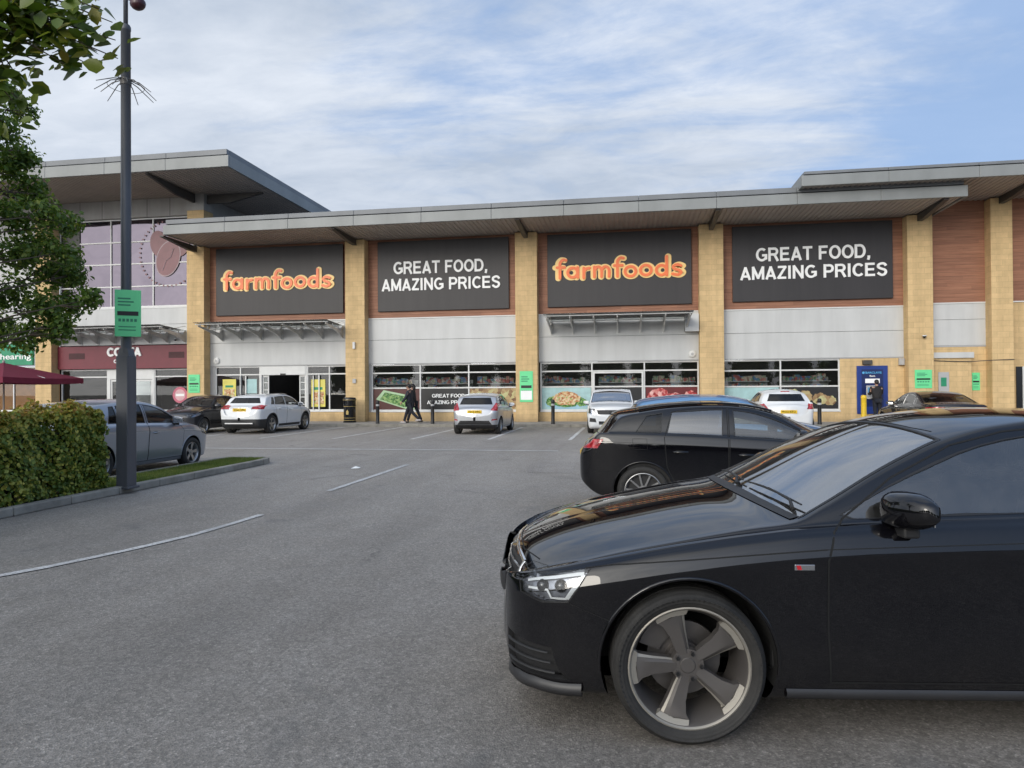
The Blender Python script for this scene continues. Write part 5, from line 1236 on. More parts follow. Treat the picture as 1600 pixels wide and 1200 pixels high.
    if P.get('extra'): P['extra'](S, root, paintmat)
    S.bm.free(); return root
def dens(poly, d=.06):
    out = []
    for i in range(len(poly)):
        a, b = Vector(poly[i]), Vector(poly[(i + 1) % len(poly)]); n = max(1, int((b - a).length / d))
        for k in range(n): out.append(tuple(a.lerp(b, k / n)))
    out.append(poly[0]); return out
def convex(pts):
    pts = sorted(set((round(p[0], 5), round(p[1], 5)) for p in pts))
    def half(ps):
        h = []
        for p in ps:
            while len(h) > 1 and (h[-1][0] - h[-2][0]) * (p[1] - h[-2][1]) - (h[-1][1] - h[-2][1]) * (p[0] - h[-2][0]) <= 0: h.pop()
            h.append(p)
        return h[:-1]
    return half(pts) + half(pts[::-1])
def poly_screen(S, spec):
    """(x0, x1, inset, rear?) -> polygon in plan following the pillars"""
    x0, x1, ins, rear = spec; out = []
    def ye(x): w, zb, zs, ysh, y, ze, cr, dx = S.edge(x); return y - ins, w
    bow = S.br if rear else S.bf; sg = -1 if rear else 1
    y_, w_ = ye(x0 + sg * bow * .7)
    for k in range(7):
        y = y_ * k / 6; out.append((x0 + sg * bow * .9 * (y / w_)**2, y))
    xc = out[-1][0]
    for k in range(1, 7):
        x = xc + (x1 - xc) * k / 6; out.append((x, ye(x)[0]))
    out.append((x1, 0)); return out + [(x, -y) for x, y in out]
PLAN = [(0, .05), (.015, .42), (.05, .62), (.12, .76), (.25, .87), (.5, .945), (.9, .985), (1.5, 1.0)]
def plan(L, front=None, rear=None, r0=.05):
    f = front or PLAN; r = rear or [(.012, .55), (.04, .72), (.1, .83), (.25, .91), (.6, .965), (1.1, .995)]
    return f + [(L - a, b) for a, b in r[::-1]] + [(L, r0)]
up = lambda c, n: n.z > .05
def base_spec(**k):
    d = dict(crown=.055, tumble=.42, crease=.84, shoulder=.95, bow=(.16, .12), wheel='ten', ww=.21, mirror=(1.62, .06, 1.0)); d.update(k); return d

# --- the near black saloon
def saloon_extra(S, root, pm):
    # chrome frame and bars of the front grille
    V = MB(); L = S.L
    for k in range(9):
        z = .27 + k * .047; hw = .36 + .14 * min(1, (z - .25) / .3) - (.10 * max(0, (z - .58) / .1)); pts = [S.frm(y, z) for y in np.linspace(-hw, hw, 13)]
        V.tube([S.T(p + Vector((.012, 0, 0))) for p in pts], .006, 5)
    V.build('grille_bars', CM['chrome'], root)
    fr = [S.frm(y, z) for y, z in [(-.46, .685), (-.2, .70), (.2, .70), (.46, .685), (.52, .56), (.37, .25), (-.37, .25), (-.52, .56), (-.46, .685)]]
    S.ribbon(fr, .022, 'grille_frame', CM['chrome'], root, raised=.006)
    # lamp internals, splitter, side badge, antenna
    for sg in (1, -1):
        S.ribbon([S.side(x, z, sg) for x, z in [(.43, .733), (.30, .708), (.17, .672)]], .016, 'daylight_strip', CM['white_led'], root, off=-.022)
        S.ribbon([S.side(x, z, sg) for x, z in [(.43, .727), (.38, .65), (.352, .606)]], .018, 'daylight_strip', CM['white_led'], root, off=-.022)
        S.ribbon([S.side(x, z, sg) for x, z in [(.352, .606), (.28, .603), (.26, .645), (.17, .636)]], .010, 'daylight_strip', CM['white_led'], root, off=-.022)
        q = MB()
        for x, z in ((.235, .66), (.32, .67)):
            p = S.side(x, z, sg); n = S.norm(p); o = S.T(p - n * .035); q.ellipsoid(o, (.03, .03, .03), 14, 8)
        q.build('projector_lens', CM['blackg'], root, smooth=True)
        p = S.side(1.36, .775, sg); n = S.norm(p); b = MB(); X, Y, Z = S.T(p); s_ = 1 if Y > 0 else -1
        b.cbox(X - .042, X + .042, min(Y, Y + s_ * .004), max(Y, Y + s_ * .004), Z - .012, Z + .012, .0015); bd = b.build('wing_badge', CM['chrome'], root)
        b = MB(); b.prism([(X + .012, Z - .009), (X + .03, Z - .009), (X + .036, Z + .009), (X + .018, Z + .009)], 'y', Y + s_ * .0045, Y + s_ * .0055); b.build('badge_mark', CM['redpaint'], bd)
    sp = [S.frm(y, .205) for y in np.linspace(-.80, .80, 21)]; S.ribbon(sp, .055, 'splitter', CM['skirt'], root, raised=.03)
    for sg in (1, -1):
        for k in range(3):
            pts = [S.frm(sg * y, .27 + .045 * k) for y in np.linspace(.58, .79, 6)]; S.ribbon(pts, .008, 'intake_bar', CM['plastic'], root, raised=.012)
        S.ribbon([S.side(x, .215, sg) for x in np.linspace(1.30, 3.28, 30)], .05, 'side_skirt', CM['skirt'], root, raised=.018)
    a = MB(); p = S.down(3.35, 0); X, Y, Z = S.T(p); a.prism([(X - .1, Z - .01), (X + .08, Z - .01), (X - .06, Z + .055), (X - .1, Z + .05)], 'y', -.02, .02); a.build('roof_aerial', pm, root)
CM['white_led'] = simple('daylight_strip', (.85, .88, .9), .3); CM['blackg'] = simple('gloss_black_trim', (.006, .006, .007), .08, coat=1.0); CM['redpaint'] = simple('red_badge', (.5, .02, .03), .3); CM['skirt'] = simple('skirt_trim', (.028, .028, .03), .4)
fr_ = lambda l: [(.045 + x * .91 if x < .5 else x, y) for x, y in l]
A4 = base_spec(cat='car', N=190, per=5, L=4.73, W=1.84, fx=.88, rx=3.70, wr=.332, rim=.264, arch=.378, ww=.235, inset=.012, wheel='blade', rimmat=('greyrim', 'bright'), spin=R(73), steer=0.0,
    top=[(0, .56), (.02, .655), (.07, .70), (.16, .745), (.42, .825), (.8, .905), (1.08, .955), (1.28, .985), (1.40, 1.04), (1.77, 1.225), (2.05, 1.335), (2.3, 1.392), (2.65, 1.422), (2.95, 1.415), (3.3, 1.365), (3.6, 1.275), (4.0, 1.13), (4.18, 1.075), (4.45, 1.055), (4.62, 1.04), (4.68, 1.0), (4.715, .85), (4.73, .68)],
    bot=[(0, .50), (.02, .32), (.06, .22), (.15, .175), (.4, .165), (4.2, .18), (4.5, .24), (4.68, .36), (4.72, .48), (4.73, .6)],
    belt=[(0, .66), (.4, .76), (.9, .86), (1.4, .925), (1.8, .95), (3.0, .985), (3.8, 1.0), (4.73, 1.0)],
    plan=plan(4.73, [(0, .08), (.012, .42), (.045, .63), (.10, .75), (.2, .855), (.35, .925), (.6, .97), (1.0, .99), (1.6, 1.0)], [(.012, .5), (.05, .72), (.12, .82), (.3, .90), (.7, .965), (1.2, .995)]),
    x0=.045, shoulder=.935, crease=.855, tumble=.50, sharp=True, bow=(.13, .14), cowl=1.30, crown=.040, cabin=(1.25, 3.5), railgap=.052, glassgap=.022,
    dlo=[(1.60, 2.47, 1.55, 2.47, 'sideglass'), (2.55, 3.33, 2.55, 3.28, 'sidedark'), (3.38, 3.60, 3.34, 3.50, 'sidedark')],
    screen=(('auto', 1.305, 2.09, .035, False), 'z', lambda c, n: n.z > .3 and 1.0 < c.x < 2.5 and c.z > .8, 'screen'), rear=(('auto', 4.08, 3.42, .05, True), 'z', lambda c, n: n.z > .2 and 3.2 < c.x < 4.3 and c.z > 1.05, 'dark'),
    cuts=[('headlight', [(.465, .75), (.365, .60), (.25, .585), (.15, .61), (.145, .66), (.21, .705)], 'y', lambda c, n: c.y > .40 and c.x < .7, None, dict(lamp=True)),
          ('grille', [(-.45, .685), (.45, .685), (.52, .56), (.37, .25), (-.37, .25), (-.52, .56)], 'x', lambda c, n: c.x < .4, 'plastic', dict(both=False, off=-.02, flange=-.02)),
          ('side_intake', [(.56, .40), (.80, .385), (.80, .24), (.54, .235)], 'x', lambda c, n: c.x < .6 and c.y > .4, 'plastic', dict(off=-.03, flange=-.03)),
          ('tail_light', [(4.30, .93), (4.74, .95), (4.74, .80), (4.36, .82)], 'y', lambda c, n: c.y > .42 and c.x > 4.2, 'red', {})],
    doors=[([(1.485, .27), (1.465, .5), (1.46, .80), (1.50, .915), (1.56, .965), (1.8, 1.13), (2.1, 1.27), (2.35, 1.33), (2.50, 1.345), (2.51, .27)], 2.36, .80), ([(2.525, .27), (2.515, 1.345), (2.9, 1.34), (3.25, 1.285), (3.42, 1.2), (3.46, .95), (3.42, .6), (3.2, .27)], 3.26, .83)],
    seams=[([(.44, .748), (.9, .800), (1.46, .848)], 's', .006), ([(1.46, .848), (2.5, .885), (3.46, .905), (4.3, .925)], 's', .004), ([(.14, .0), (.16, .3), (.24, .55)], 't', .006), ([(.36, .60), (.50, .545), (.54, .53)], 's', .004), ([(2.10, 0), (2.10, .35), (2.12, .5)], 't', .006),
           ([(3.9, .80), (4.15, .76), (4.60, .68), (4.66, .3), (4.66, 0)], 't', .006)],
    plates=[(True, .86, 'BD17 KXE', 0)], mirror=(1.79, .06, 1.12), wiper=1.355, extra=saloon_extra)

for k_ in ('top', 'bot', 'belt', 'plan'): A4[k_] = fr_(A4[k_])
def make_all_cars():
    blk = paint('car_paint_black', (.0028, .0028, .0045), rough=.3, dirt=.06, ior=1.6)
    make_car('parked_car', 'large glossy black saloon in the near foreground with grey five spoke wheels', A4, blk, (1.61, 4.16, 0), R(187.2))
    # --- black five door hatchback behind it
    def x3(S, root, pm):
        r = MB()
        for sg in (1, -1): r = MB(); r.tube([S.T(S.down(x, sg * .53) + Vector((0, 0, .02))) for x in np.linspace(1.95, 3.55, 12)], .014, 6); r.build('roof_rail', pm, root)
    A3 = base_spec(N=120, per=4, L=4.31, W=1.785, fx=.87, rx=3.506, wr=.316, rim=.226, arch=.355, wheel='ten', spin=.1, crease=.85,
        top=[(0, .56), (.02, .65), (.1, .74), (.45, .86), (.8, .925), (1.1, .97), (1.2, .995), (1.95, 1.34), (2.3, 1.405), (2.7, 1.425), (3.2, 1.40), (3.6, 1.345), (3.86, 1.29), (4.09, 1.03), (4.15, .96), (4.23, .90), (4.285, .78), (4.31, .62)],
        bot=[(0, .50), (.02, .30), (.08, .2), (.2, .17), (3.8, .18), (4.05, .24), (4.22, .36), (4.29, .46), (4.31, .57)],
        belt=[(0, .66), (.4, .76), (1.2, .90), (1.7, .945), (3.5, 1.03), (4.31, 1.04)], plan=plan(4.31, rear=[(.012, .55), (.04, .74), (.1, .84), (.22, .905), (.5, .955), (1.0, .99)]), cabin=(1.2, 3.7),
        tumble=.46, bow=(.18, .16), zs=.975, railgap=.038, glassgap=.012, dlo=[(1.60, 2.43, 1.5, 2.43, 'glass'), (2.56, 3.22, 2.54, 3.16, 'sidedark'), (3.28, 3.60, 3.26, 3.46, 'dark')],
        screen=(('auto', 1.2, 1.95, .035, False), 'z', lambda c, n: n.z > .3 and .9 < c.x < 2.4 and c.z > .8, 'screen'), rear=([(-.56, 1.01), (.56, 1.01), (.47, 1.26), (-.47, 1.26)], 'x', lambda c, n: c.x > 3.6 and n.x > .2, 'dark'),
        cuts=[('tail_light', [(3.98, .965), (4.06, .845), (4.35, .84), (4.35, .95)], 'y', lambda c, n: c.y > .42 and c.x > 3.8, 'red', {}), ('headlight', [(.5, .74), (.4, .62), (.1, .58), (.1, .67)], 'y', lambda c, n: c.y > .40 and c.x < .7, None, dict(lamp=True)),
              ('grille', [(-.45, .67), (.45, .67), (.5, .55), (.36, .25), (-.36, .25), (-.5, .55)], 'x', lambda c, n: c.x < .4, 'plastic', dict(both=False, off=-.02, flange=-.02))],
        doors=[([(1.42, .27), (1.40, .8), (1.5, .95), (1.9, 1.24), (2.2, 1.33), (2.48, 1.345), (2.50, .27)], 2.30, .78), ([(2.51, .27), (2.50, 1.345), (2.9, 1.34), (3.15, 1.30), (3.25, .98), (3.22, .62), (3.05, .27)], 3.06, .81)],
        seams=[([(.5, .74), (1.4, .83), (2.5, .875), (3.4, .91), (3.95, .93)], 's', .004), ([(4.05, .84), (4.18, .60), (4.1, .55), (3.86, .56)], 's', .005), ([(1.45, .245), (3.1, .245)], 's', .008), ([(3.45, .84), (3.62, .84), (3.63, .97), (3.46, .97), (3.45, .84)], 's', .004)],
        plates=[(True, .72, 'YT15 DWP', 0)], mirror=(1.68, .07, 1.0), wiper=1.25, extra=x3)
    make_car('parked_car', 'black five door hatchback with silver multi spoke wheels parked behind the near saloon', A3, blk, (1.50, 9.40, 0), R(0), .99)
    # --- shared hatchback template
    def hatch(L, W, H, fo, wb, belt0=.93, belt1=1.0, roofend=.48, tailz=.95, wr=.305, N=64, per=2, **k):
        f = H / 1.48; xr = L - roofend; d = base_spec(N=N, per=per, L=L, W=W, fx=fo, rx=fo + wb, wr=wr, rim=wr * .68, arch=wr + .04,
            top=[(0, .56), (.02, .68 * f), (.1, .78 * f), (.4, .90 * f), (.7, .97 * f), (.92, 1.02 * f), (1.02, 1.06 * f), (1.65, 1.38 * f), (1.95, 1.45 * f), (2.3, H), (2.7, H - .003), (xr - .35, H - .04), (xr, H - .10), (xr + .24, tailz + .09), (xr + .31, tailz), (L - .05, tailz - .1), (L - .015, .76), (L, .62)],
            bot=[(0, .48), (.02, .3), (.08, .22), (.2, .18), (L - .4, .19), (L - .12, .27), (L - .03, .38), (L, .5)],
            belt=[(0, .68), (.4, .80), (.95, belt0 - .02), (1.4, belt0), (L - .7, belt1), (L, belt1)], plan=plan(L, rear=[(.012, .62), (.04, .78), (.1, .87), (.22, .92), (.5, .965), (1.0, 1.0)]), cabin=(1.0, xr - .05), tumble=.36, bow=(.16, .10),
            dlo=[(1.35, 2.2, 1.2, 2.2, 'glass'), (2.28, 2.95, 2.28, 2.95, 'dark'), (3.0, 3.25, 3.0, 3.12, 'dark')],
            screen=(('auto', 1.03, 1.72, .04, False), 'z', lambda c, n: n.z > .3 and .8 < c.x < 2.1 and c.z > .8 * f, 'screen'), rear=([(-.60, tailz + .06), (.60, tailz + .06), (.50, H - .17), (-.50, H - .17)], 'x', lambda c, n: c.x > L - 1.0 and n.x > .15, 'dark'),
            doors=[([(1.2, .27), (1.18, .8), (1.3, belt0 + .02), (1.7, 1.25 * f), (1.95, 1.33 * f), (2.23, 1.37 * f), (2.24, .27)], 2.06, belt0 - .13), ([(2.25, .27), (2.24, 1.37 * f), (2.7, 1.37 * f), (2.98, 1.3 * f), (3.0, .95), (2.95, .6), (2.75, .27)], 2.8, belt0 - .10)],
            seams=[([(.4, .72), (1.2, .80), (2.24, .84), (L - .7, .88)], 's', .004)], mirror=(1.45, .08, 1.0), wiper=1.1,
            cuts=[('headlight', [(.62, .85), (.5, .70), (.12, .62), (.12, .74)], 'y', lambda c, n: c.y > .38 and c.x < .8, None, dict(lamp=True)), ('grille', [(-.45, .60), (.45, .60), (.38, .32), (-.38, .32)], 'x', lambda c, n: c.x < .4, 'plastic', dict(both=False, off=-.015, flange=-.015))], plates=[])
        cuts = d['cuts'] + k.pop('xcuts', []); d.update(k); d['cuts'] = cuts; return d
    # silver hatchback nose-in at the shop
    fi = hatch(3.95, 1.74, 1.47, .80, 2.49, .93, 1.02, .50, 1.0, .305, N=90, per=3, wheel='multi', inset=.03,
        xcuts=[('tail_light', [(.56, .86), (.80, .84), (.80, 1.10), (.70, 1.13)], 'x', lambda c, n: c.x > 3.3 and c.y > .4, 'red', {}), ('rear_valance', [(-.62, .36), (.62, .36), (.52, .50), (-.52, .50)], 'x', lambda c, n: c.x > 3.5, 'plastic', dict(both=False)),
               ('lower_valance', [(-.80, .15), (.80, .15), (.80, .355), (-.80, .355)], 'x', lambda c, n: c.x > 3.55, 'plastic', dict(both=False)), ('reflector', [(.60, .50), (.78, .52), (.78, .57), (.62, .55)], 'x', lambda c, n: c.x > 3.4 and c.y > .4, 'red', {})],
        seams=[([(.4, .72), (1.2, .82), (2.24, .88), (3.3, .94)], 's', .004), ([(-.62, .62), (.62, .62)], 'r', .006)], plates=[(True, .81, 'YD13 VWG', 0)])
    make_car('parked_car', 'silver hatchback with yellow rear plate parked nose in at the shop windows', fi, paint('car_paint_silver', (.50, .51, .53), .6, .3), (-5.24, 25.35, 0), R(90), .98)
    # white crossover nose-in
    gla = hatch(4.42, 1.82, 1.50, .90, 2.70, .98, 1.06, .62, 1.08, .345, N=90, per=3, wheel='five', cladding=CM['plastic'], inset=.02,
        xcuts=[('tail_light', [(.44, .92), (.84, .92), (.84, 1.06), (.66, 1.08), (.44, 1.03)], 'x', lambda c, n: c.x > 3.7 and c.y > .35, 'red', {}), ('rear_bumper', [(-.85, .2), (.85, .2), (.85, .56), (-.85, .56)], 'x', lambda c, n: c.x > 3.95, 'plastic', dict(both=False))],
        dlo=[(1.45, 2.45, 1.3, 2.45, 'dark'), (2.53, 3.35, 2.53, 3.2, 'dark'), (3.40, 3.62, 3.3, 3.45, 'dark')], cabin=(1.1, 3.7),
        doors=[([(1.32, .32), (1.3, .8), (1.4, 1.0), (1.8, 1.3), (2.1, 1.36), (2.48, 1.38), (2.49, .32)], 2.3, .86), ([(2.50, .32), (2.49, 1.38), (2.9, 1.37), (3.3, 1.3), (3.4, 1.05), (3.3, .7), (3.1, .32)], 3.1, .9)],
        seams=[([(.4, .72), (1.2, .86), (2.4, .92), (3.7, .98)], 's', .004), ([(1.38, .30), (3.1, .30)], 's', -.09)], plates=[(True, .90, 'WG63 OPD', 0)], rear=([(-.62, 1.14), (.62, 1.14), (.50, 1.34), (-.50, 1.34)], 'x', lambda c, n: c.x > 3.4 and n.x > .1, 'dark'))
    def xg(S, root, pm):
        for sg in (1, -1):
            r = MB(); r.tube([S.T(S.down(x, sg * .56) + Vector((0, 0, .03))) for x in np.linspace(1.9, 3.5, 10)], .016, 6); r.build('roof_rail', CM['silver'], root)
        m = MB(); pts = [S.T(S.frm(y, .40, True) + Vector((.02, 0, 0))) for y in np.linspace(-.55, .55, 9)]; m.tube(pts, .035, 8); m.build('skid_plate', CM['silver'], root)
        S.ribbon([S.frm(y, .97, True) for y in np.linspace(-.4, .4, 9)], .03, 'chrome_strip', CM['chrome'], root, raised=.01)
    gla['extra'] = xg
    white = paint('car_paint_white', (.72, .73, .73), 0, .4)
    make_car('parked_car', 'white crossover with black arch cladding and roof rails parked nose in left of the bin', gla, white, (-13.78, 25.2, 0), R(90), .98)
    # small dark grey car facing the camera
    f5 = hatch(3.65, 1.66, 1.47, .72, 2.35, .95, 1.0, .45, .98, .295, N=56, per=2, wheel='multi', bow=(.22, .14), plates=[(False, .45, 'LS14 HNU', 0)])
    make_car('parked_car', 'small dark grey hatchback facing outwards beside the white crossover', f5, paint('car_paint_grey', (.045, .045, .05), .5, .3), (-16.15, 24.5, 0), R(-90), .98)
    # silver blue hatchback behind the hedge
    au = hatch(4.2, 1.76, 1.46, .86, 2.6, .93, .99, .55, 1.0, .31, N=100, per=4, wheel='five', spin=.5, plates=[])
    make_car('parked_car', 'silver blue hatchback half hidden behind the hedge and lamp post', au, paint('car_paint_silver_blue', (.33, .36, .41), .6, .3), (-9.70, 11.90, 0), R(90), .97)
    # pale blue car beyond the black hatchback
    bl = hatch(4.05, 1.72, 1.48, .82, 2.5, .94, 1.0, .5, 1.0, .30, N=72, per=3, wheel='multi')
    make_car('parked_car', 'pale blue hatchback mostly hidden behind the black five door hatchback', bl, paint('car_paint_pale_blue', (.13, .27, .47), .25, .35), (1.65, 12.5, 0), R(0), .975)
    # white jeep facing out
    jp = hatch(4.1, 1.76, 1.62, .80, 2.6, 1.02, 1.06, .35, 1.1, .34, N=64, per=3, wheel='steel', tumble=.22, crown=.04, shoulder=.965, bow=(.10, .05), plates=[], cladding=CM['plastic'],
        top=[(0, .60), (.015, .82), (.06, .97), (.3, 1.02), (.7, 1.07), (.98, 1.10), (1.06, 1.14), (1.45, 1.52), (1.62, 1.59), (2.1, 1.62), (3.4, 1.61), (3.8, 1.58), (3.96, 1.5), (4.03, 1.1), (4.08, .8), (4.1, .6)],
        plan=plan(4.1, [(0, .1), (.008, .62), (.03, .80), (.08, .90), (.2, .95), (.5, .985), (1.0, 1.0)]), rear=([(-.6, 1.12), (.6, 1.12), (.55, 1.44), (-.55, 1.44)], 'x', lambda c, n: c.x > 3.5 and n.x > .2, 'dark'),
        screen=(('auto', 1.07, 1.50, .04, False), 'z', lambda c, n: n.z > .2 and .9 < c.x < 1.8 and c.z > 1.1, 'screen'), dlo=[(1.4, 2.2, 1.3, 2.2, 'glass'), (2.28, 3.0, 2.28, 3.0, 'dark'), (3.08, 3.7, 3.08, 3.62, 'dark')])
    jp['cuts'] = [('headlight', [(.52, .72), (.80, .74), (.80, .92), (.56, .90)], 'x', lambda c, n: c.x < .5 and c.y > .4, None, dict(lamp=True)), ('grille', [(-.50, .86), (.50, .86), (.44, .70), (-.44, .70)], 'x', lambda c, n: c.x < .4, 'plastic', dict(both=False, off=-.01, flange=-.01)),
                  ('side_intake', [(.50, .42), (.76, .44), (.74, .58), (.54, .56)], 'x', lambda c, n: c.x < .5 and c.y > .3, 'plastic', {}), ('lower_intake', [(-.42, .34), (.42, .34), (.42, .46), (-.42, .46)], 'x', lambda c, n: c.x < .4, 'plastic', dict(both=False))]
    jp['doors'] = [([(1.25, .32), (1.23, .8), (1.3, 1.05), (1.6, 1.45), (2.22, 1.5), (2.23, .32)], 2.06, .95), ([(2.24, .32), (2.23, 1.5), (3.0, 1.5), (3.04, .95), (2.9, .6), (2.75, .32)], 2.85, .95)]
    make_car('parked_car', 'boxy white off roader with black grille facing the camera beside the salad poster', jp, white, (-.62, 26.1, 0), R(-90), .96)
    # rounded white hatchback nose-in
    ju = hatch(4.0, 1.78, 1.53, .80, 2.52, 1.0, 1.08, .55, 1.06, .33, N=72, per=3, wheel='five', tumble=.5, bow=(.2, .22), crown=.08,
        xcuts=[('tail_light', [(.60, .86), (.86, .86), (.86, 1.02), (.70, 1.05)], 'x', lambda c, n: c.x > 3.2 and c.y > .4, 'red', {})], plates=[(True, .78, 'PN12 RTO', 0)], doors=[([(1.25, .3), (1.22, .8), (1.35, 1.02), (1.8, 1.32), (2.22, 1.38), (2.24, .3)], 2.06, .9)])
    def xj(S, root, pm): m = MB(); p = S.down(3.42, 0); X, Y, Z = S.T(p); m.cbox(X - .02, X + .02, -.14, .14, Z - .005, Z + .025, .008); m.build('brake_light', CM['red'], root)
    ju['extra'] = xj
    make_car('parked_car', 'rounded white hatchback parked nose in at the loaf poster window', ju, white, (5.1, 25.7, 0), R(90), .99)
    # dark saloon right
    bm_ = dict(A4); bm_.update(N=80, per=3, wheel='multi', rimmat=('silver', 'silver'), extra=None, W=1.82, plates=[(True, .86, 'KN09 ZFJ', 0)], chromedlo=True, cuts=[A4['cuts'][0], A4['cuts'][3]], steer=0)
    make_car('parked_car', 'dark grey brown saloon parked nose in beside the cash machine', bm_, paint('car_paint_umber', (.02, .017, .02), .4, .3), (9.6, 24.65, 0), R(90), 1.0)
make_all_cars()
# ------------------------------------------------------------------ foliage
def leaves(name, P, Dn, size, mat, parent=None, aspect=.55, fold=.25, jit=.8, seed=1):
    """P points, Dn preferred normals; each leaf a folded six-point blade"""
    r = np.random.default_rng(seed); n = len(P); N_ = Dn + r.normal(0, jit, (n, 3)); N_ /= np.linalg.norm(N_, axis=1)[:, None] + 1e-9
    A = np.cross(N_, r.normal(0, 1, (n, 3))); A /= np.linalg.norm(A, axis=1)[:, None] + 1e-9; B = np.cross(N_, A)
    s = size * r.uniform(.65, 1.25, n)[:, None]; w = s * aspect
    V = np.empty((n, 6, 3)); up = N_ * s * fold
    V[:, 0] = P - A * s * .5; V[:, 1] = P - A * s * .12 + B * w * .5 + up * .5; V[:, 2] = P + A * s * .22 + B * w * .4 + up * .45
    V[:, 3] = P + A * s * .5 - up * .2; V[:, 4] = P + A * s * .22 - B * w * .4 + up * .45; V[:, 5] = P - A * s * .12 - B * w * .5 + up * .5
    b = np.arange(n)[:, None] * 6; F = np.concatenate([b + np.array([[0, 1, 2, 3]]), b + np.array([[0, 3, 4, 5]])], 1).reshape(-1, 4)
    me = bpy.data.meshes.new(name); me.vertices.add(n * 6); me.vertices.foreach_set('co', V.reshape(-1)); me.loops.add(len(F) * 4); me.loops.foreach_set('vertex_index', F.reshape(-1).astype(np.int32))
    me.polygons.add(len(F)); me.polygons.foreach_set('loop_start', np.arange(0, len(F) * 4, 4, dtype=np.int32)); me.polygons.foreach_set('loop_total', np.full(len(F), 4, dtype=np.int32)); me.update(calc_edges=True); me.validate()
    me.materials.append(mat); o = bpy.data.objects.new(name, me); COL.objects.link(o)
    if parent: o.parent = parent
    return o
M['leaf_tree'] = m_leaf('tree_leaf', [(0.2, (0.05, 0.095, 0.018)), (0.55, (0.11, 0.18, 0.034)), (0.8, (0.21, 0.28, 0.055)), (0.95, (0.38, 0.36, 0.08))], .3)
M['leaf_near'] = m_leaf('near_leaf', [(0.2, (0.05, 0.085, 0.015)), (0.6, (0.10, 0.15, 0.022)), (0.85, (0.20, 0.20, 0.03)), (1.0, (0.32, 0.18, 0.04))], .3, .4)
def m_hedge():
    t = NT('hedge_leaf'); geo = t.n('ShaderNodeNewGeometry'); rnd = geo.outputs['Random Per Island']; z = t.n('ShaderNodeSeparateXYZ', Vector=t.pos()).outputs[2]
    f = t.math('ADD', t.math('MULTIPLY', rnd, .5), t.math('MULTIPLY', t.noise(2.2, 4, .6), .45)); f = t.math('ADD', f, t.math('MULTIPLY', t.ramp(z, [(0.0, 0), (.95, 0.0), (1.0, 1.0)]), .0))
    f = t.math('ADD', f, t.math('MULTIPLY', t.math('SUBTRACT', t.math('MAXIMUM', z, .92), .92), .7))
    c = t.ramp(f, [(.2, (.06, .11, .018)), (.42, (.14, .21, .032)), (.58, (.30, .33, .055)), (.76, (.52, .46, .08)), (.95, (.42, .24, .06))])
    t.p(Base_Color=c, Roughness=.42, Specular_IOR_Level=.4); tl = t.n('ShaderNodeBsdfTranslucent'); t.L.new(c, tl.inputs[0]); mx = t.n('ShaderNodeMixShader'); mx.inputs[0].default_value = .25
    t.L.new(t.bsdf.outputs[0], mx.inputs[1]); t.L.new(tl.outputs[0], mx.inputs[2]); t.L.new(mx.outputs[0], t.out.inputs[0]); return t.m
M['leaf_hedge'] = m_hedge(); M['bark'] = simple('bark', (.10, .075, .05), .9, var=.4, scale=8, bump=.8)
def hedge():
    t = empty('hedge', 'clipped beech hedge with yellowing top on the kerbed island at the left', 'hedge', (-8.15, 2.75, .08))
    x0, x1, y0, y1, z0, z1 = -.36, .36, -5.2, 6.55, .02, 1.20; r = np.random.default_rng(5); n = 62000
    a = r.uniform(0, 1, n); P = np.empty((n, 3)); N_ = np.zeros((n, 3)); u, v = r.uniform(0, 1, n), r.uniform(0, 1, n)
    yy = y1 - (y1 - y0) * (u ** 1.35)
    side = a < .45; top = (a >= .45) & (a < .70); end = (a >= .70) & (a < .80); back = a >= .80
    P[:, 0] = x0 + (x1 - x0) * v; P[:, 1] = yy; P[:, 2] = z0 + (z1 - z0) * v
    P[side, 0] = x1; N_[side] = (1, 0, .35); P[top, 2] = z1; N_[top] = (.1, 0, 1); P[end, 1] = y1; P[end, 0] = x0 + (x1 - x0) * u[end]; N_[end] = (.2, 1, .3); P[back, 0] = x0; N_[back] = (-1, 0, .3)
    k = P * 1.9; bump = .05 * np.sin(k[:, 1] * 2.1 + k[:, 2]) + .04 * np.sin(k[:, 0] * 5 + k[:, 1] * 4.3) + .03 * np.sin(k[:, 1] * 9.1 + k[:, 2] * 7.7)
    P += N_ * (bump + r.normal(0, .035, n) - .03)[:, None]; P[:, 2] = np.maximum(P[:, 2], .03)
    leaves('foliage', P, N_, .062, M['leaf_hedge'], t, .66, .2, .55, 3)
    w = MB()
    for i in range(150):
        y = y0 + .2 + (y1 - y0 - .4) * i / 150; x = random.uniform(-.2, .2); w.tube([(x, y, 0), (x + random.uniform(-.1, .1), y + random.uniform(-.1, .1), .5), (x * 1.2 + random.uniform(-.12, .12), y + random.uniform(-.2, .2), 1.08)], [.014, .01, .004], 5)
    w.cbox(-.24, .24, y0 + .15, y1 - .2, .14, .88, .1); w.build('stems', simple('hedge_wood', (.03, .026, .018), .95, var=.4, scale=12), t)
hedge()
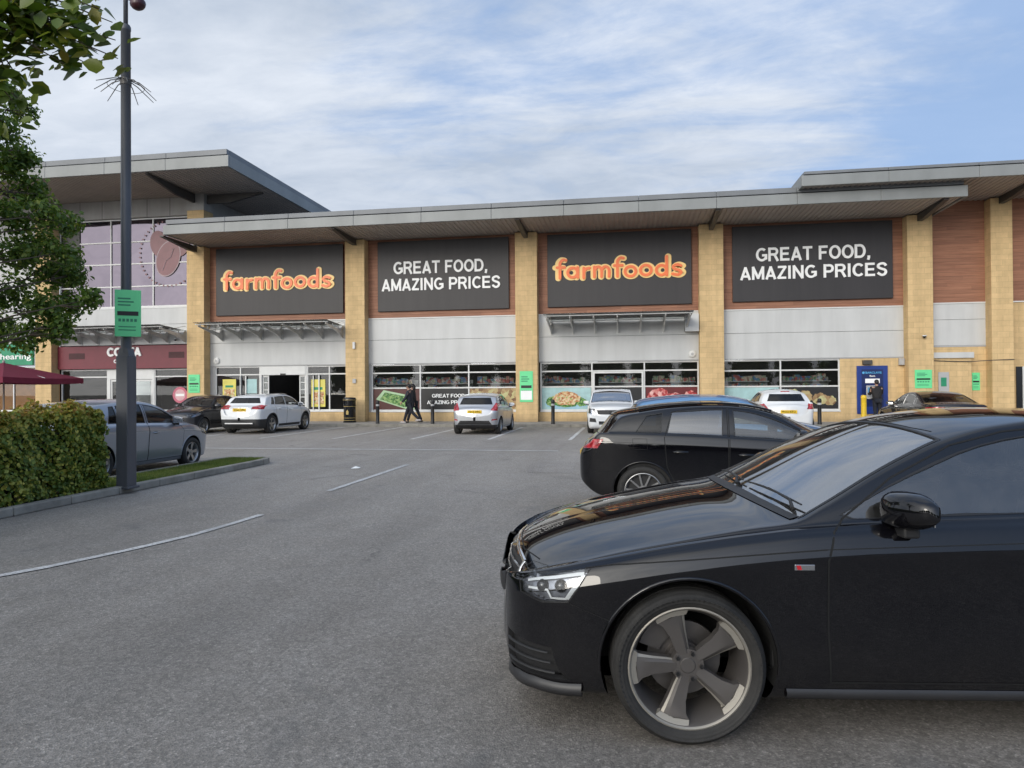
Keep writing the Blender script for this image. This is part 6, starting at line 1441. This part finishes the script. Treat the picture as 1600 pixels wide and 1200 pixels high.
CR = [(-8.41, 8.29, 5.71, 0.25), (-8.76, 8.84, 5.65, 0.24), (-8.46, 8.29, 5.14, 0.31), (-8.67, 8.86, 5.08, 0.26), (-8.9, 8.82, 4.76, 0.33), (-8.63, 8.87, 4.48, 0.28), (-8.34, 8.32, 3.95, 0.31), (-7.86, 8.4, 3.99, 0.25), (-8.15, 9.08, 4.03, 0.21), (-8.5, 8.9, 3.77, 0.3), (-7.76, 8.54, 3.49, 0.25), (-8.35, 8.32, 3.42, 0.31), (-8.36, 8.93, 3.26, 0.3), (-8.06, 9.1, 3.28, 0.25), (-7.33, 8.5, 2.82, 0.18), (-8.09, 8.98, 2.79, 0.24), (-8.0, 8.38, 2.72, 0.28), (-8.92, 8.84, 2.98, 0.33), (-7.79, 8.42, 2.41, 0.23), (-8.14, 8.37, 2.32, 0.25), (-9.01, 8.83, 2.42, 0.28), (-7.7, 8.44, 2.49, 0.16)]
def tree(label, base, clumps, trunk_h, nper, size, mat, seed, group=None, tr=.11):
    """trunk, limbs to every clump and leaf sprays in each clump; clumps in world space (x, y, z, r)"""
    r = np.random.default_rng(seed); t = empty('tree', label, 'tree', base, 0, group); bx, by, bz = base; C = np.array(clumps) - np.array([bx, by, bz, 0])
    w = MB(); fork = Vector((0.02, .03, trunk_h)); topz = C[:, 2].max()
    w.tube([(0, 0, -.05), (.02, 0, trunk_h * .5), fork, (.05, 0, (trunk_h + topz) / 2), (.0, .05, topz - .2)], [tr, tr * .85, tr * .75, tr * .45, tr * .12], 10)
    for c in C:
        s = Vector((.03, .02, min(max(c[2] - .35 * math.hypot(c[0], c[1]) - .1, trunk_h * .75), topz - .3))); e = Vector(c[:3]); mid_ = s.lerp(e, .5) + Vector((r.normal(0, .06), r.normal(0, .06), .08))
        w.tube([s, mid_, e], [tr * .2, tr * .11, tr * .04], 6)
        for k in range(4): d = Vector(r.normal(0, 1, 3)); d.normalize(); w.tube([mid_.lerp(e, .6), e + d * c[3] * .9], [tr * .08, tr * .03], 4)
    w.build('trunk', M['bark'], t, smooth=True)
    Ps, Ns = [], []
    for c in C:
        n = int(nper * (c[3] / .28) ** 2); d = r.normal(0, 1, (n, 3)); d /= np.linalg.norm(d, axis=1)[:, None]; rad = c[3] * (r.uniform(.25, 1.0, n) ** .5) * (1 + .35 * r.normal(0, 1, n).clip(-1, 1.2))
        k = r.integers(0, 9, n); sp = r.normal(0, 1, (9, 3)); sp /= np.linalg.norm(sp, axis=1)[:, None]; off = sp[k] * c[3] * .55
        Ps.append(c[:3] + off * .9 + d * rad[:, None] * .62); Ns.append(d + np.array([0, 0, .5]))
    leaves('crown', np.concatenate(Ps), np.concatenate(Ns), size, mat, t, .58, .25, .7, seed); return t
r_ = np.random.default_rng(11)
extra = []
for i in range(46):
    d = r_.normal(0, 1, 3); d /= np.linalg.norm(d); p = np.array([-9.0, 7.0, 4.3]) + d * np.array([1.25, 1.5, 2.0]) * r_.uniform(.5, 1.0)
    if p[0] < -8.0 and p[0] * -1.0 > 1.09 * p[1]: extra.append((p[0], p[1], p[2], .36))
tree('dense green tree rising from behind the hedge at the left edge', (-8.3, 6.9, .08), CR + extra, 1.9, 470, .074, M['leaf_tree'], 21)
FG = [(-2.38, 2.93, 3.2), (-2.44, 3.02, 3.16), (-2.37, 2.83, 3.29), (-2.66, 3.09, 3.18), (-2.62, 2.89, 3.09), (-2.83, 2.96, 3.15), (-2.56, 2.9, 3.21), (-2.76, 2.97, 3.34), (-2.8, 2.86, 3.21), (-2.92, 2.95, 3.06), (-2.79, 2.87, 2.88), (-3.0, 2.93, 2.86), (-2.78, 2.77, 2.88), (-2.91, 2.85, 3.09), (-2.83, 2.76, 3.25), (-2.47, 2.92, 3.15), (-2.75, 3.07, 3.46), (-2.82, 2.96, 3.48), (-2.44, 2.92, 3.48), (-2.67, 2.98, 3.61), (-2.8, 2.86, 3.58), (-2.47, 3.02, 3.34)]
def near_tree():
    base = Vector((-8.2, 1.6, 0)); t = empty('tree', 'leafy tree branch with large drooping leaves at the top left corner', 'tree', base); r = np.random.default_rng(31); w = MB()
    w.tube([(0, 0, -.05), (.1, .02, 1.3), (.35, .1, 2.4), (.6, .1, 3.6), (.7, .1, 5.2)], [.15, .13, .11, .08, .02], 10)
    limb = [Vector(p) for p in ((.35, .1, 2.4), (1.8, .5, 3.1), (3.6, .95, 3.55), (5.0, 1.2, 3.62), (5.45, 1.3, 3.52))]; w.tube(limb, [.085, .06, .04, .024, .01], 8); P = []; N_ = []
    for q in FG:
        e = Vector(q) - base; s = limb[3].lerp(limb[2], r.uniform(0, .8)); m = s.lerp(e, .6) + Vector((0, 0, .09)); w.tube([s, m, e], [.010, .006, .0025], 5)
        for k in range(58):
            f = r.uniform(.3, 1.03); p = (m.lerp(e, (f - .45) / .6)); P.append(np.array(p) + r.normal(0, .058, 3) + np.array([0, 0, -.02])); N_.append((r.normal(0, .4), -.45 + r.normal(0, .3), .65))
    for i in range(60):
        d = r.normal(0, 1, 3); d /= np.linalg.norm(d); c = np.array([1.2, .1, 4.3]) + d * np.array([1.9, 1.6, 1.5]) * r.uniform(.4, 1)
        if c[0] > 3.3: continue
        s = Vector((.5, .1, min(max(c[2] - .8, 2.4), 4.9))); e = Vector(c); w.tube([s, s.lerp(e, .5) + Vector((0, 0, .1)), e], [.03, .015, .004], 5)
        for k in range(34): P.append(c + r.normal(0, .2, 3)); N_.append((r.normal(0, .4), r.normal(0, .4), .8))
    Fa = np.array(FG) - np.array(base); keep = [i for i, p in enumerate(P) if np.linalg.norm(Fa - np.array(p), axis=1).min() < .17 or p[0] < 4.2]; P = [P[i] for i in keep]; N_ = [N_[i] for i in keep]
    w.build('trunk', M['bark'], t, smooth=True); leaves('crown', np.array(P), np.array(N_),   .088, M['leaf_near'], t, .62, .12, .38, 9)
near_tree()
# trees and hedge line on the far side of the car park, behind the viewer
def far_trees():
    protos = []
    for i in range(14):
        x = -33 + i * 5.1; y = -17 - (i % 3) * 1.6; r = np.random.default_rng(50 + i % 2); cl = []
        if i < 2:
            for k in range(60):
                d = r.normal(0, 1, 3); d /= np.linalg.norm(d); p = np.array([0, 0, 3.4]) + d * np.array([2.3, 2.2, 2.5]) * r.uniform(.4, 1); cl.append((x + p[0], y + p[1], max(.7, p[2]), .75))
            protos.append(tree('broad dark green tree at the far edge of the car park behind the viewer', (x, y, 0), cl, 1.6, 30, .26, M['leaf_tree'], 60 + i, 'trees behind the viewer', .16))
        else: dup(protos[i % 2], (x, y, 0), .9 * i)
far_trees()

# ------------------------------------------------------------------ lamp post
def lamp_post():
    t = empty('lamp_post', 'tall slim dark blue grey lamp post with a square lower casing on the kerbed island', 'lamp post', (-7.58, 9.55, .09))
    m = MB(); m.cbox(-.1, .1, -.1, .1, 0, 2.0, .012); m.prism([(-.1, 2.0), (.1, 2.0), (.068, 2.12), (-.068, 2.12)], 'y', -.07, .07); m.cbox(-.13, .13, -.13, .13, -.02, .02, .01); c = m.build('casing', M['post'], t)
    m = MB(); m.box(-.065, .065, -.1035, -.101, .45, 1.15); m.build('access_door', M['post'], c)
    m = MB(); m.tube([(0, 0, 2.05), (-.0, 0, 4.5), (0.0, 0, 7.0)], [.075, .072, .068], 20); m.lathe([(.068, 7.0), (.074, 7.01), (.074, 7.06), (.06, 7.09), (.03, 7.1)], 20); m.build('shaft', M['post'], t, auto=.6)
    m = MB(); m.tube([(0, 0, 6.88), (0, 0, 8.9)], .033, 12); m.tube([(0, 0, 8.8), (.5, -.2, 9.0), (.9, -.35, 9.05)], .025, 8); m.build('bracket_arm', M['post'], t, smooth=True)
    m = MB(); m.cbox(.85, 1.45, -.6, -.25, 8.98, 9.12, .03); m.build('lamp_head', M['post'], t)
    m = MB(); m.ellipsoid((.21, .0, 7.40), (.12, .10, .10), 14, 8); m.tube([(0, 0, 7.5), (.14, 0, 7.45)], .014, 6); m.build('camera_dome', simple('dome_maroon', (.05, .015, .02), .3), t, smooth=True)
    s = MB()
    for k in range(12):
        a = 2 * math.pi * k / 12 + .2; dr = .38 + .04 * (k % 3); s.tube([(.07 * math.cos(a), .07 * math.sin(a), 6.24), (.2 * math.cos(a), .2 * math.sin(a), 6.20), (dr * math.cos(a), dr * math.sin(a), 6.06 - .05 * (k % 2))], [.008, .008, .005], 5)
    s.tube([(.25 * math.cos(a), .25 * math.sin(a), 6.14) for a in [2 * math.pi * k / 24 for k in range(25)]], .004, 5, cap=False); s.lathe([(.07, 6.16), (.08, 6.16), (.08, 6.26), (.07, 6.26)], 16); s.build('spike_collar', M['bracket'], t)
lamp_post()
t = notice(-.195, .195, 0, .80, 0, 'green parking notice strapped to the lamp post'); t.location = (-7.46, 9.44, 2.38); t.rotation_euler = (0, 0, R(32)); t.scale = (.9, .9, .88)
# ------------------------------------------------------------------ bollards, bin, parasol
def bollard(loc, label, mat='black', band=True, r=.075, h=1.0):
    t = empty('bollard', label, 'bollard', loc, 0, 'bollards along the pavement'); m = MB(); m.lathe([(0, 0), (r * 1.12, 0), (r * 1.12, .04), (r, .06), (r, h - .12), (r * 1.1, h - .10), (r * 1.1, h - .07), (r, h - .05), (r * .85, h), (0, h + .02)], 20); m.build('shaft', M[mat], t, auto=.6)
    if band: m = MB(); m.lathe([(r * 1.012, h - .24), (r * 1.012, h - .16)], 20); m.build('band', M['greyframe'], t, fixn=False)
bollard((-10.7, 28.75, .12), 'black bollard just right of the litter bin'); bollard((-8.25, 28.75, .12), 'black bollard right of the two walkers, before the black text poster'); bollard((-3.1, 28.75, .12), 'black bollard before the pale blue salad poster')
bollard((7.35, 28.9, .12), 'black bollard before the loaf poster behind the rounded white car'); bollard((8.97, 28.9, .12), 'plain bright yellow bollard before the blue cash machine', 'yellow', False, .10, 1.12)
def litter_bin():
    t = empty('litter_bin', 'round black litter bin with gold crest and bands beside the stone column', 'bin', (-12.45, 29.9, .12)); m = MB()
    m.lathe([(0, 0), (.29, 0), (.29, .06), (.27, .08), (.27, .74), (.29, .75), (.29, .78), (.26, .79), (.26, .80)], 28); m.lathe([(.24, .80), (.24, 1.0)], 28)
    for a in range(4): b = a * math.pi / 2 + .78; m.cbox(-.05, .05, -.02, .02, 0, .22, .005) if False else m.tube([(.26 * math.cos(b), .26 * math.sin(b), .78), (.26 * math.cos(b), .26 * math.sin(b), 1.02)], .03, 6)
    m.lathe([(.30, 1.0), (.30, 1.05), (.26, 1.12), (.1, 1.15), (0, 1.15)], 28); m.lathe([(0, 1.0), (.30, 1.0)], 28); m.build('drum', M['blackgloss'], t, auto=.6)
    g = MB()
    for z in (.09, .2, .72, 1.01): g.lathe([(.275 if z < 1 else .303, z), (.275 if z < 1 else .303, z + .015)], 28)
    g.build('gold_bands', M['gold'], t, fixn=False); g = MB(); g.prism([(-.05, .36), (.05, .36), (.06, .48), (.0, .58), (-.06, .48)], 'y', -.283, -.27); g.build('crest', M['gold'], t)
litter_bin()
def parasol(x, y):
    t = empty('parasol', 'large square maroon parasol over the coffee shop terrace at the far left', 'parasol', (x, y, .0)); s = 1.95; m = MB(); A = (0, 0, 2.78); n = 6
    cn = [(-s, -s), (s, -s), (s, s), (-s, s)]; fab = simple('maroon_fabric', (.17, .012, .035), .8, var=.12, scale=5)
    for i in range(4):
        a, b = cn[i], cn[(i + 1) % 4]; k0 = len(m.v); V = []; F = []
        for j in range(n + 1):
            for q in range(n + 1):
                f = j / n; u = q / n; px, py = (a[0] + (b[0] - a[0]) * u) * f, (a[1] + (b[1] - a[1]) * u) * f; V.append((px, py, 2.78 - (.62 * f ** .9) + .04 * f * math.sin(math.pi * u) * -1))
        for j in range(n):
            for q in range(n): F.append((j * (n + 1) + q, (j + 1) * (n + 1) + q, (j + 1) * (n + 1) + q + 1, j * (n + 1) + q + 1))
        m.add(V, F); V = []
        for q in range(n + 1):
            u = q / n; px, py = a[0] + (b[0] - a[0]) * u, a[1] + (b[1] - a[1]) * u; z = 2.16 - .04 * math.sin(math.pi * u); V += [(px, py, z), (px * 1.005, py * 1.005, z - .22)]
        m.add(V, [(2 * q, 2 * q + 1, 2 * q + 3, 2 * q + 2) for q in range(n)])
    m.build('canopy', fab, t); p = MB(); p.tube([(0, 0, .02), (0, 0, 2.8)], .035, 12); p.lathe([(0, 2.78), (.06, 2.78), (.05, 2.86), (0, 2.9)], 12); p.build('pole', simple('pole_wood', (.3, .27, .24), .6), t)
    b = MB(); b.cbox(-.35, .35, -.35, .35, .0, .08, .02); b.build('base', M['kerb'], t); q = MB()
    for k in range(8): a = k * math.pi / 4; L_ = s * (1.35 if k % 2 else .98); q.tube([(0, 0, 2.62), (L_ * math.cos(a), L_ * math.sin(a), 2.14)], .014, 5)
    q.build('ribs', M['steel'], t)
parasol(-25.0, 24.5)
# ------------------------------------------------------------------ people
def skin_mesh(name, joints, bones, mat, parent, sub=2):
    me = bpy.data.meshes.new(name); keys = list(joints); me.from_pydata([joints[k][:3] for k in keys], [(keys.index(a), keys.index(b)) for a, b in bones], [])
    o = bpy.data.objects.new(name, me); COL.objects.link(o); md = o.modifiers.new('skin', 'SKIN'); md.use_smooth_shade = True; sk = me.skin_vertices[0].data
    for i, k in enumerate(keys):
        rr = joints[k][3]; rr = rr if isinstance(rr, tuple) else (rr, rr); sk[i].radius = rr; sk[i].use_root = (i == 0)
    s = o.modifiers.new('sub', 'SUBSURF'); s.levels = sub; s.render_levels = sub
    dg = bpy.context.evaluated_depsgraph_get(); nm = bpy.data.meshes.new_from_object(o.evaluated_get(dg)); bpy.data.objects.remove(o); nm.materials.clear(); nm.materials.append(mat)
    nm.polygons.foreach_set('use_smooth', [True] * len(nm.polygons)); nm.name = name; o = bpy.data.objects.new(name, nm); COL.objects.link(o); o.parent = parent; return o
SKINM = simple('skin', (.42, .25, .18), .55, var=.06); HAIRM = simple('hair_dark', (.012, .009, .008), .5); DEN = simple('dark_trousers', (.012, .014, .022), .8); JK = simple('dark_jacket', (.014, .016, .026), .75); JB = simple('black_coat', (.012, .011, .012), .75); SHO = simple('pale_shoes', (.45, .42, .42), .6); SHD = simple('dark_shoes', (.03, .025, .02), .6)
def person(label, loc, rz, step=0.0, arms=((.15, .2), (-.2, .3)), h=1.7, jacket=JK, shoes=SHO, long_coat=False, hair='short', look=0.0):
    """+X forward. step: stride angle (rad); arms: (swing, elbow bend) right, left"""
    k = h / 1.72; t = empty('person', label, 'person', loc, rz); J = {}
    def leg(sd, a, kb, nm):
        hip = Vector((0, sd * .09, .90)); kn = hip + Vector((math.sin(a), 0, -math.cos(a))) * .42; an = kn + Vector((math.sin(a - kb), 0, -math.cos(a - kb))) * .41
        return hip, kn, an
    L_ = [leg(-1, step, .12 * (step > 0), 'r'), leg(1, -step * .85, .25 + step * .5 if step else 0, 'l')]
    mn = min(q[2].z for q in L_); dz = .08 - mn; P = Vector((0, 0, .93 + dz)); J['pelvis'] = (*P, (.13, .10)); J['waist'] = (.01, 0, 1.08 + dz, (.12, .09)); J['chest'] = (.03, 0, 1.30 + dz, (.15, .10)); J['neckb'] = (.035, 0, 1.46 + dz, .058); J['neck'] = (.05, 0, 1.52 + dz, .05)
    J['head'] = (.07, 0, 1.60 + dz, (.075, .085)); J['crown'] = (.06, 0, 1.68 + dz, (.07, .08)); B = [('pelvis', 'waist'), ('waist', 'chest'), ('chest', 'neckb'), ('neckb', 'neck'), ('neck', 'head'), ('head', 'crown')]
    arm = {}
    for sd, (sw, eb), n in ((-1, arms[0], 'R'), (1, arms[1], 'L')):
        sh = Vector((.02, sd * .19, 1.41 + dz)); el = sh + Vector((math.sin(sw), sd * .12, -math.cos(sw))) * .28; wr = el + Vector((math.sin(sw + eb), -sd * .05, -math.cos(sw + eb))) * .25; d = (wr - el).normalized(); pm = wr + d * .07
        J['sh' + n] = (*sh, .058); J['el' + n] = (*el, .043); J['wr' + n] = (*wr, .027); J['pm' + n] = (*pm, (.036, .018)); B += [('chest', 'sh' + n), ('sh' + n, 'el' + n), ('el' + n, 'wr' + n), ('wr' + n, 'pm' + n)]; arm[n] = (sh, el, wr, pm)
        s_ = d.cross(Vector((0, 1, 0))).normalized()
        for q in range(4): f0 = pm + s_ * (-.024 + .016 * q) + d * .01; f1 = f0 + d * (.036 + .006 * (q in (1, 2))); J['f%s%d' % (n, q)] = (*f0, .0095); J['g%s%d' % (n, q)] = (*(f1 + Vector((0, -sd * .008, -.01))), .008); B += [('pm' + n, 'f%s%d' % (n, q)), ('f%s%d' % (n, q), 'g%s%d' % (n, q))]
        J['t' + n] = (*(wr + d * .03 + s_ * .035), .010); B.append(('wr' + n, 't' + n)); J['u' + n] = (*(wr + d * .07 + s_ * .045), .009); B.append(('t' + n, 'u' + n))
    for (hp, kn, an), n in zip(L_, 'RL'):
        for v in (hp, kn, an): v.z += dz
        J['hp' + n] = (*hp, .085); J['kn' + n] = (*kn, .058); J['an' + n] = (*an, .038); J['to' + n] = (an.x + .15, an.y, an.z - .045, (.04, .025)); B += [('pelvis', 'hp' + n), ('hp' + n, 'kn' + n), ('kn' + n, 'an' + n), ('an' + n, 'to' + n)]
    skin_mesh('body', J, B, SKINM, t)
    T = {'pelvis': (*P, (.165, .125))}; 
    for n in 'RL': T['hp' + n] = (*J['hp' + n][:3], .105); T['kn' + n] = (*J['kn' + n][:3], .075); T['an' + n] = (*J['an' + n][:3], .058)
    skin_mesh('trousers', T, [('pelvis', 'hpR'), ('hpR', 'knR'), ('knR', 'anR'), ('pelvis', 'hpL'), ('hpL', 'knL'), ('knL', 'anL')], DEN, t)
    K = {'chest': (*J['chest'][:3], (.19, .14)), 'waist': (*J['waist'][:3], (.175, .135)), 'hem': (0, 0, (.62 if long_coat else .86) + dz, (.20, .155) if long_coat else (.185, .145)), 'nb': (.035, 0, 1.45 + dz, .085), 'col': (.045, 0, 1.50 + dz, .07)}
    KB = [('chest', 'waist'), ('waist', 'hem'), ('chest', 'nb'), ('nb', 'col')]
    for n in 'RL': K['s' + n] = (*J['sh' + n][:3], .085); K['e' + n] = (*J['el' + n][:3], .066); K['w' + n] = (*J['wr' + n][:3], .048); KB += [('chest', 's' + n), ('s' + n, 'e' + n), ('e' + n, 'w' + n)]
    skin_mesh('jacket', K, KB, jacket, t)
    hm = MB(); hm.ellipsoid((.045, 0, 1.665 + dz), (.105, .090, .098), 18, 12); hm.v = [(x - (.03 if z < 1.66 + dz else 0), y, z) for x, y, z in hm.v]
    if hair == 'long': hm.ellipsoid((-.015, 0, 1.56 + dz), (.075, .085, .17), 14, 10)
    hm.build('hair', HAIRM, t, smooth=True); f = MB(); f.ellipsoid((.155, 0, 1.60 + dz), (.016, .013, .022), 8, 6); f.ellipsoid((.075, .087, 1.61 + dz), (.018, .01, .028), 8, 6); f.ellipsoid((.075, -.087, 1.61 + dz), (.018, .01, .028), 8, 6); f.build('face', SKINM, t, smooth=True)
    f = MB(); f.ellipsoid((.14, .032, 1.625 + dz), (.012, .012, .008), 8, 6); f.ellipsoid((.14, -.032, 1.625 + dz), (.012, .012, .008), 8, 6); f.build('eyes', HAIRM, t); f = MB(); f.ellipsoid((.14, 0, 1.562 + dz), (.012, .024, .006), 8, 6); f.build('mouth', simple('lips', (.3, .12, .1), .5), t)
    for n in 'RL':
        a = Vector(J['an' + n][:3]); m = MB(); m.ellipsoid((a.x + .05, a.y, a.z - .035), (.14, .048, .045), 14, 8); m.build('shoe', shoes, t, smooth=True)
    t.scale = (k, k, k); return t
person('person in a dark jacket walking left, nearer of the two before the vegetable poster', (-9.35, 29.05, .12), R(180), .42, ((-.15, .9), (.35, .4)), 1.72, JK)
person('person in a black coat walking left just behind the other walker', (-9.38, 29.7, .12), R(182), -.40, ((.35, .3), (-.35, .3)), 1.72, JB, SHD, hair='long')
person('person in dark clothes standing at the blue cash machine', (9.93, 30.35, .12), R(88), 0.06, ((.6, 1.0), (.5, 1.1)), 1.70, JB, SHD)
person('person in dark clothes standing just inside the automatic doors', (-18.6, 32.3, .12), R(-60), 0.1, ((.2, .4), (.1, .3)), 1.7, JB, SHD, hair='long')
